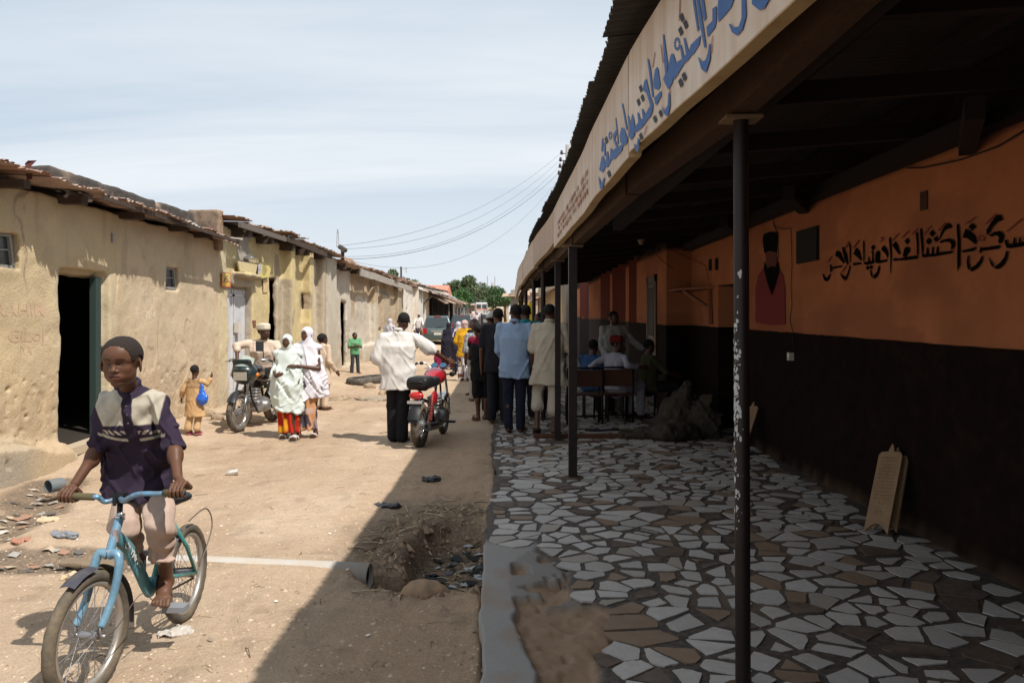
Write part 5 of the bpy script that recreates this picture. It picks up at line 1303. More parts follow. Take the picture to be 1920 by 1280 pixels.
t = gable('grey_roof_house', 'pale grey pitched roof beside the red one, left of the trees', -11.0, -5.9, 88, 93, 1.0, 3.4, 5.1, (.42, .38, .34), (.42, .42, .41), 'y')
gable('low_roof_house', 'low tan roofed house closing the end of the street behind the van', -5.6, -1.9, 122, 130, 1.2, 3.2, 4.0, (.36, .28, .2), (.50, .38, .25))
t = thing('unfinished_tower', 'unfinished concrete tower building with bare columns on top, far down the street', 'tower', (-4.5, 205, 1.2))
cm = M('bare_concrete', (.34, .28, .25), .9, var=(1, .4, (.24, .2, .18)))
MB().bbox((-6.4, 200, 0), (-4.2, 206, 9.6)).build('tower_block', cm, t); MB().bbox((-4.15, 200, 0), (-2.4, 206, 7.0)).build('wing', M('pink_conc', (.46, .35, .29), .9), t)
MB().bbox((-4.2, 201, 7.05), (-3.0, 205, 9.0)).build('stair_head', M('pink_conc'), t)
for (x, z) in ((-6.3, 12.6), (-5.2, 11.0), (-4.4, 12.4), (-4.9, 10.8), (-3.1, 10.3)): MB().bbox((x-.09, 200.1, 9.0 if x > -4.3 else 9.6), (x+.09, 200.3, z)).build('column', cm, t)
m = MB()
for x in (-5.9, -5.1): m.bbox((x-.2, 199.93, 7.0), (x+.2, 199.99, 8.0))
m.build('window', M('inside_dark'), t)
gable('tan_house', 'tan block house under the tower at the end of the street', -3.9, -.6, 138, 146, 1.2, 4.6, 5.2, (.46, .36, .26), (.36, .28, .2))
gable('end_wall_house', 'brown walled building behind the crowd at the street end', -9.5, -5.4, 112, 116, 1.2, 3.6, 3.9, (.30, .25, .2), (.3, .25, .2))

def tree(name, label, base, h, spread, n, col, seed, clumps=9, zc=.62, trunk=.16, leaf=.22, flat=.75):
    r = np.random.default_rng(seed); t = thing(name, label, 'tree', base, group='trees beyond the roofs')
    b = np.array(base, float); m = MB(); cs = []
    top = b+np.array([0, 0, h*.45]); m.tube([b, b+np.array([.05*h*r.normal()*.3, 0, h*.25]), top], [trunk, trunk*.8, trunk*.6], 8)
    for i in range(clumps):
        a = r.uniform(0, 2*PI); rad = spread*math.sqrt(r.uniform(0, 1)); c = b+np.array([rad*math.cos(a)*.8, rad*math.sin(a)*.8, h*(zc+r.uniform(-.22, .26)*(1-.4*rad/spread))]); cs.append(c)
        m.tube([top, (top+c)/2+np.array([0, 0, -.05*h]), c], [trunk*.45, trunk*.25, trunk*.08], 5)
    m.build('trunk', M('bark', (.11, .08, .055), .95), t, True)
    V = []; C = []
    per = n//clumps
    for c in cs:
        R_ = spread*r.uniform(.32, .55); d = r.normal(size=(per, 3)); d /= np.linalg.norm(d, axis=1)[:, None]; rad = R_*(r.uniform(.35, 1.08, per)**.6)
        p = c+d*rad[:, None]*np.array([1, 1, flat])
        u = r.normal(size=(per, 3)); u /= np.linalg.norm(u, axis=1)[:, None]; w2 = np.cross(u, r.normal(size=(per, 3))); w2 /= np.linalg.norm(w2, axis=1)[:, None]
        s = leaf*r.uniform(.5, 1.2, per)[:, None]
        V.append(np.stack([p-u*s, p+w2*s*.45, p+u*s, p-w2*s*.45], 1)); cc = np.array(col)*r.uniform(.6, 1.3, (per, 1))*r.uniform(.8, 1.15)
        C.append(np.repeat(cc[:, None, :], 4, 1))
    V = np.concatenate(V).reshape(-1, 3); C = np.concatenate(C).reshape(-1, 3)
    mk('crown', V, np.arange(len(V)).reshape(-1, 4), M('leaves', vcol=True, rough=.7, spec=.2), t, False, C); return t
tree('tree', 'bright green bushy tree hanging over the street behind the shops', (-7.6, 108, 1.2), 4.6, 2.5, 9000, (.075, .16, .05), 1, 16, .62, .2, .20)
tree('tree', 'taller loose olive tree behind the bright green one', (-8.0, 122, 1.2), 8.0, 2.7, 6000, (.12, .16, .085), 2, 16, .66, .2, .22)
tree('tree', 'wide dull green tree between the bright tree and the tower', (-5.6, 140, 1.2), 7.6, 3.2, 7000, (.12, .16, .09), 3, 16, .55, .2, .22)
tree('tree', 'round green tree right of the tower, beside the veranda end', (-.9, 105, 1.2), 5.0, 2.2, 8000, (.075, .135, .055), 4, 14, .62, .2, .18)
tree('tree', 'sparse tree top showing over the grey house roof near the dark pole', (-8.6, 55, 0), 4.7, 1.0, 1300, (.10, .14, .05), 5, 9, .8, .12, .13)
tree('tree', 'sparse tree top over the grey house roof, right of the dark pole', (-9.0, 68, 0), 5.0, 1.0, 1300, (.10, .14, .06), 6, 9, .8, .12, .14)
tree('tree', 'small green tree top peeking over the whitewashed house roof', (-9.6, 80, 0), 5.2, 1.0, 2000, (.09, .14, .05), 7, 7, .82, .12, .14)

# poles and wires
t = thing('utility_pole', 'dark leaning pole with a small insulator standing behind the grey house', 'pole', (-6.8, 48, 0)); 
MB().tube([(-6.75, 48, 0), (-6.82, 48, 4.88)], .06, 8).build('shaft', M('pole_dark', (.04, .035, .03), .8), t, True)
m = MB(); m.beam((-6.82, 48, 4.72), (-6.45, 48, 4.74), .03, .03); m.cyl((-6.5, 48, 4.5), (-6.5, 48, 4.8), .03, n=6); m.build('insulator', M('ins', (.4, .4, .38), .5), t)
t = thing('lattice_mast', 'short thin iron mast with insulators on the tall plastered buttress', 'mast', (-5.15, 22.3, 3.7)); m = MB(); b0 = np.array([-5.0, 22.4, 3.75])
for dx in (-.035, .035): m.beam(b0+np.array([dx, 0, 0]), b0+np.array([dx*.5, 0, .42]), .012, .012)
for i in range(5): m.beam(b0+np.array([-.035, 0, i*.08]), b0+np.array([.035, 0, i*.08+.06]), .008, .008)
m.cyl(b0+np.array([0, 0, .4]), b0+np.array([0, 0, .5]), .02, n=8); m.build('lattice', M('mast_grey', (.3, .29, .27), .6), t)
MB().tube([(-5.05, 22.9, 3.80), (-4.9, 22.6, 3.72), (-4.8, 22.5, 3.66)], .07, 10).build('clay_pipe', M('pipe_dk', (.06, .055, .05), .8), h3, True)
PT = P(1059, 283, 33)
t = thing('utility_pole', 'tall concrete pole with a row of insulators behind the veranda roof', 'pole', (PT[0], 33, 0))
MB().tube([(PT[0]+.12, 33, 0), (PT[0]+.12, 33, PT[2]+.25)], [.14, .09], 10).build('shaft', M('pole_conc', (.3, .28, .26), .9), t, True)
INS = [P(1053, 286, 33), P(1051, 299, 33), P(1050, 311, 33), P(1048, 324, 33)]
for p in INS:
    m = MB(); m.beam(p+np.array([0, 0, -.05]), p+np.array([.3, 0, -.05]), .03, .03); m.lathe(p+np.array([0, 0, -.1]), (0, 0, 1), [(.0, 0), (.05, .02), (.07, .09), (.04, .13), (.06, .17), (0, .2)], 10); m.build('insulator', M('ins_dark', (.06, .05, .045), .4), t, True)
def wire(a, b, sag, label, r=.012):
    a = np.asarray(a); b = np.asarray(b); pts = [a+(b-a)*s-np.array([0, 0, sag*4*s*(1-s)]) for s in np.linspace(0, 1, 22)]
    o = MB().tube(pts, r, 4).build('overhead_wire', M('wire_dark', (.05, .05, .055), .6), None, True); tag(o, label, 'wire', 'overhead wires across the street')
E0 = b0+np.array([0, 0, .46])
wire(INS[0], P(636, 461, 22.4), .75, 'topmost thin wire crossing from the tall pole to the iron mast', .0045)
wire(INS[1], P(637, 467, 22.4), .9, 'second wire from the top between the tall pole and the iron mast', .0045)
wire(INS[2], P(641, 481, 22.6), 1.0, 'third wire from the top sagging across the street', .0045)
wire(INS[3], P(648, 486, 22.8), .9, 'thick lowest pair wire running to the grey roof edge', .007)
wire(INS[3]+np.array([.1, 0, -.12]), P(655, 488, 23), 1.5, 'most sagging bottom wire to the grey roof edge', .004)

# ---- buildings on the right beyond the veranda
t = thing('far_right_house', 'sunlit tan stone house with a rusty tin awning seen between the veranda posts', 'house', (3, 44, 0))
v = wall_vol(2.05, 2.5, 33.2, 62, -.2, 4.1, .08); v.box((2.2, 34.6, 1.1), (.5, .5, 1.2), .02, k=0, op='s'); v.noise((1.2, 1.2, 1.2), .07, 3, 5)
v.obj('wall', mudm, t, lambda V: lerpc((.55, .42, .25), (.42, .35, .26), sst(-.1, .4, fbm(V[:, 1]*.7, V[:, 2], 0, 3, 3))+.3*(V[:, 2] > 3.0)), relax=1)
MB().bbox((2.55, 33.3, -.1), (8, 61.8, 3.9)).build('inner_wall', darkm, t)
corr_roof('awning', 33.5, 62, lambda y: 1.55-.020*(y-33), lambda y: 2.78+.35*slope(y), 2.2, 3.15, tin, t, amp=.02, per=.12, jit=.06, tilt=.06, ragged=.08, cols=lambda r: tuple(np.array((.52, .33, .2))*r.uniform(.7, 1.1)), per_pts=3, nx_=3)
t = thing('roadside_kiosk', 'grey block kiosk with a small tin roof just past the end of the veranda', 'kiosk', (.2, 62, .4))
MB().bbox((-.1, 60, 0), (1.2, 66, 3.9)).build('wall', M('kiosk_wall', (.3, .27, .23), .9), t)
MB().add([(-.75, 59.6, 3.35), (1.4, 59.6, 3.45), (1.4, 66, 3.9), (-.75, 66, 3.75), (-.75, 59.6, 3.41), (1.4, 59.6, 3.51), (1.4, 66, 3.96), (-.75, 66, 3.81)], [(3, 2, 1, 0), (4, 5, 6, 7), (0, 1, 5, 4), (1, 2, 6, 5), (2, 3, 7, 6), (3, 0, 4, 7)]).build('roof', M('kiosk_roof', (.46, .32, .22), .8), t)
t = tag(MB().bbox((1.3, 50, 1.5), (1.36, 51.8, 2.7)).bbox((.4, 50, 1.5), (1.3, 50.06, 2.7)).build('yellow_sign', M('yel_panel', (.60, .42, .04), .6)), 'bright yellow panel in the sun seen past the youth in teal', 'panel')
gable('right_end_house', 'brown roofed house at the far right side of the street', .6, 5, 70, 84, .8, 4.0, 4.6, (.4, .33, .25), (.38, .28, .2))
# ================================================================ vehicles and loose things
rub = M('tyre_rubber', (.035, .033, .031), .8, var=(8, .6, (.16, .12, .085)), bump=(60, .2, .004))
chrome = M('chrome', (.55, .55, .55), .25, .9); blackp = M('black_plastic', (.015, .015, .016), .45); steel = M('steel', (.3, .3, .31), .45, .7)
def wheel(par, c, r, tw, ax=(1, 0, 0), spokes=32, rimc=None, tyrec=None, hub=.035, bumps=.06, name='wheel', hw=.05, n=48, rimw=.6):
    """wheel > tyre, rim, spokes; the wheel object itself is the hub"""
    c = np.asarray(c, float); x_, y_, d_ = frame(ax)
    hubo = MB().cyl(c-d_*hw, c+d_*hw, hub, n=14).cyl(c-d_*(hw+.02), c+d_*(hw+.02), hub*.35, n=8).build(name, steel, par, 'auto')
    MB().torus(c, ax, r-tw, tw, n, 12, bumps=bumps).build('tyre', tyrec or rub, hubo, True)
    MB().torus(c, ax, r-tw*2.05, tw*rimw, n, 8, flat=1.2).build('rim', rimc or chrome, hubo, True)
    m = MB()
    for i in range(spokes):
        a = 2*PI*i/spokes; s = 1 if i % 2 else -1; b = a+s*.5*(1 if (i//2) % 2 else -1)
        p0 = c+d_*s*hw*.8+(math.cos(b)*x_+math.sin(b)*y_)*hub*.9; p1 = c+(math.cos(a)*x_+math.sin(a)*y_)*(r-tw*2.1)
        m.tube([p0, p1], .0014 if r < .28 else .0018, 4, False)
    m.build('spokes', steel, hubo, True); return hubo

# ---------------- blue bicycle
def bez(p, n=10):
    p = [np.array(q, float) for q in p]; out = []
    for i in range(len(p)-1):
        a = p[max(i-1, 0)]; b = p[i]; c = p[i+1]; d = p[min(i+2, len(p)-1)]
        for k in range(n):
            t = k/n; out.append(.5*((2*b)+(-a+c)*t+(2*a-5*b+4*c-d)*t*t+(-a+3*b-3*c+d)*t**3))
    out.append(p[-1]); return np.array(out)
FW = np.array([-1.945, 3.585, .285]); RW = np.array([-1.87, 4.47, .268]); BBp = np.array([-1.865, 4.06, .33])
FW[2] = Hs(FW[0], FW[1])+.286; RW[2] = Hs(RW[0], RW[1])+.272
bike = thing('bicycle', 'light blue bicycle with worn paint and muddy tyres, ridden by the boy', 'bicycle', (-1.9, 4.0, 0))
blu = M('bike_blue', (.14, .29, .41), .35, .15, var=[(18, .55, (.24, .38, .47)), (60, .35, (.10, .12, .13))], bump=(80, .1, .002), coat=.3)
teal = M('bike_teal', (.06, .30, .28), .4, .1, var=[(20, .5, (.04, .18, .18)), (45, .4, (.12, .09, .06))], coat=.3)
mudt = M('tyre_mud', (.085, .075, .06), .95, var=[(7, .8, (.20, .155, .10)), (40, .4, (.05, .045, .04))], bump=(60, .6, .006))
st = -.12; axs = (math.cos(st), math.sin(st), 0)
rimg = M('rim_dull', (.42, .40, .37), .45, .6, var=(12, .5, (.3, .23, .16)))
wheel(bike, FW, .286, .027, axs, 32, rimg, mudt, .02, .10, hw=.045)
wheel(bike, RW, .272, .026, (1, .0, 0), 32, rimg, mudt, .024, .10, hw=.05)
HT0 = np.array([-1.905, 3.70, .60]); HT1 = np.array([-1.895, 3.77, .735])
DT0 = HT0+(HT1-HT0)*.45
m = MB(); m.tube([HT0, HT1], .021, 14); ht = m.build('head_tube', blu, bike, 'auto')
m = MB(); m.lathe(HT1-(HT1-HT0)*.02, HT1-HT0, [(0, 0), (.024, 0), (.026, .008), (.02, .014), (.022, .022), (.018, .03), (0, .03)], 16); m.lathe(HT0-(HT1-HT0)*.08, HT1-HT0, [(0, 0), (.024, 0), (.024, .012), (0, .012)], 16); m.build('headset', chrome, ht, 'auto')
m = MB(); bt = bez([DT0+np.array([0, .01, .0]), DT0+np.array([.004, .12, -.09]), (DT0+BBp)/2+np.array([0, .02, -.03]), BBp+np.array([0, -.05, -.025]), BBp], 8)
V = []; k = 14
for i, p in enumerate(bt):
    d = bt[min(i+1, len(bt)-1)]-bt[max(i-1, 0)]; x_, y_, _ = frame(d)
    V += [p+x_*.021*math.cos(2*PI*j/k)+y_*.034*math.sin(2*PI*j/k) for j in range(k)]
m.add(V, [(i*k+j, i*k+(j+1) % k, (i+1)*k+(j+1) % k, (i+1)*k+j) for i in range(len(bt)-1) for j in range(k)]); m.cyl(BBp-np.array([.04, 0, 0]), BBp+np.array([.04, 0, 0]), .028, n=16)
dt = m.build('down_tube', M('bike_mid', (.10, .30, .36), .4, .1, var=[(14, .5, (.13, .36, .44)), (40, .4, (.09, .09, .08))], coat=.2), bike, True)
SEAT = np.array([-1.865, 4.27, .70]); m = MB(); m.tube([BBp, SEAT-np.array([0, .01, .06])], .016, 12); m.build('seat_tube', teal, bike, 'auto')
mseat = Vol([-2.0, 4.1, .6], [-1.7, 4.5, .8], .008); mseat.ell(SEAT+np.array([0, .06, .01]), (.085, .09, .03), k=0); mseat.cap(SEAT+np.array([0, .02, .01]), SEAT+np.array([0, -.12, .005]), .035, .02, k=.03)
mseat.obj('saddle', blackp, bike)
for s in (-1, 1):
    MB().tube([BBp+np.array([s*.02, 0, 0]), BBp+np.array([s*.05, .12, -.01]), RW+np.array([s*.06, 0, 0])], [.012, .011, .009], 10).build('chain_stay', teal, bike, True)
    MB().tube([SEAT-np.array([-s*.015, -.0, .12]), RW+np.array([s*.05, -.10, .18]), RW+np.array([s*.06, 0, 0])], [.011, .011, .009], 10).build('seat_stay', teal, bike, True)
fk = MB(); crown = HT0-(HT1-HT0)*.12; ax_ = np.array(axs)
side = MB()
fkp = []
for s in (-1, 1):
    pts = bez([crown+ax_*s*.006, crown+ax_*s*.045+np.array([0, -.004, .006]), crown+ax_*s*.062+np.array([0, -.02, -.05]), (crown+FW)/2+ax_*s*.064+np.array([0, .005, -.02]), FW+ax_*s*.062+np.array([0, .0, .04])], 8)
    MB().tube(pts, np.linspace(.022, .017, len(pts)), 14).build('fork_leg', blu, bike, True)
    MB().box(FW+ax_*s*.062+np.array([0, 0, .02]), (.008, .022, .06)).cyl(FW+ax_*s*.05, FW+ax_*s*.085, .009, n=8).build('fork_end', steel, bike, True)
MB().tube([FW-ax_*.05, FW+ax_*.05], .011, 10).build('axle', rubm if False else M('axle_rust', (.12, .08, .06), .8), bike, True)
BC = np.array([-1.902, 3.79, .83])
MB().tube([HT1, BC-np.array([0, .0, .015])], .0135, 12).build('stem', blackp, bike, True)
m = MB(); m.box(BC, (.05, .045, .045)); m.cyl(BC+np.array([-.012, -.03, -.03]), BC+np.array([-.012, -.03, .01]), .009, n=8); m.build('stem_clamp', blackp, bike)
GL0 = P(176, 931, 3.715); GL1 = P(112, 929, 3.735); GR0 = P(300, 925, 3.665); GR1 = P(345, 922, 3.645)
bl = bez([BC, P(198, 940, 3.76), P(186, 933, 3.74), GL0, GL1], 8); br = bez([BC, P(232, 938, 3.72), P(252, 928, 3.69), P(270, 925, 3.675), GR0, GR1], 8)
hb = MB().tube(bl, .0125, 10).tube(br, .0125, 10).build('handlebar', M('bar_worn', (.15, .34, .52), .4, .4, var=[(30, .8, (.17, .12, .10))], bump=(60, .3, .002)), bike, True)
gp = M('grip_old', (.10, .085, .045), .9, bump=(90, .4, .003))
MB().tube([GL0+(GL1-GL0)*.0, GL1], .0175, 12).build('grip', gp, bike, True); MB().tube([P(307, 924, 3.662), GR1], .0175, 12).build('grip', gp, bike, True)
# mudguards, cranks, chain, pedals
fm = MB(); fm.torus(FW, axs, .305, .03, 14, 6, arc=(0, 0.001)) if False else None
x_, y_, d_ = frame(axs)
def guard(c, ax, R, w_, a0, a1, name, mat, n=12, drop=0.0):
    c = np.asarray(c, float); V = []; ax = np.asarray(ax, float)
    fwd = np.cross((0, 0, 1), ax); fwd = fwd/np.linalg.norm(fwd)
    for i in range(n+1):
        a = a0+(a1-a0)*i/n
        for j in range(5):
            u = (j-2)/2; V.append(c+(R-.012*u*u)*(math.sin(a)*fwd+math.cos(a)*np.array([0, 0, 1.]))+ax*u*w_/2+np.array([0, 0, random.gauss(0, .001)]))
    m = MB(); m.add(V, [(i*5+j, i*5+j+1, (i+1)*5+j+1, (i+1)*5+j) for i in range(n) for j in range(4)]); return m.build(name, mat, bike, True)
guardm = M('guard_dark', (.05, .05, .065), .55, var=(10, .5, (.14, .12, .1)), bump=(20, .3, .005))
# fwd = up x axle: points toward +Y/-Y; sign found by use
f_ = np.cross((0, 0, 1), np.array(axs)); sgn = -1 if f_[1] > 0 else 1
guard(FW, axs, .312, .075, sgn*.50, -sgn*.05, 'mudguard', guardm); guard(FW, axs, .315, .06, -sgn*.35, -sgn*1.75, 'mudguard', M('guard_black', (.03, .025, .025), .7))
guard(RW, (1, 0, 0), .298, .06, sgn*1.1, sgn*.35, 'mudguard', guardm)
MB().torus(BBp+np.array([.045, 0, 0]), (1, 0, 0), .062, .006, 28, 6).torus(BBp+np.array([.045, 0, 0]), (1, 0, 0), .03, .005, 20, 5).build('chainring', M('chain_dark', (.04, .035, .03), .6, .5), bike, True)
ch = MB(); A = BBp+np.array([.045, 0, .065]); B_ = RW+np.array([.045, 0, .03]); C_ = RW+np.array([.045, 0, -.03]); D_ = BBp+np.array([.045, 0, -.065]); ch.tube([A, B_], .006, 6).tube([C_, D_], .006, 6).build('chain', M('chain_dark'), bike, True)
PD_L = P(312, 1139, 3.99); PD_R = P(258, 1046, 4.12)
m = MB(); m.tube([BBp+np.array([.05, 0, 0]), np.array([BBp[0]+.075, PD_L[1], PD_L[2]])], .010, 8); m.build('crank', steel, bike, True)
m = MB(); m.tube([BBp-np.array([.05, 0, 0]), np.array([BBp[0]-.075, 4.12, .47])], .010, 8); m.build('crank', steel, bike, True)
pm_ = M('pedal_grey', (.22, .23, .25), .7)
MB().box((BBp[0]+.135, PD_L[1]+.03, PD_L[2]-.01), (.11, .075, .028)).build('pedal', pm_, bike); MB().box((BBp[0]-.12, 4.12, .455), (.10, .075, .026)).build('pedal', pm_, bike)
cr = MB(); cr.tube(bez([RW+np.array([.04, -.05, .31]), RW+np.array([.055, .16, .33]), RW+np.array([.06, .24, .2]), RW+np.array([.06, .05, .02])], 6), .004, 6).build('carrier_wire', M('wire_rust', (.16, .13, .11), .7, .4), bike, True)
cbl = MB().tube(bez([FW+ax_*.07, FW+np.array([.12, .02, .03]), FW+np.array([.2, .08, .16]), BBp+np.array([.05, -.12, -.05])], 6), .0025, 5).build('brake_cable', M('wire_rust'), bike, True)
# lettering along the down tube
d = (bt[14]-bt[3]); d = d/np.linalg.norm(d); upv = np.cross(np.array([1., 0, 0]), d); upv = upv/np.linalg.norm(upv)
if upv[2] < 0: upv = -upv
text_mesh('lettering', 'OLYMPIC', M('letter_white', (.6, .6, .58), .6), dt, DT0+np.array([.0285, .055, -.05])-upv*.016, d, upv, .047, .0018, sx=1.0)
tr = bez([HT0+np.array([.02, 0, .03]), HT0+np.array([.023, 0, .08])], 4)
MB().box(HT0+(HT1-HT0)*.5+np.array([.012, -.017, 0]), (.022, .012, .06)).build('badge', M('badge', (.45, .42, .42), .5, .4, var=(60, .7, (.25, .12, .12))), ht)

# ---------------- motorcycles (built facing -Y, rear axle behind)
def moto(name, label, loc, rz, paint, fairing=False, lean=0.0, lettering=None, group=None, steer=0.0, detail=True):
    t = thing(name, label, 'motorcycle', loc, rz, group, local=True, rot=(0, lean, rz))
    pm_ = M('paint_'+label[:12], paint, .25, .2, coat=.8, var=(5, .25, tuple(q*.6+.03 for q in paint)))
    r = .295; fy, ry = -.64, .62
    mt = M('moto_tyre', (.05, .045, .04), .85, var=(9, .8, (.22, .17, .12)), bump=(50, .4, .005))
    wheel(t, (0, fy, r), r, .042, (math.cos(steer), math.sin(steer), 0), 28, chrome, mt, .055, .08, hw=.045, n=40, rimw=.5)
    wheel(t, (0, ry, r), r, .058, (1, 0, 0), 28, chrome, mt, .065, .08, hw=.06, n=40, rimw=.5)
    top = np.array([0, -.37, .92])
    for s in (-1, 1):
        f = MB(); f.tube([(s*.085, fy, r), (s*.085, fy+.08, .55)], .026, 10); f.tube([(s*.085, fy+.08, .55), (s*.085, -.38, .93)], .018, 10)
        f.build('fork_leg', chrome if not fairing else M('fork_grey', (.25, .26, .28), .35, .8), t, True)
    V = []; n = 12
    gm_ = chrome if not fairing else M('guard_black2', (.02, .022, .028), .3, coat=.6)
    def mg(cy, R, w_, a0, a1, mat, name='mudguard'):
        V = []
        for i in range(n+1):
            a = a0+(a1-a0)*i/n
            for j in range(5):
                u = (j-2)/2; V.append((u*w_/2, cy+(R-.02*u*u)*math.sin(a), r+(R-.02*u*u)*math.cos(a)))
        return MB().add(V, [(i*5+j, (i+1)*5+j, (i+1)*5+j+1, i*5+j+1) for i in range(n) for j in range(4)]).build(name, mat, t, True)
    mg(fy, .335, .12, -1.0, .75, gm_); mg(ry, .36, .15, -.7, 1.25, blackp)
    # frame, engine, exhaust
    fr = MB(); fr.tube([(0, -.34, .86), (0, -.1, .80), (0, .35, .74), (0, .72, .78)], .02, 8)
    for s in (-1, 1):
        fr.tube([(s*.02, -.36, .82), (s*.06, -.30, .45), (s*.09, -.15, .24), (s*.10, .25, .25), (s*.10, .38, .60)], .015, 8)
        fr.tube([(s*.09, .25, .28), (s*.09, ry, r)], .018, 8)
    fr.build('frame', blackp, t, True)
    en = Vol([-.22, -.45, .15], [.22, .35, .68], .016)
    en.box((0, .02, .34), (.13, .20, .10), .04, k=0); en.cap((-.12, .0, .33), (.13, .0, .33), .10, k=.03); en.box((0, -.12, .50), (.09, .085, .12), .02, R=RX(-.2), k=.02); en.cap((.0, .20, .36), (0, .24, .36), .10, k=.03)
    en.warp(lambda x, y, z: np.where((z > .42) & (y < 0), .009*np.sign(np.sin(z*260)), 0))
    en.obj('engine', M('engine_alu', (.32, .31, .30), .45, .6, var=(12, .6, (.08, .07, .06))), t, relax=0)
    for s in (-1, 1):
        sh = MB(); sh.cyl((s*.12, .55, .33), (s*.115, .40, .70), .014, n=8)
        for i in range(9): sh.torus((s*(.12-.005*i/9), .55-.13*i/9, .36+.26*i/9), (0, -.15, .37), .026, .005, 14, 5)
        sh.build('shock', M('shock_red', (.30, .05, .04), .5) if not fairing else blackp, t, True)
        MB().tube([(s*.09, .12, .30), (s*.26, .12, .28)], .012, 8).box((s*.30, .12, .285), (.12, .05, .03)).build('footpeg', blackp, t)
    MB().tube([(-.05, -.2, .50), (-.10, -.32, .40), (-.13, -.25, .24), (-.14, .1, .22), (-.16, .35, .26)], .020, 10).build('exhaust_pipe', chrome, t, True)
    ex = MB().lathe((-.165, .30, .255), (-.04, 1, .10), [(.02, 0), (.045, .05), (.052, .15), (.055, .62), (.05, .66), (.03, .66), (.028, .6), (0, .6)], 20).build('exhaust', M('exh_dark', (.06, .055, .05), .35, .8), t, 'auto')
    # tank
    tk = Vol([-.2, -.45, .68], [.2, .25, 1.08], .012)
    tk.ell((0, -.16, .885), (.155, .25, .125), k=0); tk.ell((0, .05, .84), (.12, .18, .10), k=.06); tk.box((0, -.12, .78), (.03, .3, .06), .02, k=0, op='s')
    tko = tk.obj('tank', pm_, t, relax=2)
    MB().lathe((0, -.14, .985), (0, 0, 1), [(0, 0), (.035, 0), (.035, .014), (0, .016)], 16).build('fuel_cap', chrome, tko, 'auto')
    for s in (-1, 1):
        MB().sphere((s*.105, .27, .62), (.035, .14, .10), 14, 8).build('side_panel', pm_, t, True)
    se = Vol([-.2, .02, .70], [.2, .82, .98], .012); se.box((0, .40, .84), (.135, .37, .065), .05, k=0); se.box((0, .60, .865), (.14, .18, .07), .05, k=.06)
    se.warp(lambda x, y, z: 0*x); se.obj('seat', M('seat_black', (.012, .012, .013), .5, bump=(90, .15, .002)), t, relax=2)
    rk_ = MB().tube([(-.10, .48, .80), (-.12, .74, .83), (-.07, .80, .88), (.07, .80, .88), (.12, .74, .83), (.10, .48, .80)], .010, 8).tube([(-.115, .75, .80), (.115, .75, .80)], .008, 6).build('grab_rail', blackp, t, True)
    # lights
    tl = MB().sphere((0, .79, .70), (.10, .045, .05), 16, 10).build('tail_light', M('tail_red', (.45, .015, .015), .2, spec=.6), t, True)
    MB().box((0, .82, .62), (.20, .10, .035)).build('plate_bracket', chrome, t)
    fl = MB().add([(-.075, .84, .60), (.075, .84, .60), (.065, .93, .36), (-.065, .93, .36), (-.075, .835, .60), (.075, .835, .60), (.065, .925, .36), (-.065, .925, .36)], [(0, 1, 2, 3), (7, 6, 5, 4), (0, 4, 5, 1), (2, 6, 7, 3), (1, 5, 6, 2), (0, 3, 7, 4)]).build('mud_flap', M('flap', (.05, .055, .065), .7), t)
    MB().box((0, .91, .44), (.08, .012, .045)).build('reflector', M('reflect', (.35, .03, .03), .3), t)
    for s in (-1, 1):
        for (yy, zz_) in (((.76, .73), (-.42, .84)) if fairing else ((-.42, .90),)):
            MB().tube([(s*.04, yy, zz_), (s*.15, yy, zz_)], .009, 6).sphere((s*.185, yy, zz_), (.045, .042, .038), 12, 8).build('turn_signal', M('amber', (.55, .17, .02), .3) if (fairing and yy < 0) else blackp, t, True)
    if fairing:
        fa = Vol([-.26, -.75, .65], [.26, -.2, 1.16], .012); fa.ell((0, -.42, .86), (.20, .20, .17), k=0); fa.box((0, -.50, 1.0), (.15, .03, .09), .03, R=RX(.5), k=.05)
        fa.box((0, -.25, .85), (.3, .12, .3), .01, k=.01, op='s'); fa.box((0, -.62, .83), (.12, .06, .075), .02, k=.02, op='s')
        fa.obj('fairing', M('fair_black', (.02, .03, .032), .3, coat=.7), t, relax=2)
        MB().box((0, -.585, .83), (.20, .03, .125)).build('headlight', M('lamp_glass', (.55, .52, .45), .15, .3, spec=.8, var=(20, .4, (.3, .27, .2))), t)
        V = []
        for i in range(7):
            for j in range(6):
                u = (i-3)/3; w_ = j/5; V.append((u*(.15-.03*w_*w_), -.585+.16*w_+.08*u*u, .98+.155*w_-.05*u*u*w_))
        MB().add(V, [(i*6+j, (i+1)*6+j, (i+1)*6+j+1, i*6+j+1) for i in range(6) for j in range(5)]).build('windscreen', M('screen', (.45, .55, .5), .1, spec=.6, alpha=.55), t, True)
        hx = .35
    else:
        MB().lathe((0, -.42, .88), (0, -1, .0), [(0, -.05), (.06, -.04), (.08, 0), (.085, .05), (.075, .06), (0, .07)], 20).build('headlight', blackp, t, 'auto')
        hx = .33
        for s in (-1, 1):
            gg = MB().lathe((s*.062, -.38, 1.02), (0, .62, .78), [(0, -.05), (.045, -.045), (.055, 0), (.055, .012), (.048, .014)], 22).build('gauge', blackp, t, 'auto')
            MB().lathe((s*.062, -.38, 1.02), (0, .62, .78), [(.049, .0145), (0, .0145)], 22).build('gauge_glass', M('gauge_blue', (.03, .09, .16), .12, spec=.7), gg)
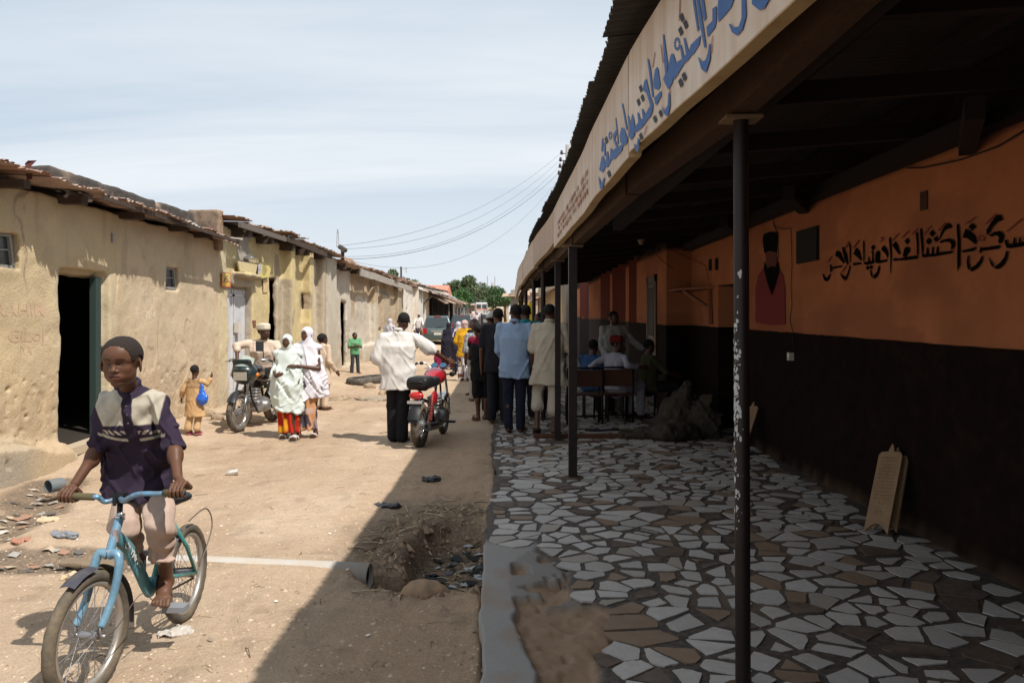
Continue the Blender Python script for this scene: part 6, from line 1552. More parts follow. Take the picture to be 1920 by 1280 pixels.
    for s in (-1, 1):
        b_ = bez([(0, -.35, .965), (s*.10, -.36, .975), (s*.20, -.35, 1.06), (s*.30, -.28, 1.06), (s*hx, -.20, 1.035)], 7)
        MB().tube(b_, .0115, 10).build('handlebar', chrome, t, True)
        MB().tube([b_[-8], b_[-1]], .017, 10).build('grip', blackp, t, True)
        MB().tube([(s*.26, -.31, 1.06), (s*.30, -.36, 1.05), (s*.37, -.30, 1.03)], .006, 6).build('lever', steel, t, True)
        MB().sphere((s*.24, -.30, 1.06), (.035, .03, .025), 10, 6).build('switch_box', blackp, t, True)
    if fairing:
        MB().tube([(.24, -.3, 1.06), (.26, -.34, 1.18), (.22, -.33, 1.22)], .007, 6).box((.20, -.34, 1.27), (.115, .03, .15)).build('mirror', M('mirror_blk', (.08, .09, .11), .25, .6), t)
    return t
RM = moto('motorcycle', 'red motorcycle seen from behind, held by the man in the white shirt', (-1.12, 10.95, Hs(-1.12, 10.95)-.01), PI-.16, (.40, .012, .022), steer=.05)
BM_ = moto('motorcycle', 'black motorcycle with small windscreen standing by the white metal door', (-4.03, 12.32, Hs(-4.03, 12.32)), -.10, (.03, .028, .032), True, 0, steer=-.1)
FM1 = moto('motorcycle', 'distant motorcycle ridden in front of the whitewashed wall, left of the green car', (-5.0, 41.5, Hs(-5, 41.5)), .1, (.2, .03, .03), False, group='distant motorcycles')

# ---------------- cars
def car(name, label, loc, rz, L_, W_, Hh, paint, kind='suv', cat='car'):
    t = thing(name, label, cat, loc, rz, local=True)
    pm_ = M('paint_'+label[:14], paint, .3, .4, coat=.7, var=(3, .3, tuple(q*.8+.04 for q in paint)))
    # rear of the car at y=0 facing -Y (towards the viewer)
    hb = .95 if kind == 'suv' else .92; w = W_/2
    sec = [(0.0, .34, hb*.98, Hh*.0, .90), ]
    v = Vol([-w-.15, -.2, .1], [w+.15, L_+.2, Hh+.15], .05)
    v.box((0, L_/2, .62), (w, L_/2, .36), .12, k=0)
    if kind == 'van': v.box((0, L_/2-.2, 1.3), (w*.96, L_/2-.25, Hh-1.3), .14, k=.06)
    elif kind == 'keke': v.box((0, L_/2, 1.05), (w*.9, L_/2*.9, Hh-1.05), .15, k=.1)
    else: v.put(lambda X, Y, Z: np.maximum(np.maximum(np.abs(X)-(w*.96-.30*np.clip(Z-hb, 0, 1)**1.1), Z-Hh), np.maximum(.10+.42*(Z-hb)-Y, Y-(L_*.73-.9*(Z-hb))))*.9, (-w, 0, hb-.1), (w, L_*.75, Hh), .05)
    for yy in (L_*.17, L_*.80):
        for s in (-1, 1): v.cap((s*w*1.05, yy, .33), (s*w*.72, yy, .33), .40, k=.02, op='s')
    body = v.obj('body', pm_, t, relax=2)
    gl = M('car_glass', (.03, .04, .045), .08, .0, spec=.9)
    if kind in ('suv', 'car'):
        zt = Hh-.12; yb = .10+.42*(zt-hb)-.015
        MB().add([(-w*.80, .10+.42*.03-.02, hb+.04), (w*.80, .10+.42*.03-.02, hb+.04), (w*.68, yb, zt), (-w*.68, yb, zt)], [(0, 1, 2, 3)]).build('rear_window', gl, t)
        for s in (-1, 1):
            x0 = s*(w*.96+.012); x1 = s*(w*.96-.30*(zt-hb)+.012)
            MB().add([(x0-s*.02, .5, hb+.06), (x0-s*.02, L_*.66, hb+.06), (x1, L_*.6-.25, zt), (x1, .62, zt)], [(0, 1, 2, 3)]).build('side_window', gl, t)
            MB().box((s*(w-.16), .02, hb-.12), (.26, .14, .30)).build('tail_light', M('lamp_red', (.30, .015, .02), .25), t)
            MB().tube([(s*w*.62, .7, Hh+.0), (s*w*.62, .8, Hh+.06), (s*w*.62, 2.6, Hh+.06), (s*w*.62, 2.7, Hh)], .018, 6).build('roof_rail', blackp, t, True)
            MB().tube([(s*w*.9, L_*.62, hb+.05), (s*(w+.14), L_*.62, hb+.1)], .03, 6).box((s*(w+.17), L_*.62, hb+.13), (.16, .1, .15)).build('side_mirror', pm_, t)
        MB().box((0, -.005, hb-.14), (.75, .03, .09)).build('chrome_strip', chrome, t)
        pl_ = MB().box((0.02, -.02, hb-.30), (.44, .02, .15)).build('number_plate', M('plate_pale', (.5, .5, .45), .5), t)
        text_mesh('number', 'KTG', M('plate_ink', (.05, .05, .12), .5), pl_, (-.13, -.033, hb-.345), (1, 0, 0), (0, 0, 1), .12) if False else None
        MB().tube([(-.1, .06, hb+.07), (.35, .10, hb+.16)], .012, 6).build('wiper', blackp, t, True)
        MB().box((0, .0, .47), (W_*.98, .16, .20)).build('bumper', M('bumper_'+kind, tuple(q*.6 for q in paint), .5), t)
        MB().box((0, .42, Hh-.05), (.42, .12, .05)).build('brake_light', M('lamp_red'), t)
    if kind == 'van':
        for s in (-1, 1):
            MB().box((s*w*.42, .035, Hh-.55), (w*.66, .04, .52)).build('rear_window', gl, t)
            MB().box((s*(w-.1), .0, 1.05), (.12, .05, .4)).build('tail_light', M('lamp_red'), t)
        q = random.Random(3)
        MB().box((0, .045, Hh-.95), (W_*.8, .02, .18)).build('orange_band', M('orange_band', (.55, .15, .07), .6, var=(9, .8, (.6, .5, .45))), t)
        MB().box((0, .0, .45), (W_*.98, .14, .2)).build('bumper', M('bump_w', (.45, .45, .44), .5), t)
    if kind == 'keke':
        MB().box((0, -.0, Hh-.45), (W_*.62, .03, .22)).build('rear_window', M('keke_win', (.25, .27, .28), .2), t)
    for yy in (L_*.17, L_*.80):
        for s in (-1, 1):
            wo = MB().lathe((s*(w-.19), yy, .33), (s, 0, 0), [(0, 0), (.33, 0), (.35, .03), (.35, .17), (.33, .2), (.2, .2)], 24).build('wheel', rub, t, 'auto')
            MB().lathe((s*(w-.01), yy, .33), (s, 0, 0), [(.2, 0), (.19, .012), (.06, .0), (0, .01)], 16).build('rim', steel, wo, 'auto')
    return t
car('parked_car', 'green grey sport utility car parked with its tail to the street', (-4.42, 46.2, Hs(-4.42, 46.2)), .075, 4.6, 1.80, 1.72, (.085, .125, .12))
car('parked_car', 'dark low car ahead of the green one under the awnings', (-3.75, 58, Hs(-3.75, 58)+.1), .06, 4.5, 1.85, 1.62, (.045, .05, .06), 'car')
car('white_van', 'white van with an orange band across its back doors, far down the street', (-4.05, 104, Hs(-4, 104)+.15), .0, 4.8, 1.75, 2.45, (.66, .66, .64), 'van', 'van')
car('motor_tricycle', 'dark hooded motor tricycle just beyond the crowd', (-1.5, 52, Hs(-1.5, 52)+.1), 0, 2.6, 1.35, 1.78, (.045, .045, .055), 'keke', 'tricycle')

# ---------------- old tyres, rubble
for (px, py, lb, rr_) in ((672, 722, 'old worn tyre lying flat on the street, left and nearer of the pair', .335), (697, 718, 'old worn tyre lying flat behind its twin, right one of the pair', .33)):
    x, y, _ = G(px, py); y += .15; t = MB(); z = Hs(x, y)+.085
    t.lathe((0, 0, 0), (0, 0, 1), [(.20, .085), (.24, .10), (.30, .095), (rr_, .06), (rr_+.005, 0), (rr_, -.06), (.30, -.095), (.24, -.10), (.20, -.085), (.215, -.06), (.29, -.03), (.295, 0), (.29, .03), (.215, .06), (.20, .085)], 44)
    o = t.build('old_tyre', M('old_tyre', (.055, .052, .048), .9, var=(8, .5, (.24, .20, .15)), bump=(70, .6, .008)), smooth=True); o.location = (x, y, z); o.rotation_euler = (.04, -.05, 0)
    tag(o, lb, 'tyre', 'old tyres on the street')
blob_stone('mound', (-2.95, 16.35, Hs(-2.95, 16.35)-.02), (.42, .3, .09), 'low heap of earth and ash left of the old tyres', (.30, .25, .19), 'rubble', .5)
blob_stone('mound', (-2.7, 18.0, Hs(-2.7, 18)+.0), (.4, .25, .22), 'pointed heap of tan rubble behind the old tyres', (.42, .33, .22), 'rubble', .5)
def heap_pt(): return -2.95+random.gauss(0, .38), 16.2+random.gauss(0, .22)
twigs(160, heap_pt, .25, 'ash_twigs', 'grey sticks and stalks scattered around the ash heap by the tyres', .005, .03)
# ================================================================ people
def smooth_head(v, c, R, s, face=True, k=1.0, neck=None, detail=False, kid=False):
    """c: centre of the head, R: 3x3 turn (face looks along local -Y), s: chin-to-crown height"""
    c = np.asarray(c, float); R = np.asarray(R, float)
    T = lambda *p: c+R@(np.array(p)*s)
    E = lambda p, r, kk=.05, op='u', Q=None: v.ell(T(*p), np.array(r)*s, R if Q is None else R@Q, kk*s, op)
    E((0, .07, .13), (.335, .42, .365), 0)
    E((0, -.09, -.10), (.265, .29, .36), .12)
    E((0, -.23, -.40), (.12, .11, .09), .10)
    if kid:
        E((0, -.02, .16), (.355, .42, .345), .05)
        for q in (-1, 1): E((q*.15, -.16, -.20), (.125, .13, .13), .08)
    for q in (-1, 1):
        E((q*.15, -.04, -.27), (.115, .19, .14), .10)
        E((q*.16, -.235, -.10), (.105, .09, .085), .07)
        E((q*(.352 if not kid else .368), .06 if not kid else .0, -.04 if not kid else -.07), (.03, .095, .135), .03, Q=RZ(q*.45)); 
        if detail: E((q*.402, -.02, -.05), (.018, .045, .075), .015, 's')
    E((0, -.26, .08), (.25, .10, .06), .07)
    if face:
        for q in (-1, 1): E((q*.135, -.385, -.005), (.085, .05, .045), .05, 's')
        for q in (-1, 1): E((q*.132, -.285, -.012), (.078, .066, .05), .02)
        v.cap(T(0, -.33, .03), T(0, -.405, -.125), .030*s, .048*s, .03*s)
        E((0, -.40, -.135), (.052, .05, .042), .02)
        for q in (-1, 1): E((q*.058, -.365, -.145), (.040, .045, .032), .015)
        E((0, -.325, -.24), (.115, .055, .030), .02); E((0, -.32, -.295), (.10, .058, .036), .02)
        E((0, -.30, -.27), (.16, .08, .09), .06)
        if detail:
            E((0, -.40, -.265), (.11, .045, .007), .006, 's')
            for q in (-1, 1): E((q*.132, -.36, -.012), (.058, .05, .019), .006, 's'); E((q*.03, -.40, -.17), (.014, .02, .012), .006, 's')
    if neck is not None: v.cap(T(0, .08, -.30), neck[0], .20*s, neck[1], .08*s)
def face_tint(V, c, R, s, base, lips=True, brow=True, eyes=False):
    L_ = ((V-np.asarray(c))@np.asarray(R))/s; x, y, z = L_.T
    col = np.tile(np.array(base, float), (len(V), 1)); fr = (y < -.12) & (np.abs(z) < .6)
    lp = fr*sst(1.15, .85, np.hypot(x/.115, (z+.267)/.062))
    if lips: col = lerpc(col, (base[0]*.95+.02, base[1]*.8+.006, base[2]*.85+.008), .6*lp); col = lerpc(col, np.array(base)*.25, fr*sst(.014, .004, np.abs(z+.265))*(np.abs(x) < .11))
    if brow: col = lerpc(col, np.array(base)*.25, .85*fr*sst(.028, .012, np.abs(z-.095+.35*(np.abs(x)-.13)**2*4))*sst(.235, .20, np.abs(x))*sst(.035, .06, np.abs(x)))
    if eyes:
        e = fr*sst(1.1, .8, np.hypot((np.abs(x)-.135)/.06, (z+.01)/.026)); col = lerpc(col, (.30, .27, .24), e); col = lerpc(col, (.01, .008, .007), fr*sst(1.1, .8, np.hypot((np.abs(x)-.135)/.026, (z+.01)/.028)))
    return col
def fingers(v, palm, d, n, s, curl=.5, side=1, spread=.12):
    """palm centre, d = direction of the fingers, n = palm-facing normal, s = hand length"""
    d = np.asarray(d, float)/np.linalg.norm(d); n = np.asarray(n, float); n = n-d*(n@d); n /= np.linalg.norm(n); w_ = np.cross(d, n)*side
    v.box(palm, np.array([.21, .24, .085])*s, .04*s, np.stack([w_, d, n], 1), k=.03*s)
    for i, (off, L_) in enumerate(((-.155, .38), (-.05, .43), (.055, .40), (.15, .31))):
        p = palm+d*.20*s+w_*off*s; a = 0.0; dd = d+w_*off*spread
        pts = [p]
        for kx, seg in enumerate((.45, .32, .23)):
            a += curl*(.5 if kx == 0 else .8); dirn = dd*math.cos(a)+n*math.sin(a); pts.append(pts[-1]+dirn*seg*L_*s)
        v.chain(pts, np.array([.050, .047, .043, .036])*s, k=.008*s)
    t0 = palm-d*.12*s-w_*.17*s; t1 = t0+(-w_*.16+d*.12+n*.06)*s; t2 = t1+(-w_*.03+d*.20+n*.06)*s
    v.chain([t0, t1, t2], np.array([.065, .056, .043])*s, k=.02*s)
def grip_hand(v, c, u, wrist, s, rb=.018, toward=(0, -1, 0), side=1):
    """hand closed round a bar through c along u; fingers go over the 'toward' side and under"""
    c = np.asarray(c, float); u = np.asarray(u, float)/np.linalg.norm(u); f = np.asarray(toward, float); f = f-u*(f@u); f /= np.linalg.norm(f)
    w_ = np.asarray(wrist, float)-c; w_ = w_-u*(w_@u); w_ /= np.linalg.norm(w_); g = np.cross(u, w_); g = g if g@f > 0 else -g
    rf = .058*s; R_ = rb+rf*.85
    for i in range(4):
        o = (i-1.5)*.125*s; r_ = rf*(.9, 1.0, .97, .85)[i]
        pts = [c+u*o+(w_*math.cos(a)+g*math.sin(a))*(R_+(.012 if kx == 0 else 0)) for kx, a in enumerate(np.radians([25, 75, 120, 165, 205]))]
        v.chain(pts, np.array([1.1, 1.0, .95, .9, .75])*r_, k=.006*s)
    v.box(c+w_*(R_+.012)-g*.01, np.array([.26, .07, .2])*s, .05*s, np.stack([u, w_, g], 1), k=.03*s)
    v.cap(c+w_*(R_+.02), wrist, .13*s, .115*s, k=.04*s)
    t = c+u*side*.22*s; v.chain([t+w_*(R_*.9)-g*.02, t-g*(R_+.004), t-w_*R_*.8-g*.004+u*side*.01], np.array([.075, .066, .052])*s, k=.015*s)
SKIN = (.085, .036, .020)
def skin_mat(nm, rough=.42): return M(nm, vcol=True, rough=rough, spec=.35, bump=(90, .12, .002))
skm = skin_mat('skin')
def cloth(nm, col=None, **kw):
    return M('cloth_'+nm, col or (.5, .5, .5), .9, vcol=col is None, spec=.15, var=kw.get('var', [(4, .25, tuple(q*.72 for q in (col or (.4, .4, .4))))]) if col else None, bump=[(14, .3, .012), (260, .25, .0015)])

# ---------------------------------------------------------------- general figure
def fig(label, loc, yaw, h=1.72, sex='m', J={}, top=None, bottom=None, head=None, shoes=None, skin=SKIN, vox=.011, seat=None, group=None, hair=(.012, .010, .009), face=True, headyaw=0.0, nod=0.0, hands=True, child=False, eyes=True):
    """all joint positions in fractions of h; the figure faces local -Y"""
    hd = .132 if not child else .165
    sw = .112 if sex == 'm' else .100
    if child: sw = .105
    D = dict(hipz=.52, hipw=.050, knee=[(-.052, -.01, .285), (.052, -.01, .285)], ank=[(-.052, .01, .045), (.052, .01, .045)], foot=[(-.06, -.075, .018), (.06, -.075, .018)],
             sh=[(-sw, .0, .815), (sw, .0, .815)], elb=[(-sw-.028, .02, .63), (sw+.028, .02, .63)], wr=[(-sw-.03, -.02, .475), (sw+.03, -.02, .475)], neck=(0, .0, .85), head=(0, -.012, .92-(.02 if child else 0)),
             chest=(0, .0, .73), waist=(0, .0, .60), hip=(0, .0, .52), hd_=None)
    D.update(J); A = lambda p: np.array(p, float)*h
    loc = np.array(loc, float)
    t = thing('person', label, 'person', loc, yaw, group, local=True)
    allp = np.array([A(p) for k in ('knee', 'ank', 'foot', 'sh', 'elb', 'wr') for p in D[k]]+[A(D['head']), A(D['hip'])])
    lo = allp.min(0)-.16*h*np.array([1, 1, .2]); hi = allp.max(0)+.16*h*np.array([1, 1, .62]); lo[2] = max(lo[2], -.03) if seat is None else lo[2]
    def fresh(vx=None): return Vol(lo, hi, vx or vox)
    HR = RZ(headyaw)@RX(nod); hc = A(D['head'])
    # body: one continuous skin
    v = fresh()
    v.cap(A(D['neck'])+[0, .012*h, -.01*h], hc-[0, 0, .03*h], .033*h, .030*h, k=.02)
    bt_ = .70 if top or isinstance(head, dict) else 1.0; v.cap(A(D['chest'])+[-.04*h, 0, .01*h], A(D['chest'])+[.04*h, 0, .01*h], .058*h*bt_, k=.02, fl=(1, 1.0, 1.2)); v.chain([A(D['chest']), A(D['waist']), A(D['hip'])], [.068*h*bt_, .060*h*bt_, .068*h*bt_], k=.03, fl=(1.1, .82, 1))
    for i in (0, 1):
        q = -1 if i == 0 else 1
        hj = A(D['hip'])+[q*D['hipw']*h, 0, -.01*h]
        lt_ = .8 if bottom else 1; v.chain([hj, A(D['knee'][i]), A(D['ank'][i])], [.046*h*lt_, .030*h*(lt_ if bottom and bottom.get('len', 1) > .6 else 1), .020*h], k=.012); km = (A(D['knee'][i])*.65+A(D['ank'][i])*.35)+[0, .008*h, 0]; v.ell(km, (.028*h, .030*h, .05*h), k=.03)
        an, ft = A(D['ank'][i]), A(D['foot'][i]); v.cap(an+[0, .012*h, -.02*h], ft, .023*h, .020*h, k=.015, fl=(1.1, 1, .85))
        fd = ft-an; fd[2] = 0; fd /= max(np.linalg.norm(fd), 1e-6); sd_ = np.array([fd[1], -fd[0], 0])
        for j in range(5): v.cap(ft+sd_*(j-2)*.0095*h, ft+sd_*(j-2)*.0105*h+fd*(.030-.003*abs(j-1))*h, .0085*h, .007*h, k=.006)
        s_, e_, w_ = A(D['sh'][i]), A(D['elb'][i]), A(D['wr'][i])
        v.chain([A(D['neck'])-[0, 0, (.015 if bt_ == 1 else .035)*h], s_-[0, 0, (0 if bt_ == 1 else .012)*h]], [.032*h*bt_, .030*h*bt_], k=.02); v.chain([s_-[0, 0, (0 if bt_ == 1 else .01)*h], e_, w_], [.028*h*bt_, .021*h, .0155*h], k=.012)
        if hands:
            if D.get('grip') and D['grip'][i]:
                g = D['grip'][i]; grip_hand(v, A(g[0]) if not g[3:] else np.array(g[0]), g[1], w_, .105*h, g[2], toward=(0, -1, 0))
            else:
                hdv = D['hd_'][i] if D['hd_'] and D['hd_'][i] is not None else (w_-e_)/np.linalg.norm(w_-e_)+np.array([0, -.15, 0])
                hdv = np.array(hdv, float); hdv /= np.linalg.norm(hdv); n_ = np.array([-q*1.0, .0, 0]) if abs(hdv[0]) < .8 else np.array([0, .3, -1.])
                fingers(v, w_+hdv*.035*h, hdv, n_, .105*h, .5, side=q)
    smooth_head(v, hc, HR, hd*h, face)
    v.obj('body', skm, t, lambda V: face_tint(V, hc, HR, hd*h, skin, eyes=eyes and face), relax=1)
    s_h = hd*h
    T = lambda *p: hc+HR@(np.array(p)*s_h)
    kinds = head or 'hair'
    if kinds in ('hair', 'cap', 'kufi', 'redcap', 'beanie'):
        hv = Vol(hc-.85*s_h, hc+.85*s_h, min(vox, .009)); hv.ell(T(0, .085, .15), np.array((.346, .424, .370))*s_h, HR, 0); hv.ell(T(0, -.42, -.05), np.array((.33, .22, .36))*s_h, HR, .01, 's'); hv.box(T(0, -.3, -.55), np.array((.6, .42, .55))*s_h, .02, HR, .01, 's'); hv.ell(T(0, .35, -.72), np.array((.5, .5, .5))*s_h, HR, .01, 's')
        hv.noise((60, 60, 60), .003, 2, 3); hv.obj('hair', M('hair_%d' % int(hair[0]*1000), hair, .9, bump=(220, .8, .006)), t, relax=1)
    if kinds in ('kufi', 'cap', 'redcap', 'beanie'):
        cc = {'kufi': (.62, .55, .44), 'cap': (.5, .5, .49), 'redcap': (.20, .025, .022), 'beanie': (.46, .46, .45)}[kinds]
        kv = Vol(hc-1.0*s_h, hc+1.1*s_h, min(vox, .008))
        if kinds in ('beanie',): kv.ell(T(0, .08, .17), np.array((.385, .455, .40))*s_h, HR, 0); kv.box(T(0, -.1, -.5), np.array((.8, .8, .56))*s_h, .02, HR, .01, 's')
        else: kv.cap(T(0, .05, .22), T(0, .07, .56 if kinds != 'cap' else .46), .35*s_h, .325*s_h, 0, fl=(1, 1.12, .25)); kv.box(T(0, .06, .34), np.array((.325, .39, .20))*s_h, .1*s_h, HR@RX(-.08), .03)
        if kinds == 'redcap': kv.warp(lambda x, y, z: .004*np.sin(np.arctan2(y-hc[1], x-hc[0])*18))
        kv.obj('cap', cloth(kinds, cc), t, relax=1)
    folds = lambda v, a=.012, sc=(7, 7, 2.2), sd=1: v.noise((sc[0]/h*1.7, sc[1]/h*1.7, sc[2]/h*1.7), a*h/1.7, 3, sd)
    sd = int(abs(loc[0]*37+loc[1]*11)) % 97
    if top:
        v = fresh(); hem = top.get('hem', .46); f_ = top.get('fit', .012); fl_ = top.get('flare', 1.0)
        ch, wa, hp = A(D['chest']), A(D['waist']), A(D['hip'])
        hemp = A(D['hem']) if 'hem' in D else hp+[0, 0, (hem-.52)*h]
        nk = A(D['neck'])
        shw = abs(D['sh'][1][0]-D['sh'][0][0])/2; shz = (D['sh'][0][2]+D['sh'][1][2])/2*h; sc_ = (A(D['sh'][0])+A(D['sh'][1]))/2
        v.loft([(nk[2]+.008*h, nk[0], nk[1]+.004*h, .033*h, .036*h), (nk[2]-.012*h, nk[0], nk[1]+.004*h, .050*h, .042*h), (shz+.012*h, sc_[0], sc_[1], (shw-.022)*h, .046*h), (shz-.022*h, sc_[0], sc_[1], (shw+.004)*h, .056*h), (ch[2], ch[0], ch[1], (shw+.002+f_*.5)*h, (.064+f_)*h),
                (wa[2], wa[0], wa[1], (shw*.92+f_)*h, (.064+f_)*h), (hp[2], hp[0], hp[1], (shw*.93+f_)*h, (.068+f_)*h), (hemp[2]+.001, hemp[0], hemp[1], (shw*.95+f_)*h*fl_, (.066+f_)*h*fl_**.6)], 2.5, 0)
        sl_ = top.get('sleeve', 1.0)
        for i in (0, 1):
            s_, e_, w_ = A(D['sh'][i]), A(D['elb'][i]), A(D['wr'][i]); wd = top.get('wide', .012)*h*.75
            v.cap(nk-[0, 0, .022*h], s_-[0, 0, .006*h], (.026+f_*.3)*h, (.029+f_*.35)*h, k=.02)
            if sl_ <= 0: continue
            if sl_ <= 1: v.cap(s_, s_+(e_-s_)*sl_, .029*h+f_*h*.4, .025*h+wd, k=.014, fl=(1, .9, 1))
            else: v.cap(s_, e_, .029*h+f_*h*.4, .023*h+wd*.8, k=.014); v.cap(e_, e_+(w_-e_)*(sl_-1), .023*h+wd*.8, .019*h+wd*.8, k=.01)
        v.box(hemp+[0, 0, -.30*h], (.4*h, .4*h, .30*h), .004, None if not top.get('hemrot') else RY(top['hemrot']), 0.004, 's') if top.get('cut', True) else None
        v.ell(nk+[0, -.012*h, .028*h], (.034*h, .038*h, .03*h), k=.004, op='s')
        folds(v, top.get('fa', .008), (6, 6, 2.5), sd)
        q_ = h/1.7; ra = top.get('ra', 1.0)
        v.crease(.010*q_*ra, (5/q_, 4/q_, 1.6/q_), .16, sd+9, (.5, .2), lambda x, y, z: sst(.84, .72, z/h)); v.crease(.007*q_*ra, (9/q_, 7/q_, 4/q_), .15, sd+29, (-.7, .5)); v.crease(-.006*q_*ra, (7/q_, 6/q_, 3/q_), .2, sd+49, (.3, -.6))
        m_ = cloth(top['name'], top.get('col'))
        so_ = v.obj('tunic' if hem < .42 else 'shirt', m_, t, (lambda V: top['vc'](V/h)) if 'vc' in top else None, relax=0)
        if 'collar' in top:
            MB().torus(nk+np.array([0, .006*h, .010*h]), (0, -.25, 1), .034*h, .008*h, 20, 8, flat=1.5).build('collar', m_ if 'vc' not in top else cloth('collar', top['collar']), so_, True)
    if bottom:
        v = fresh(); k_ = bottom['kind']; hp = A(D['hip']); f_ = bottom.get('fit', .012)
        if k_ == 'trousers':
            ln = bottom.get('len', 1.0)
            v.cap(hp+[0, 0, .03*h], hp+[0, 0, -.02*h], (.064+f_*.5)*h, k=.02, fl=(1.15, .85, 1))
            for i in (0, 1):
                q = -1 if i == 0 else 1; hj = hp+[q*D['hipw']*h, 0, -.01*h]; kn, an = A(D['knee'][i]), A(D['ank'][i])
                v.cap(hj, kn, (.048+f_*.5)*h, (.033+f_*.7)*h, k=.008)
                if ln > .5: v.cap(kn, kn+(an-kn)*min((ln-.5)*2, 1), (.033+f_*.7)*h, (bottom.get('cuff', .026)+f_*.7)*h, k=.012)
            folds(v, .010, (7, 7, 4), sd+3); v.crease(.010*h/1.7, (6/h*1.7, 5/h*1.7, 2.5/h*1.7), .16, sd+9, (.2, .5))
        elif k_ == 'skirt':
            bz = bottom.get('bot', .07); cx_ = (A(D['ank'][0])+A(D['ank'][1]))/2; cx_[2] = bz*h
            v.chain([hp+[0, 0, .05*h], hp+[0, 0, -.04*h], cx_+[0, 0, .16*h], cx_], [.085*h, .098*h, bottom.get('w', .088)*h, bottom.get('w', .088)*h*1.08], k=.04, fl=(1.15, .9, 1))
            v.box(cx_+[0, 0, -.2*h], (.5*h, .5*h, .20*h), .005, None, .004, 's')
            v.warp(lambda x, y, z: .010*h*np.sin(np.arctan2(y-hp[1], x-hp[0])*bottom.get('nf', 9)+3*vnoise(x*3, y*3, z*3))*sst(.6, .15, z/h)); folds(v, .010, (6, 6, 3), sd+4)
        v.obj('trousers' if k_ == 'trousers' else 'skirt', cloth(bottom['name'], bottom.get('col')), t, (lambda V: bottom['vc'](V/h)) if 'vc' in bottom else None, relax=1)
    if isinstance(kinds, dict):          # veil
        v = Vol(lo-[.02, .04, 0], hi+[.02, .04, .03], vox); vv = kinds; bz = vv.get('bot', .45)
        v.ell(T(0, .08, .14), np.array((.385, .47, .41))*s_h, HR, 0); v.ell(T(0, .04, -.25), np.array((.34, .40, .40))*s_h, HR, .03)
        for i in (0, 1): v.cap(A(D['neck'])-[0, 0, .02*h], A(D['sh'][i])-[0, 0, .01*h], .040*h, .038*h, k=.04)
        ww = vv.get('w', .12)
        hm = vv.get('hemp', (0, 0, bz))
        nk = A(D['neck']); ch = A(D['chest']); wa = A(D['waist']); hmp = A(hm); shw = abs(D['sh'][1][0]-D['sh'][0][0])/2
        if vv.get('bot', .45) < .8:
            v.loft([(nk[2]+.04*h, nk[0], nk[1], .040*h, .046*h), (nk[2]-.005*h, nk[0], nk[1], .062*h, .052*h), (A(D['sh'][0])[2]+.0*h, nk[0], nk[1], (shw+.018)*h, .060*h), (ch[2]-.01*h, ch[0], ch[1], (shw+.034)*h, .070*h), (wa[2], wa[0], wa[1], max(ww, shw+.038)*h, ww*.78*h), (hmp[2]+.0, hmp[0], hmp[1], ww*1.12*h, ww*.85*h)], 2.2, .02)
        for dr in vv.get('drapes', []): v.chain([A(p) for p in dr[0]], [r_*h for r_ in dr[1]], k=.03, fl=dr[2] if len(dr) > 2 else (1, 1, 1))
        v.box(A(hm)+[0, 0, -.30*h], (.6*h, .6*h, .30*h), .01, RY(vv.get('tilt', 0)), .01, 's')
        if not vv.get('closed'):
            v.ell(T(0, -.46, -.05), np.array((.235, .36, .365))*s_h, HR, .006, 's')
        nf = vv.get('nf', 11)
        q_ = h/1.6
        for (am, sc3, w_, s9, sh_) in ((.020, (6, 5, .9), .22, 1, (.35, .1)), (.014, (11, 9, 1.6), .2, 2, (-.45, .2)), (-.016, (7, 7, 1.2), .22, 3, (.7, 0)), (.014, (4, 4, 9), .2, 4, (.0, .8)), (.010, (6, 5, 14), .18, 5, (0, -.6))):
            v.crease(am*q_, tuple(c_/q_ for c_ in sc3), w_, sd+s9, sh_, (lambda x, y, z: sst(.88, .76, z/h)) if s9 < 4 else (lambda x, y, z: sst(.72, .64, z/h)*(y < .03)))
        folds(v, .006, (7, 7, 2), sd+6)
        v.obj('veil', cloth(vv['name'], vv.get('col')), t, relax=0)
    if shoes:
        for i in (0, 1):
            an, ft = A(D['ank'][i]), A(D['foot'][i]); fd = ft-an; dz = fd[2]; fd[2] = 0; L2 = np.linalg.norm(fd); fd /= L2; a_ = math.atan2(fd[0], -fd[1])
            if shoes.get('closed'):
                sv = Vol(np.minimum(an, ft)-.09*h, np.maximum(an, ft)+.07*h, vox*.8); sv.cap(an+[0, .012*h, -.025*h], ft+fd*.018*h, .027*h, .023*h, k=.01, fl=(1.05, 1, .95)); sv.cap(an+[0, .012*h, -.02*h], an+[0, .01*h, .012*h], .025*h, .022*h, k=.01)
                sv.obj('shoe', M('shoe_'+shoes['name'], shoes['col'], .6), t, relax=1)
            else:
                c_ = (an+ft)/2+fd*.012*h; c_[2] = min(an[2], ft[2])-.024*h if dz > -.02*h else 0
                R_ = np.stack([[-fd[1], fd[0], 0], fd, [0, 0, 1]], 1); zb = ft[2]-.024*h
                o_ = [(.022, -.075), (.026, -.02), (.034, .05), (.024, .083), (0, .09), (-.024, .083), (-.034, .05), (-.026, -.02), (-.022, -.075), (0, -.083)]
                mm_ = MB(); mm_.prism([np.array([c_[0], c_[1], 0])+R_@np.array([x*h, y*h, zb+.0]) for x, y in o_], (0, 0, .010*h))
                sb = mm_.build('slipper', M('slip_'+shoes['name'], shoes['col'], .7), t)
                MB().tube([np.array([c_[0], c_[1], 0])+R_@np.array([x*h, y*h, z_*h+zb]) for x, y, z_ in ((-.032, .02, .01), (-.026, .035, .038), (0, .045, .048), (.026, .035, .038), (.032, .02, .01))], .008*h if shoes.get('band') else .004*h, 6).build('strap', M('strap_'+shoes['name'], shoes.get('strap', shoes['col']), .6), sb, True)
    return t
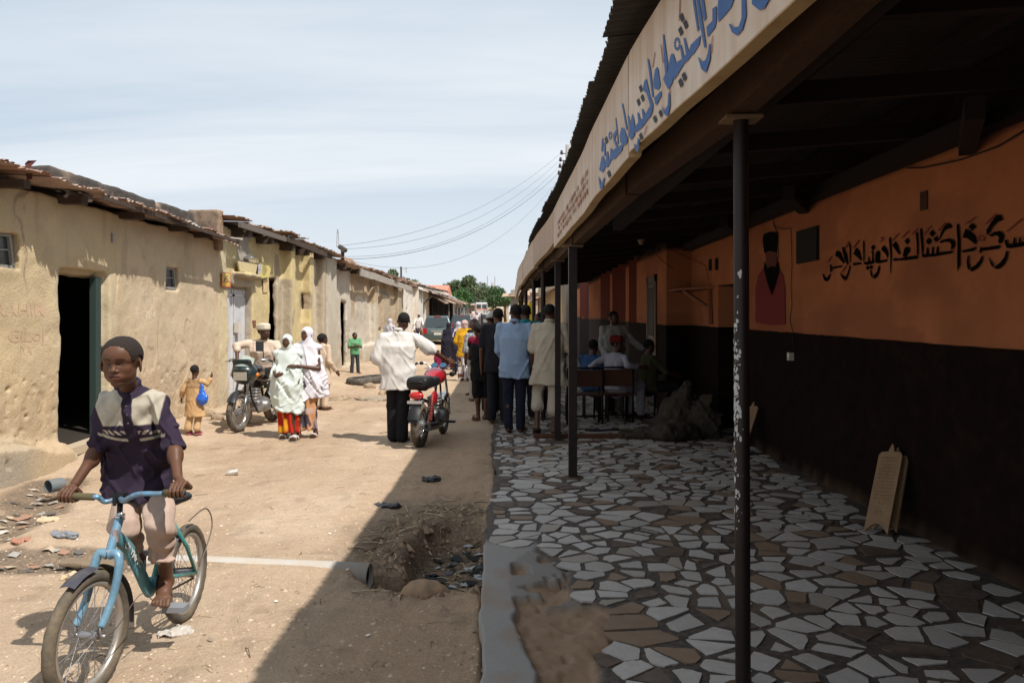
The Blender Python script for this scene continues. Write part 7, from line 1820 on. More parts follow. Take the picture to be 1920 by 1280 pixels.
# ---------------------------------------------------------------- the boy on the bicycle
boy = thing('person', 'boy in a navy and cream short sleeved tunic riding the light blue bicycle barefoot', 'person', (-1.9, 4.0, 0))
hs = .232; BH = P(229, 679, 3.73); BR = RZ(.05)@RX(.05)
SHR = P(203, 750, 3.90); SHL = P(298, 752, 3.88); NK = P(243, 724, 3.90)
CH = P(248, 785, 3.93); WA = P(262, 850, 4.00); HI = P(268, 905, 4.13)
ELR = P(188, 836, 3.90); WRR = P(142, 905, 3.78); GRR = P(127, 930, 3.735)
ELL = P(327, 838, 3.84); WRL = P(333, 893, 3.71); GRL = P(335, 921, 3.65)
KNR = P(234, 985, 3.90); ANR = P(252, 1030, 4.16); FTR = P(256, 1044, 4.08)
KNL = P(303, 985, 3.88); ANL = P(312, 1090, 4.07); FTL = P(303, 1122, 3.96)
HPR = P(250, 900, 4.14); HPL = P(290, 900, 4.14)
bs = (.112, .052, .030)
v = Vol([-2.24, 3.50, .15], [-1.40, 4.38, 1.64], .0052, fine=[([-2.01, 3.58, 1.34], [-1.75, 3.90, 1.64], .0024), ([-2.24, 3.58, .80], [-2.08, 3.80, .93], .0032), ([-1.60, 3.56, .82], [-1.40, 3.74, .95], .0032), ([-1.9, 3.7, .18], [-1.72, 4.12, .34], .0035)])
smooth_head(v, BH, BR, hs, True, detail=True, kid=True)
v.cap(NK+[0, .0, -.03], BH+[0, .03, -.05], .044, .039, k=.015)
v.chain([CH-[0, 0, .03], WA, HI], [.082, .075, .08], k=.03, fl=(1.1, .8, 1))
v.chain([NK-[0, 0, .055], SHR-[0, -.01, .03]], [.04, .026], k=.02); v.chain([NK-[0, 0, .055], SHL-[0, -.01, .03]], [.04, .026], k=.02)
for (s_, e_, w_) in ((SHR, ELR, WRR), (SHL, ELL, WRL)):
    v.chain([s_-[0, -.01, .03], s_*.5+e_*.5, e_, w_], [.024, .027, .031, .0225], k=.012); v.ell(e_*.72+w_*.28, (.034, .034, .05), k=.03)
grip_hand(v, GRR, GL1-GL0, WRR, .155, .0175, toward=(0, -1, -.1), side=1 if (GL1-GL0)[0] < 0 and False else -1)
grip_hand(v, GRL, GR1-GR0, WRL, .155, .0175, toward=(0, -1, -.1), side=-1)
v.chain([HPR, KNR, ANR], [.07, .046, .03], k=.02); v.chain([HPL, KNL, ANL], [.07, .046, .031], k=.02); v.ell(KNL*.6+ANL*.4+[0, .012, 0], (.042, .044, .08), k=.03)
def bfoot(an, toe, up, s=1.0, bigside=-1):
    d = toe-an; L2 = np.linalg.norm(d); d = d/L2; sd_ = np.cross(d, up); sd_ /= np.linalg.norm(sd_); upn = np.cross(sd_, d)
    v.ell(an+d*.0-upn*.02-d*.02, (.030, .034, .032), k=.02)
    v.chain([an+upn*.005, an+d*.55*L2-upn*.002, toe-upn*.006], [.034, .030, .024], k=.02, fl=(1.15, 1, 1))
    v.cap(toe-sd_*.022, toe+sd_*.020, .019, .016, k=.02)
    for j in range(5):
        q = (j-2)*bigside; rr_ = (.0135, .0105, .0098, .009, .0085)[j]; b_ = toe-sd_*(j-2)*.0178*bigside*-1
        v.chain([b_, b_+d*.024+upn*.003, b_+d*((.046, .044, .040, .034, .028)[j])-upn*.006], [rr_*1.05, rr_, rr_*.92], k=.004)
bfoot(ANL, FTL, np.array([0, -.35, .9]), 1, 1); bfoot(ANR, FTR, np.array([0, -.1, 1]), 1, -1)
def bcol(V):
    c = face_tint(V, BH, BR, hs, bs)
    n = fbm(V[:, 0]*14, V[:, 1]*14, V[:, 2]*14, 3, 4)
    c = c*(1+.10*n)[:, None]
    c = lerpc(c, (.17, .105, .075), .55*sst(.34, .24, V[:, 2])*(.6+.4*n))
    return c
v.obj('body', M('boy_skin', vcol=True, rough=.48, spec=.25, bump=[(45, .10, .003), (260, .10, .001)]), boy, bcol, relax=1)
T = lambda *p: BH+BR@(np.array(p)*hs)
for q in (-1, 1):
    c_ = T(q*.132, -.272, -.010); v = Vol(c_-.02, c_+.02, .0012); v.ell(c_, np.array((.062, .062, .062))*hs, k=0); 
    ec = lambda V, c_=c_, q=q: (lambda L_: lerpc(lerpc((.42, .38, .34), (.035, .015, .009), sst(.40, .36, np.hypot(L_[:, 0]-.06, L_[:, 2]+.0))), (.004, .004, .004), sst(.18, .14, np.hypot(L_[:, 0]-.06, L_[:, 2]))))(((V-c_)@BR)/(.062*hs))
    v.obj('eye', M('eye', vcol=True, rough=.12, spec=.6), boy, ec, relax=0)
hv = Vol(BH-.20, BH+.20, .0035)
hv.ell(T(0, .075, .14), np.array((.343, .425, .372))*hs, BR, 0); hv.ell(T(0, -.02, .16), np.array((.360, .426, .352))*hs, BR, .03); hv.ell(T(0, -.47, .03), np.array((.40, .285, .345))*hs, BR, .012, 's'); hv.box(T(0, -.32, -.55), np.array((.6, .46, .55))*hs, .02, BR, .01, 's'); hv.ell(T(0, .40, -.76), np.array((.5, .5, .5))*hs, BR, .01, 's')
[hv.ell(T(q*.39, -.04, -.10), np.array((.15, .20, .24))*hs, BR, .008, 's') for q in (-1, 1)]; hv.noise((120, 120, 120), .0030, 2, 3); hv.obj('hair', M('boy_hair', (.027, .019, .016), .95, bump=(420, .9, .003)), boy, relax=0)

# tunic with cream chest panels
NAVY = np.array((.034, .024, .042)); CREAM = np.array((.42, .38, .305))
v = Vol([-2.18, 3.62, .76], [-1.46, 4.40, 1.46], .0062, fine=[([-2.1, 3.62, 1.0], [-1.5, 3.95, 1.42], .0048)])
v.loft([(NK[2]+.012, NK[0], NK[1]+.01, .050, .056), (NK[2]-.018, NK[0], NK[1], .078, .066), (1.325, -1.888, 3.90, .112, .078), (1.275, -1.885, 3.90, .136, .094), (CH[2]-.02, CH[0], CH[1]-.01, .146, .108), (WA[2], WA[0]+.004, WA[1], .147, .106), (.90, HI[0], 4.06, .152, .125), (.79, HI[0]+.01, 4.06, .158, .145)], 2.4, 0)
for (s_, e_, w_) in ((SHR, ELR, WRR), (SHL, ELL, WRL)):
    v.chain([NK-[0, -.01, .035], s_-[0, 0, .004]], [.044, .046], k=.025); u_ = e_-s_; v.cap(s_, s_+u_*.9, .043, .047, k=.02, fl=(1, 1.05, 1)); v.ell(s_+u_*.97, (.047, .048, .02), R=None, k=.012)
    v.ell(s_+u_*1.14, (.041, .044, .034), k=.006, op='s')
v.ell(NK+[0, -.02, .045], (.054, .058, .05), k=.006, op='s')
v.warp(lambda x, y, z: -(.0)*x)
zc = lambda z: z
v.warp(lambda x, y, z: np.where(z < .872, 0.0, 0.0))
v.box(P(268, 930, 4.05)+[0, 0, -.10], (.4, .5, .10), .004, RY(-.06), .004, 's')
# drapery folds: diagonal pulls from the shoulders, creases at the waist, loose lap
v.crease(.011, (6, 5, 2.5), .15, 3, (.9, .2), lambda x, y, z: sst(1.36, 1.28, z)); v.crease(-.009, (7, 6, 4), .18, 13, (-.8, .6)); v.crease(.008, (13, 10, 7), .16, 23, (.5, -.8)); v.crease(.013, (9, 8, 4), .2, 33, (-1.2, 0), lambda x, y, z: sst(1.0, .93, z)); v.crease(.010, (5, 5, 16), .2, 43, (.2, .5), lambda x, y, z: sst(1.08, 1.02, z)*sst(.88, .95, z)+sst(.2, .22, np.abs(x+1.87)))
v.noise((7, 7, 5), .009, 3, 12); v.noise((26, 26, 18), .0025, 2, 22)
def tcol(V):
    # cloth coordinates: u across the chest from the button strip, w down from the collar
    px = V[:, 0]/V[:, 1]; u = V[:, 0]-(-1.872+.05*(1.25-V[:, 2])); z = V[:, 2]
    fr = (V[:, 1] < 3.93+.0*z)
    sL = SHR[0]+.012; 
    c = np.tile(NAVY, (len(V), 1))
    chest = sst(1.382, 1.376, z+.16*np.abs(u))*sst(1.176, 1.180, z-.03*u)*sst(.0245, .0275, np.abs(u+.004))
    lim = np.where(u < 0, sst(.182, .178, -u+.0*(z)), sst(.150, .146, u+.25*(1.36-z)*0-.0+.10*np.maximum(1.24-z, 0)))
    lim2 = np.where(u < 0, sst(.178, .172, -u+.45*np.maximum(1.27-z, 0)), sst(.158, .152, u+.18*np.maximum(1.27-z, 0)))
    coll = sst(.078, .082, np.hypot(u-.005, (z-1.385)*1.0))
    c = lerpc(c, CREAM, chest*lim2*coll*fr)
    zz_ = z+.05*np.abs(u)-.0
    band = sst(1.150, 1.147, z-.04*np.abs(u))*sst(1.126, 1.129, z-.04*np.abs(u))*(np.abs(u) > .03)*(np.abs(u) < .15)
    dash = sst(.42, .46, np.mod((np.abs(u)-.9*(z-1.13)*np.sign(u)*np.sign(u))/.031, 1.0))
    c = lerpc(c, CREAM, band*dash*fr)
    st_ = sst(1.106, 1.103, z-.10*np.abs(u)-.6*u*u)*sst(1.089, 1.092, z-.10*np.abs(u)-.6*u*u)*(np.abs(u) > .026)*(np.abs(u) < .17)
    c = lerpc(c, CREAM, st_*fr)
    return c*(1+.12*fbm(V[:, 0]*6, V[:, 1]*6, z*6, 3, 5))[:, None]
tun = v.obj('tunic', M('tunic_cloth', vcol=True, rough=.92, spec=.12, bump=[(22, .25, .008), (420, .35, .0012)]), boy, tcol, relax=1)
m = MB(); m.torus(NK+np.array([-.004, -.012, .012]), (-.05, -.38, 1), .054, .010, 30, 10, flat=1.7); m.build('collar', cloth('navy', tuple(NAVY)), tun, True)
for i in range(3): MB().cyl(P(236+i*2.0, 762+i*16, 3.765), P(236+i*2.0, 762+i*16, 3.76), .006, n=10).build('button', M('button', (.05, .045, .05), .3), tun, True)
# rolled pink-tan trousers
v = Vol([-2.16, 3.68, .30], [-1.62, 4.40, 1.0], .0062)
v.cap(HI+[0, 0, .02], HI-[0, 0, .03], .115, k=.02, fl=(1.1, .9, 1))
v.chain([HPR, KNR, P(248, 1024, 4.10)], [.080, .070, .045], k=.012); v.chain([HPL, KNL, P(306, 1046, 4.0)], [.078, .064, .056], k=.012)
v.crease(.010, (8, 7, 3), .16, 3, (.2, .3)); v.crease(.009, (5, 5, 11), .2, 13, (.2, .3), lambda x, y, z: sst(.62, .5, z))
v.box(P(306, 1046, 4.0)+[0, 0, -.08], (.12, .15, .06), .006, RX(.15), .004, 's')
v.cap(P(293, 1046, 3.97), P(319, 1044, 3.99), .044, k=.012, fl=(1, 1.3, .42))
v.warp(lambda x, y, z: .006*np.sin(60*z+25*x+6*vnoise(x*6, y*6, z*6))*(z < .8)); v.noise((12, 12, 6), .014, 3, 31); v.noise((40, 40, 20), .003, 2, 32)
v.obj('trousers', M('trouser_pink', (.44, .33, .27), .95, var=[(6, .4, (.36, .25, .19))], bump=[(25, .3, .008), (300, .5, .0015)]), boy, relax=1)

# ---------------------------------------------------------------- toddler with a blue bag
o = fig('toddler in a tan tunic seen from behind, swinging a blue plastic bag', (-4.52, 11.12, Hs(-4.52, 11.12)+.02), PI-.15, .99, child=True, headyaw=0, face=False,
    J=dict(sh=[(-.10, 0, .76), (.10, 0, .76)], neck=(0, 0, .79), head=(0, -.01, .905), elb=[(-.20, .0, .72), (.17, .02, .62)], wr=[(-.245, -.02, .80), (.215, -.02, .51)], hd_=[(-.1, -.2, .9), None], knee=[(-.045, -.03, .25), (.05, .03, .25)], ank=[(-.045, .03, .05), (.07, .06, .05)], foot=[(-.05, -.05, .02), (.08, -.03, .02)], waist=(0, 0, .56), chest=(0, 0, .68), hip=(0, 0, .47)),
    top=dict(name='toddler', vc=lambda V: lerpc((.52, .33, .165), (.30, .19, .10), sst(.655, .66, V[:, 2])*(np.abs(V[:, 0]) < .10)), hem=.30, flare=1.25, sleeve=1.75, wide=.025, fit=.02),
    bottom=dict(kind='trousers', name='toddler_tr', col=(.50, .33, .18), fit=.02, len=.92, cuff=.035), shoes=dict(name='pink', col=(.55, .13, .17)), vox=.008)
v = Vol([-.2, -.15, -.3], [.2, .15, .3], .008); v.ell((0, 0, -.12), (.075, .06, .09), k=0); v.cap((0, 0, -.05), (0, 0, .10), .05, .012, k=.04, fl=(1, .5, 1)); v.noise((18, 18, 18), .022, 3, 5)
bg_ = v.obj('carrier_bag', M('bag_blue', (.02, .12, .55), .25, spec=.6, bump=(30, .4, .01)), relax=1); bg_.location = P(379, 733, 11.05); tag(bg_, 'bright blue plastic bag held up by the toddler', 'bag')

# ---------------------------------------------------------------- man on the black motorcycle
fig('man in a peach kaftan and pale embroidered cap sitting on the black motorcycle', (-4.05, 12.75, Hs(-4.05, 12.7)-.02), .12, 1.74, head='kufi', headyaw=1.15, skin=(.07, .032, .02),
    J=dict(hip=(0, .05, .46), waist=(0, .04, .55), chest=(0, .0, .68), neck=(0, -.02, .79), head=(.01, -.045, .865), sh=[(-.115, 0, .765), (.115, -.01, .755)], elb=[(-.24, -.02, .735), (.17, -.06, .62)], wr=[(-.215, -.13, .60), (.19, -.20, .60)],
           knee=[(-.12, -.14, .33), (.13, -.14, .33)], ank=[(-.15, -.04, .05), (.15, .10, .05)], foot=[(-.17, -.13, .02), (.17, .02, .02)], hem=(0, -.02, .42), hipw=.06, hd_=[(0, -.6, -.6), (-.1, -.8, -.2)]),
    top=dict(name='peach', col=(.60, .48, .38), hem=.40, flare=1.3, sleeve=1.25, wide=.024, fit=.014), bottom=dict(kind='trousers', name='peach_tr', col=(.56, .45, .35), fit=.022, len=.95, cuff=.03), shoes=dict(name='blk', col=(.05, .045, .045), strap=(.5, .5, .5), band=True))

# ---------------------------------------------------------------- two girls in veils
gl_xy = G(539, 822); 
fig('girl in a mint green veil and red patterned dress, left of the pair walking', (gl_xy[0], gl_xy[1], Hs(*gl_xy[:2])), .10, 1.50, 'f', face=True, headyaw=-.05,
    J=dict(head=(0, -.03, .915), knee=[(-.04, -.01, .285), (.05, -.04, .285)], ank=[(-.035, .06, .05), (.06, -.03, .045)], foot=[(-.04, -.02, .02), (.07, -.12, .018)], elb=[(-.115, -.03, .64), (.115, .0, .64)], wr=[(-.08, -.135, .60), (.10, -.03, .58)], hd_=[(.7, -.6, .3), (.3, -.6, -.4)]),
    head=dict(name='mint', col=(.62, .69, .65), bot=.25, w=.118, tilt=.30, arms=[0, 1], nf=9, tw=6, sl=-1, drapes=[([(.10, -.05, .62), (.03, -.085, .50), (-.08, -.05, .42)], [.045, .03, .02], (1, .6, 1))]),
    bottom=dict(kind='skirt', name='redprint', vc=lambda V: lerpc(lerpc((.42, .025, .015), (.55, .25, .02), sst(.32, .40, vnoise(V[:, 0]*16, V[:, 1]*16, V[:, 2]*13, 4))), (.3, .02, .01), sst(.3, .5, vnoise(V[:, 0]*20+5, V[:, 1]*20, V[:, 2]*20, 6))), bot=.065, w=.082, nf=7), shoes=dict(name='white_s', col=(.12, .1, .09), strap=(.6, .6, .6), band=True))
g2 = G(574, 820)
fig('girl in a pale lilac veil and orange black patterned dress, right of the pair walking', (g2[0]+.0, g2[1]+.05, Hs(*g2[:2])), -.05, 1.60, 'f', headyaw=-.30,
    J=dict(knee=[(-.05, -.05, .285), (.05, .02, .285)], ank=[(-.055, -.06, .045), (.06, .05, .05)], foot=[(-.06, -.15, .018), (.065, -.03, .02)], elb=[(-.11, -.02, .63), (.12, -.05, .62)], wr=[(-.10, -.06, .56), (-.035, -.155, .65)], hd_=[None, (-.9, -.4, .1)]),
    head=dict(name='lilac', col=(.67, .64, .68), bot=.34, w=.108, tilt=-.22, arms=[0, 1], nf=9, tw=5, drapes=[([(.11, -.02, .70), (.145, .0, .52), (.165, .02, .30)], [.035, .035, .02], (1, .7, 1))]),
    bottom=dict(kind='skirt', name='orprint', vc=lambda V: lerpc(lerpc((.50, .26, .12), (.06, .05, .07), sst(.0, .15, fbm(V[:, 0]*16, V[:, 1]*16, V[:, 2]*8, 3, 4))), (.45, .38, .42), .5*sst(.25, .4, vnoise(V[:, 0]*20+5, V[:, 1]*20, V[:, 2]*20, 6))), bot=.075, w=.07, nf=6), shoes=dict(name='tan_s', col=(.18, .11, .07), strap=(.6, .55, .5), band=True))
bxy = G(600, 757)
fig('boy in a beige tunic half hidden behind the girl in lilac', (-3.55, 14.6, Hs(-3.6, 14.6)), PI-.5, 1.45, child=True, face=False, J=dict(wr=[(-.15, -.10, .49), (.14, -.02, .47)]),
    top=dict(name='beige1', col=(.55, .43, .32), hem=.33, flare=1.2, sleeve=1.8, wide=.014), bottom=dict(kind='trousers', name='beige1', fit=.02, col=(.55, .43, .32), len=.95), shoes=dict(name='brn', col=(.15, .09, .06)))
gx_ = G(656, 684)
fig('small boy in a green t-shirt and dark jeans with folded arms beside the dark doorway', (-4.55, 22.6, Hs(-4.55, 22.6)+.0), .35, 1.20, child=True, headyaw=.25,
    J=dict(elb=[(-.15, -.03, .62), (.15, -.03, .62)], wr=[(.02, -.13, .66), (-.02, -.14, .70)], hd_=[(.8, -.2, .4), (-.8, -.2, .4)], knee=[(-.06, -.02, .27), (.07, .0, .27)], ank=[(-.075, .01, .045), (.085, .02, .045)], foot=[(-.10, -.07, .018), (.12, -.06, .018)]),
    top=dict(name='green', col=(.13, .33, .17), hem=.45, sleeve=.75, wide=.02, fit=.012), bottom=dict(kind='trousers', name='jeans', col=(.045, .05, .055), fit=.014, len=1.0, cuff=.032), vox=.012)

# ---------------------------------------------------------------- man holding the red motorcycle
mw = G(742, 829)
fig('man in a loose white short sleeved shirt seen from behind, holding the red motorcycle', (-1.56, 10.75, Hs(-1.56, 10.75)), PI-.02, 1.80, face=False, headyaw=.35,
    J=dict(sh=[(-.125, 0, .80), (.118, 0, .80)], elb=[(-.25, -.03, .70), (.165, .02, .62)], wr=[(-.355, -.15, .615), (.14, -.12, .55)], neck=(0, 0, .845), head=(-.035, -.012, .925), hd_=[(-.6, -.5, -.2), (-.3, -.8, 0)], waist=(.01, .0, .60), ank=[(-.03, .015, .045), (.045, -.03, .045)], knee=[(-.035, -.0, .28), (.05, -.02, .28)], foot=[(-.045, -.06, .018), (.06, -.10, .018)]),
    top=dict(name='white', col=(.64, .61, .57), hem=.405, sleeve=.86, wide=.038, fit=.016, flare=1.12, collar=(.7, .68, .65)), bottom=dict(kind='trousers', name='blacktr', col=(.014, .014, .017), fit=.018, len=1.0, cuff=.034), shoes=dict(name='dk', col=(.04, .03, .025)), vox=.010)

# ---------------------------------------------------------------- people farther along the street
fig('woman in a floor length black veil walking away beside the green car', (-2.13, 26.3, Hs(-2.1, 26.3)), PI, 1.60, 'f', face=False, head=dict(name='blackveil', col=(.022, .02, .032), bot=.13, w=.15, closed=True, nf=9, tw=3), bottom=dict(kind='skirt', name='dkpink', col=(.16, .02, .05), bot=.05, w=.09), vox=.016)
fig('smaller woman in a black veil left of the woman in yellow', (-1.95, 28.5, Hs(-1.9, 28.5)), PI, 1.52, 'f', face=False, head=dict(name='blackveil', col=(.022, .02, .032), bot=.10, w=.14, closed=True, nf=9, tw=3), bottom=dict(kind='skirt', name='dkblue', col=(.03, .03, .05), bot=.05, w=.085), vox=.018)
fig('toddler in pink shorts and maroon top walking in front of the black veiled woman', (-2.12, 22.4, Hs(-2.1, 22.4)), PI+.4, .80, child=True, face=False, top=dict(name='maroon', col=(.20, .015, .05), hem=.45, sleeve=.9, wide=.02), bottom=dict(kind='trousers', name='pink', col=(.65, .13, .22), fit=.05, len=.6), vox=.014)
def lf(V): 
    n = vnoise(V[:, 0]*16, V[:, 1]*16, V[:, 2]*11, 9); return lerpc(lerpc((.62, .60, .64), (.10, .045, .03), sst(.16, .24, n)), (.35, .2, .08), sst(.42, .5, n))
fig('woman in a mustard yellow blouse and brown patterned white wrapper', (-1.27, 21.1, Hs(-1.27, 21.1)), PI-.2, 1.66, 'f', face=False, headyaw=-.6,
    J=dict(elb=[(-.16, .02, .66), (.15, .03, .64)], wr=[(-.12, -.12, .60), (.12, -.12, .56)], waist=(0, 0, .62)), head=dict(name='floral_scarf', col=None and 0 or (.5, .36, .32), bot=.86, w=.03, closed=True, nf=5),
    top=dict(name='mustard', col=(.60, .32, .02), hem=.40, flare=1.25, sleeve=1.3, wide=.026, fit=.024), bottom=dict(kind='skirt', name='leafprint', vc=lf, bot=.04, w=.095, nf=7), vox=.013)
fig('woman with a lilac white head wrap just beyond the woman in yellow', (-1.62, 23.6, Hs(-1.6, 23.6)), PI, 1.62, 'f', face=False, head=dict(name='wrap_lilac', col=(.52, .47, .55), bot=.70, w=.11, closed=True, nf=7), bottom=dict(kind='skirt', name='dkblue', col=(.03, .03, .05)), top=dict(name='dkb', col=(.04, .04, .06), hem=.4, sleeve=1.5), vox=.018)
fig('woman in a long grey white veil walking along the grey house wall', (-4.35, 27.8, Hs(-4.35, 27.8)), PI-.5, 1.62, 'f', face=False, head=dict(name='greyveil', col=(.48, .46, .50), bot=.30, w=.15, closed=True, nf=8, arms=[0, 1]), bottom=dict(kind='skirt', name='dkblue', col=(.03, .03, .05), bot=.05), vox=.017)
fig('rider in a white shirt and cap on the distant motorcycle by the white wall', (-5.0, 41.9, Hs(-5, 41.9)+.25), 0, 1.6, head='cap', J=dict(knee=[(-.12, -.15, .38), (.12, -.15, .38)], ank=[(-.12, -.05, .14), (.12, -.05, .14)], foot=[(-.13, -.1, .12), (.13, -.1, .12)], wr=[(-.16, -.26, .58), (.16, -.26, .58)], elb=[(-.15, -.12, .63), (.15, -.12, .63)]), top=dict(name='farwhite', col=(.6, .58, .56), hem=.46, sleeve=1.2), bottom=dict(kind='trousers', name='fartan', col=(.3, .15, .12)), vox=.022)
far = [((-3.35, 62), .0, (.60, .58, .56), (.25, .2, .2), 'cap', 'distant pedestrian in white beside the dark car'), ((-3.3, 74), .3, (.55, .5, .5), (.1, .1, .14), 'hair', 'distant pedestrian in pale shirt before the van'),
       ((-4.1, 78), PI, (.35, .25, .22), (.12, .1, .1), 'hair', 'distant pedestrian in a brown top under the shop awning'), ((-2.75, 70), PI, (.2, .17, .18), (.3, .2, .1), 'hair', 'distant pedestrian in dark clothes in the middle of the street'),
       ((-3.0, 86), 0, (.58, .56, .55), (.2, .2, .2), 'cap', 'distant white robed figure below the van'), ((-2.45, 92), 0, (.62, .55, .06), (.1, .1, .1), 'hair', 'distant person in a bright yellow shirt beside the van'),
       ((-4.6, 92), .5, (.5, .45, .45), (.2, .15, .15), 'hair', 'distant pedestrian in grey nearest the bright green tree'), ((-1.5, 33), 0, (.62, .56, .50), (.5, .45, .4), 'hair', 'child in a pale tunic walking this way behind the woman in yellow')]
for i, ((x, y), yw, c1, c2, hd_, lb) in enumerate(far):
    fig(lb, (x, y, Hs(x, y)), yw, 1.30 if i == 7 else 1.68, head=hd_, top=dict(name='far%d' % i, col=c1, hem=.36, sleeve=1.3), bottom=dict(kind='trousers', name='fart%d' % i, col=c2, fit=.02), vox=.024, hands=False, group='distant pedestrians', child=(i == 7))

# ---------------------------------------------------------------- the group at the veranda
fz = FLOOR_Z+.01
plaid = lambda V: lerpc((.32, .33, .34), (.14, .15, .17), np.clip(sst(.3, .6, np.sin(V[:, 0]*150))*.6+sst(.3, .6, np.sin(V[:, 2]*110))*.5, 0, 1))
fig('person in a grey checked shirt and pale trousers mostly hidden by the boy in black', (-.72, 15.9, Hs(-.72, 15.9)), PI+.1, 1.62, face=False, top=dict(name='plaid', vc=plaid, hem=.44, sleeve=1.0, wide=.02), bottom=dict(kind='trousers', name='paletr', col=(.38, .34, .29), fit=.022), shoes=dict(name='brn', col=(.15, .09, .06)), vox=.014)
fig('boy in a sleeveless black and maroon jersey and shorts at the veranda edge', (-.48, 12.75, Hs(-.48, 12.75)+.0), PI+.05, 1.60, face=False, headyaw=.1,
    J=dict(elb=[(-.12, -.06, .63), (.14, -.05, .63)], wr=[(-.06, -.15, .60), (.06, -.15, .60)], head=(.05, -.02, .915), ank=[(-.03, .0, .045), (.045, .02, .045)], foot=[(-.03, -.09, .018), (.075, -.06, .018)]),
    top=dict(name='jersey', vc=lambda V: lerpc((.012, .012, .014), (.17, .012, .03), sst(.765, .775, V[:, 2]-.25*np.abs(V[:, 0]-.06))), hem=.40, sleeve=.25, wide=.016, fit=.018), bottom=dict(kind='trousers', name='blkshort', col=(.012, .012, .014), fit=.035, len=.56), shoes=dict(name='brn', col=(.15, .09, .06)), vox=.011)
fig('boy in a white knitted cap standing beyond the black jersey boy', (-.36, 13.3, Hs(-.36, 13.3)+.05), PI, 1.74, face=False, head='beanie', top=dict(name='dkshirt', col=(.02, .018, .02), hem=.42, sleeve=.9), bottom=dict(kind='trousers', name='dktr', col=(.02, .02, .025)), vox=.013)
fig('youth with his head turned, in dark clothes left of the white knitted cap', (-.80, 16.6, Hs(-.8, 16.6)+.05), -1.0, 1.66, top=dict(name='dk2', col=(.05, .05, .045), hem=.42, sleeve=.9), bottom=dict(kind='trousers', name='dktr', col=(.02, .02, .025)), vox=.014)
fig('man in a light blue long sleeved shirt and navy trousers, seen from behind', (.04, 11.15, fz-.01), PI-.12, 1.84, face=False, headyaw=.25,
    J=dict(elb=[(-.185, .03, .64), (.135, -.03, .63)], wr=[(-.125, -.06, .54), (.10, -.13, .56)], hd_=[(.7, -.5, 0), None], head=(-.005, -.012, .925), ank=[(-.045, .02, .045), (.045, .03, .045)], foot=[(-.065, -.06, .018), (.045, -.055, .018)], knee=[(-.045, -.0, .28), (.05, .0, .28)]),
    top=dict(name='blue', col=(.27, .37, .52), hem=.42, sleeve=1.72, wide=.010, fit=.014, collar=(.27, .37, .52)), bottom=dict(kind='trousers', name='navy_tr', col=(.016, .018, .032), fit=.010, len=1.0, cuff=.026), vox=.010)
fig('man in a beige short sleeved tunic stepping with one foot raised, seen from behind', (.53, 11.0, fz), PI-.25, 1.83, face=False, headyaw=-.2,
    J=dict(elb=[(-.15, .0, .64), (.13, .03, .63)], wr=[(-.10, -.12, .60), (.14, -.02, .50)], knee=[(-.04, .02, .285), (.10, -.02, .31)], ank=[(-.045, .06, .045), (.07, .13, .075)], foot=[(-.05, -.02, .018), (.09, .04, .022)], head=(0, -.015, .925)),
    top=dict(name='khaki', col=(.46, .40, .31), hem=.375, flare=1.28, sleeve=.92, wide=.020, fit=.015, collar=(.46, .40, .31)), bottom=dict(kind='trousers', name='khaki_tr', col=(.44, .38, .30), fit=.018, len=.72, cuff=.036), shoes=dict(name='dk', col=(.04, .03, .025)), vox=.010)
fig('youth in a teal shirt, his back turned, behind the man in light blue', (.22, 12.6, fz), PI+.1, 1.86, face=False, top=dict(name='teal', col=(.015, .20, .22), hem=.44, sleeve=.8), bottom=dict(kind='trousers', name='dktr', col=(.02, .02, .025)), vox=.013)
fig('tall youth in black left of the man in light blue', (-.22, 12.3, fz-.03), PI, 1.83, face=False, top=dict(name='dk3', col=(.02, .02, .025), hem=.44, sleeve=.8), bottom=dict(kind='trousers', name='dktr', col=(.02, .02, .025)), vox=.013)
fig('youth turned sideways in a black printed shirt between the posts', (.50, 13.6, fz), -1.3, 1.74, top=dict(name='dk4', vc=lambda V: lerpc((.02, .02, .025), (.35, .35, .36), sst(.3, .4, vnoise(V[:, 0]*22, V[:, 1]*22, V[:, 2]*30, 3))), hem=.44, sleeve=.8), bottom=dict(kind='trousers', name='dktr', col=(.02, .02, .025)), vox=.013)
fig('youth in a pale blue white shirt standing beyond the posts', (.72, 14.2, fz), PI-.4, 1.72, face=False, top=dict(name='pbl', col=(.42, .46, .54), hem=.42, sleeve=1.3), bottom=dict(kind='trousers', name='dktr', col=(.02, .02, .025)), vox=.013)
# inside the veranda
fig('man in a long white kaftan standing with one arm stretched out in the dark veranda', (1.75, 13.45, fz), .25, 1.76, headyaw=.3, J=dict(elb=[(-.12, .0, .63), (.19, -.02, .69)], wr=[(-.10, -.12, .54), (.30, -.06, .61)], hd_=[None, (.9, -.2, -.2)]), top=dict(name='cream_k', col=(.36, .345, .29), hem=.25, flare=1.3, sleeve=1.8, wide=.014), bottom=dict(kind='trousers', name='cream_k', col=(.36, .345, .29), fit=.02), vox=.012)
SJ = dict(hip=(0, .0, .28), waist=(0, .0, .37), chest=(0, -.0, .49), neck=(0, -.005, .60), head=(0, -.015, .68), sh=[(-.112, 0, .565), (.112, 0, .565)], knee=[(-.07, -.25, .30), (.07, -.25, .30)], ank=[(-.07, -.25, .05), (.07, -.25, .05)], foot=[(-.07, -.33, .02), (.07, -.33, .02)], hem=(0, -.02, .25))
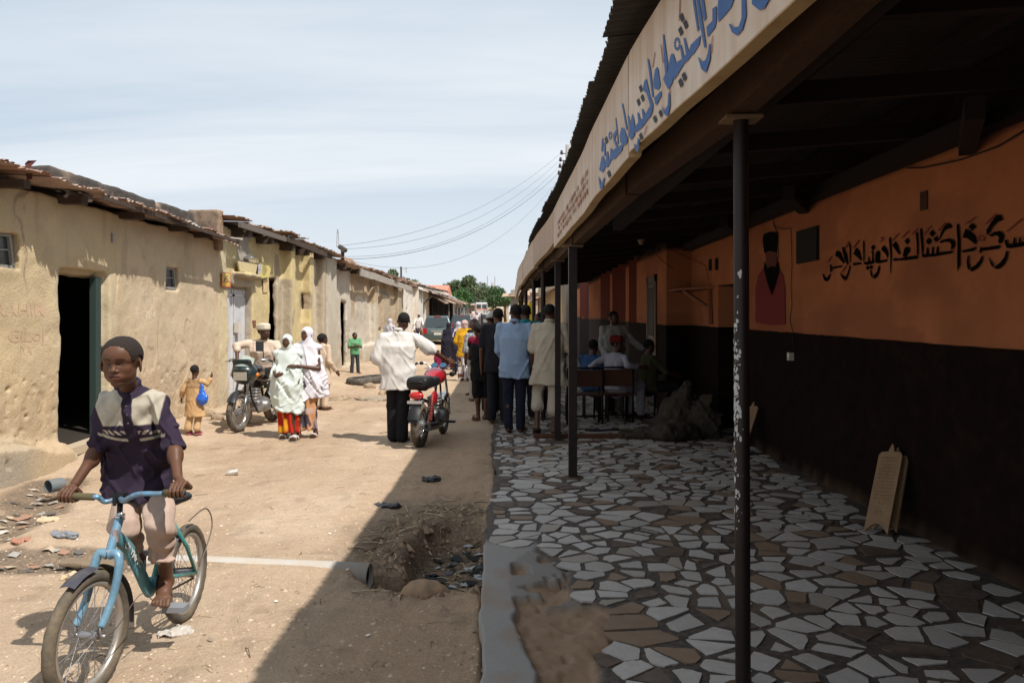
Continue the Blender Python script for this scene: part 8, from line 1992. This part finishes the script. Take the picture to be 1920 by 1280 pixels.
fig('seated man in a white shirt and red cap, arm laid along the bench back', (1.66, 12.45, fz), PI-.9, 1.76, head='redcap', headyaw=-1.0, J=dict(SJ, elb=[(-.2, .06, .50), (.22, .10, .47)], wr=[(-.22, -.10, .48), (.36, .08, .46)], hd_=[None, (1, 0, -.2)]), top=dict(name='whiteseat', col=(.38, .37, .41), hem=.26, sleeve=1.6, wide=.012, cut=False), bottom=dict(kind='trousers', name='whiteseat', col=(.38, .37, .41), fit=.014), shoes=dict(name='dk', col=(.04, .03, .025)), vox=.012, seat=1)
fig('seated man in a denim blue shirt leaning forward beside the one in the red cap', (1.32, 12.75, fz), PI-.6, 1.70, face=False, J=dict(SJ, elb=[(-.15, -.13, .43), (.16, -.13, .43)], wr=[(-.08, -.26, .40), (.08, -.26, .40)]), top=dict(name='denim', col=(.045, .10, .22), hem=.26, sleeve=1.3, cut=False), bottom=dict(kind='trousers', name='dktr', col=(.02, .02, .025), fit=.012), vox=.012, seat=1)
fig('dim seated person in dark olive clothes by the wall in the dark veranda', (2.25, 12.9, fz), PI-1.4, 1.70, face=False, J=dict(SJ, elb=[(-.15, -.13, .43), (.16, -.13, .43)], wr=[(-.08, -.26, .40), (.08, -.26, .40)]), top=dict(name='olive', col=(.07, .065, .03), hem=.26, sleeve=1.3, cut=False), bottom=dict(kind='trousers', name='dktr', col=(.02, .02, .025), fit=.012), vox=.014, seat=1)
for (x, y, lb) in ((1.66, 12.5, 'low dark stool under the seated man in the red cap'), (1.32, 12.8, 'low dark stool under the seated man in denim'), (2.25, 12.95, 'low dark stool under the dim seated person by the wall')):
    t = thing('stool', lb, 'stool', (x, y, fz-.01)); MB().box((x, y, .485), (.34, .34, .03)).build('seat', M('bench_wood'), t)
    for a in (-1, 1):
        for b in (-1, 1): MB().cyl((x+a*.14, y+b*.14, fz-.01), (x+a*.14, y+b*.14, .47), .016, n=8).build('leg', M('bench_steel'), t)
# ================================================================ the dusty air
SC.cycles.max_bounces = 6; SC.cycles.diffuse_bounces = 3
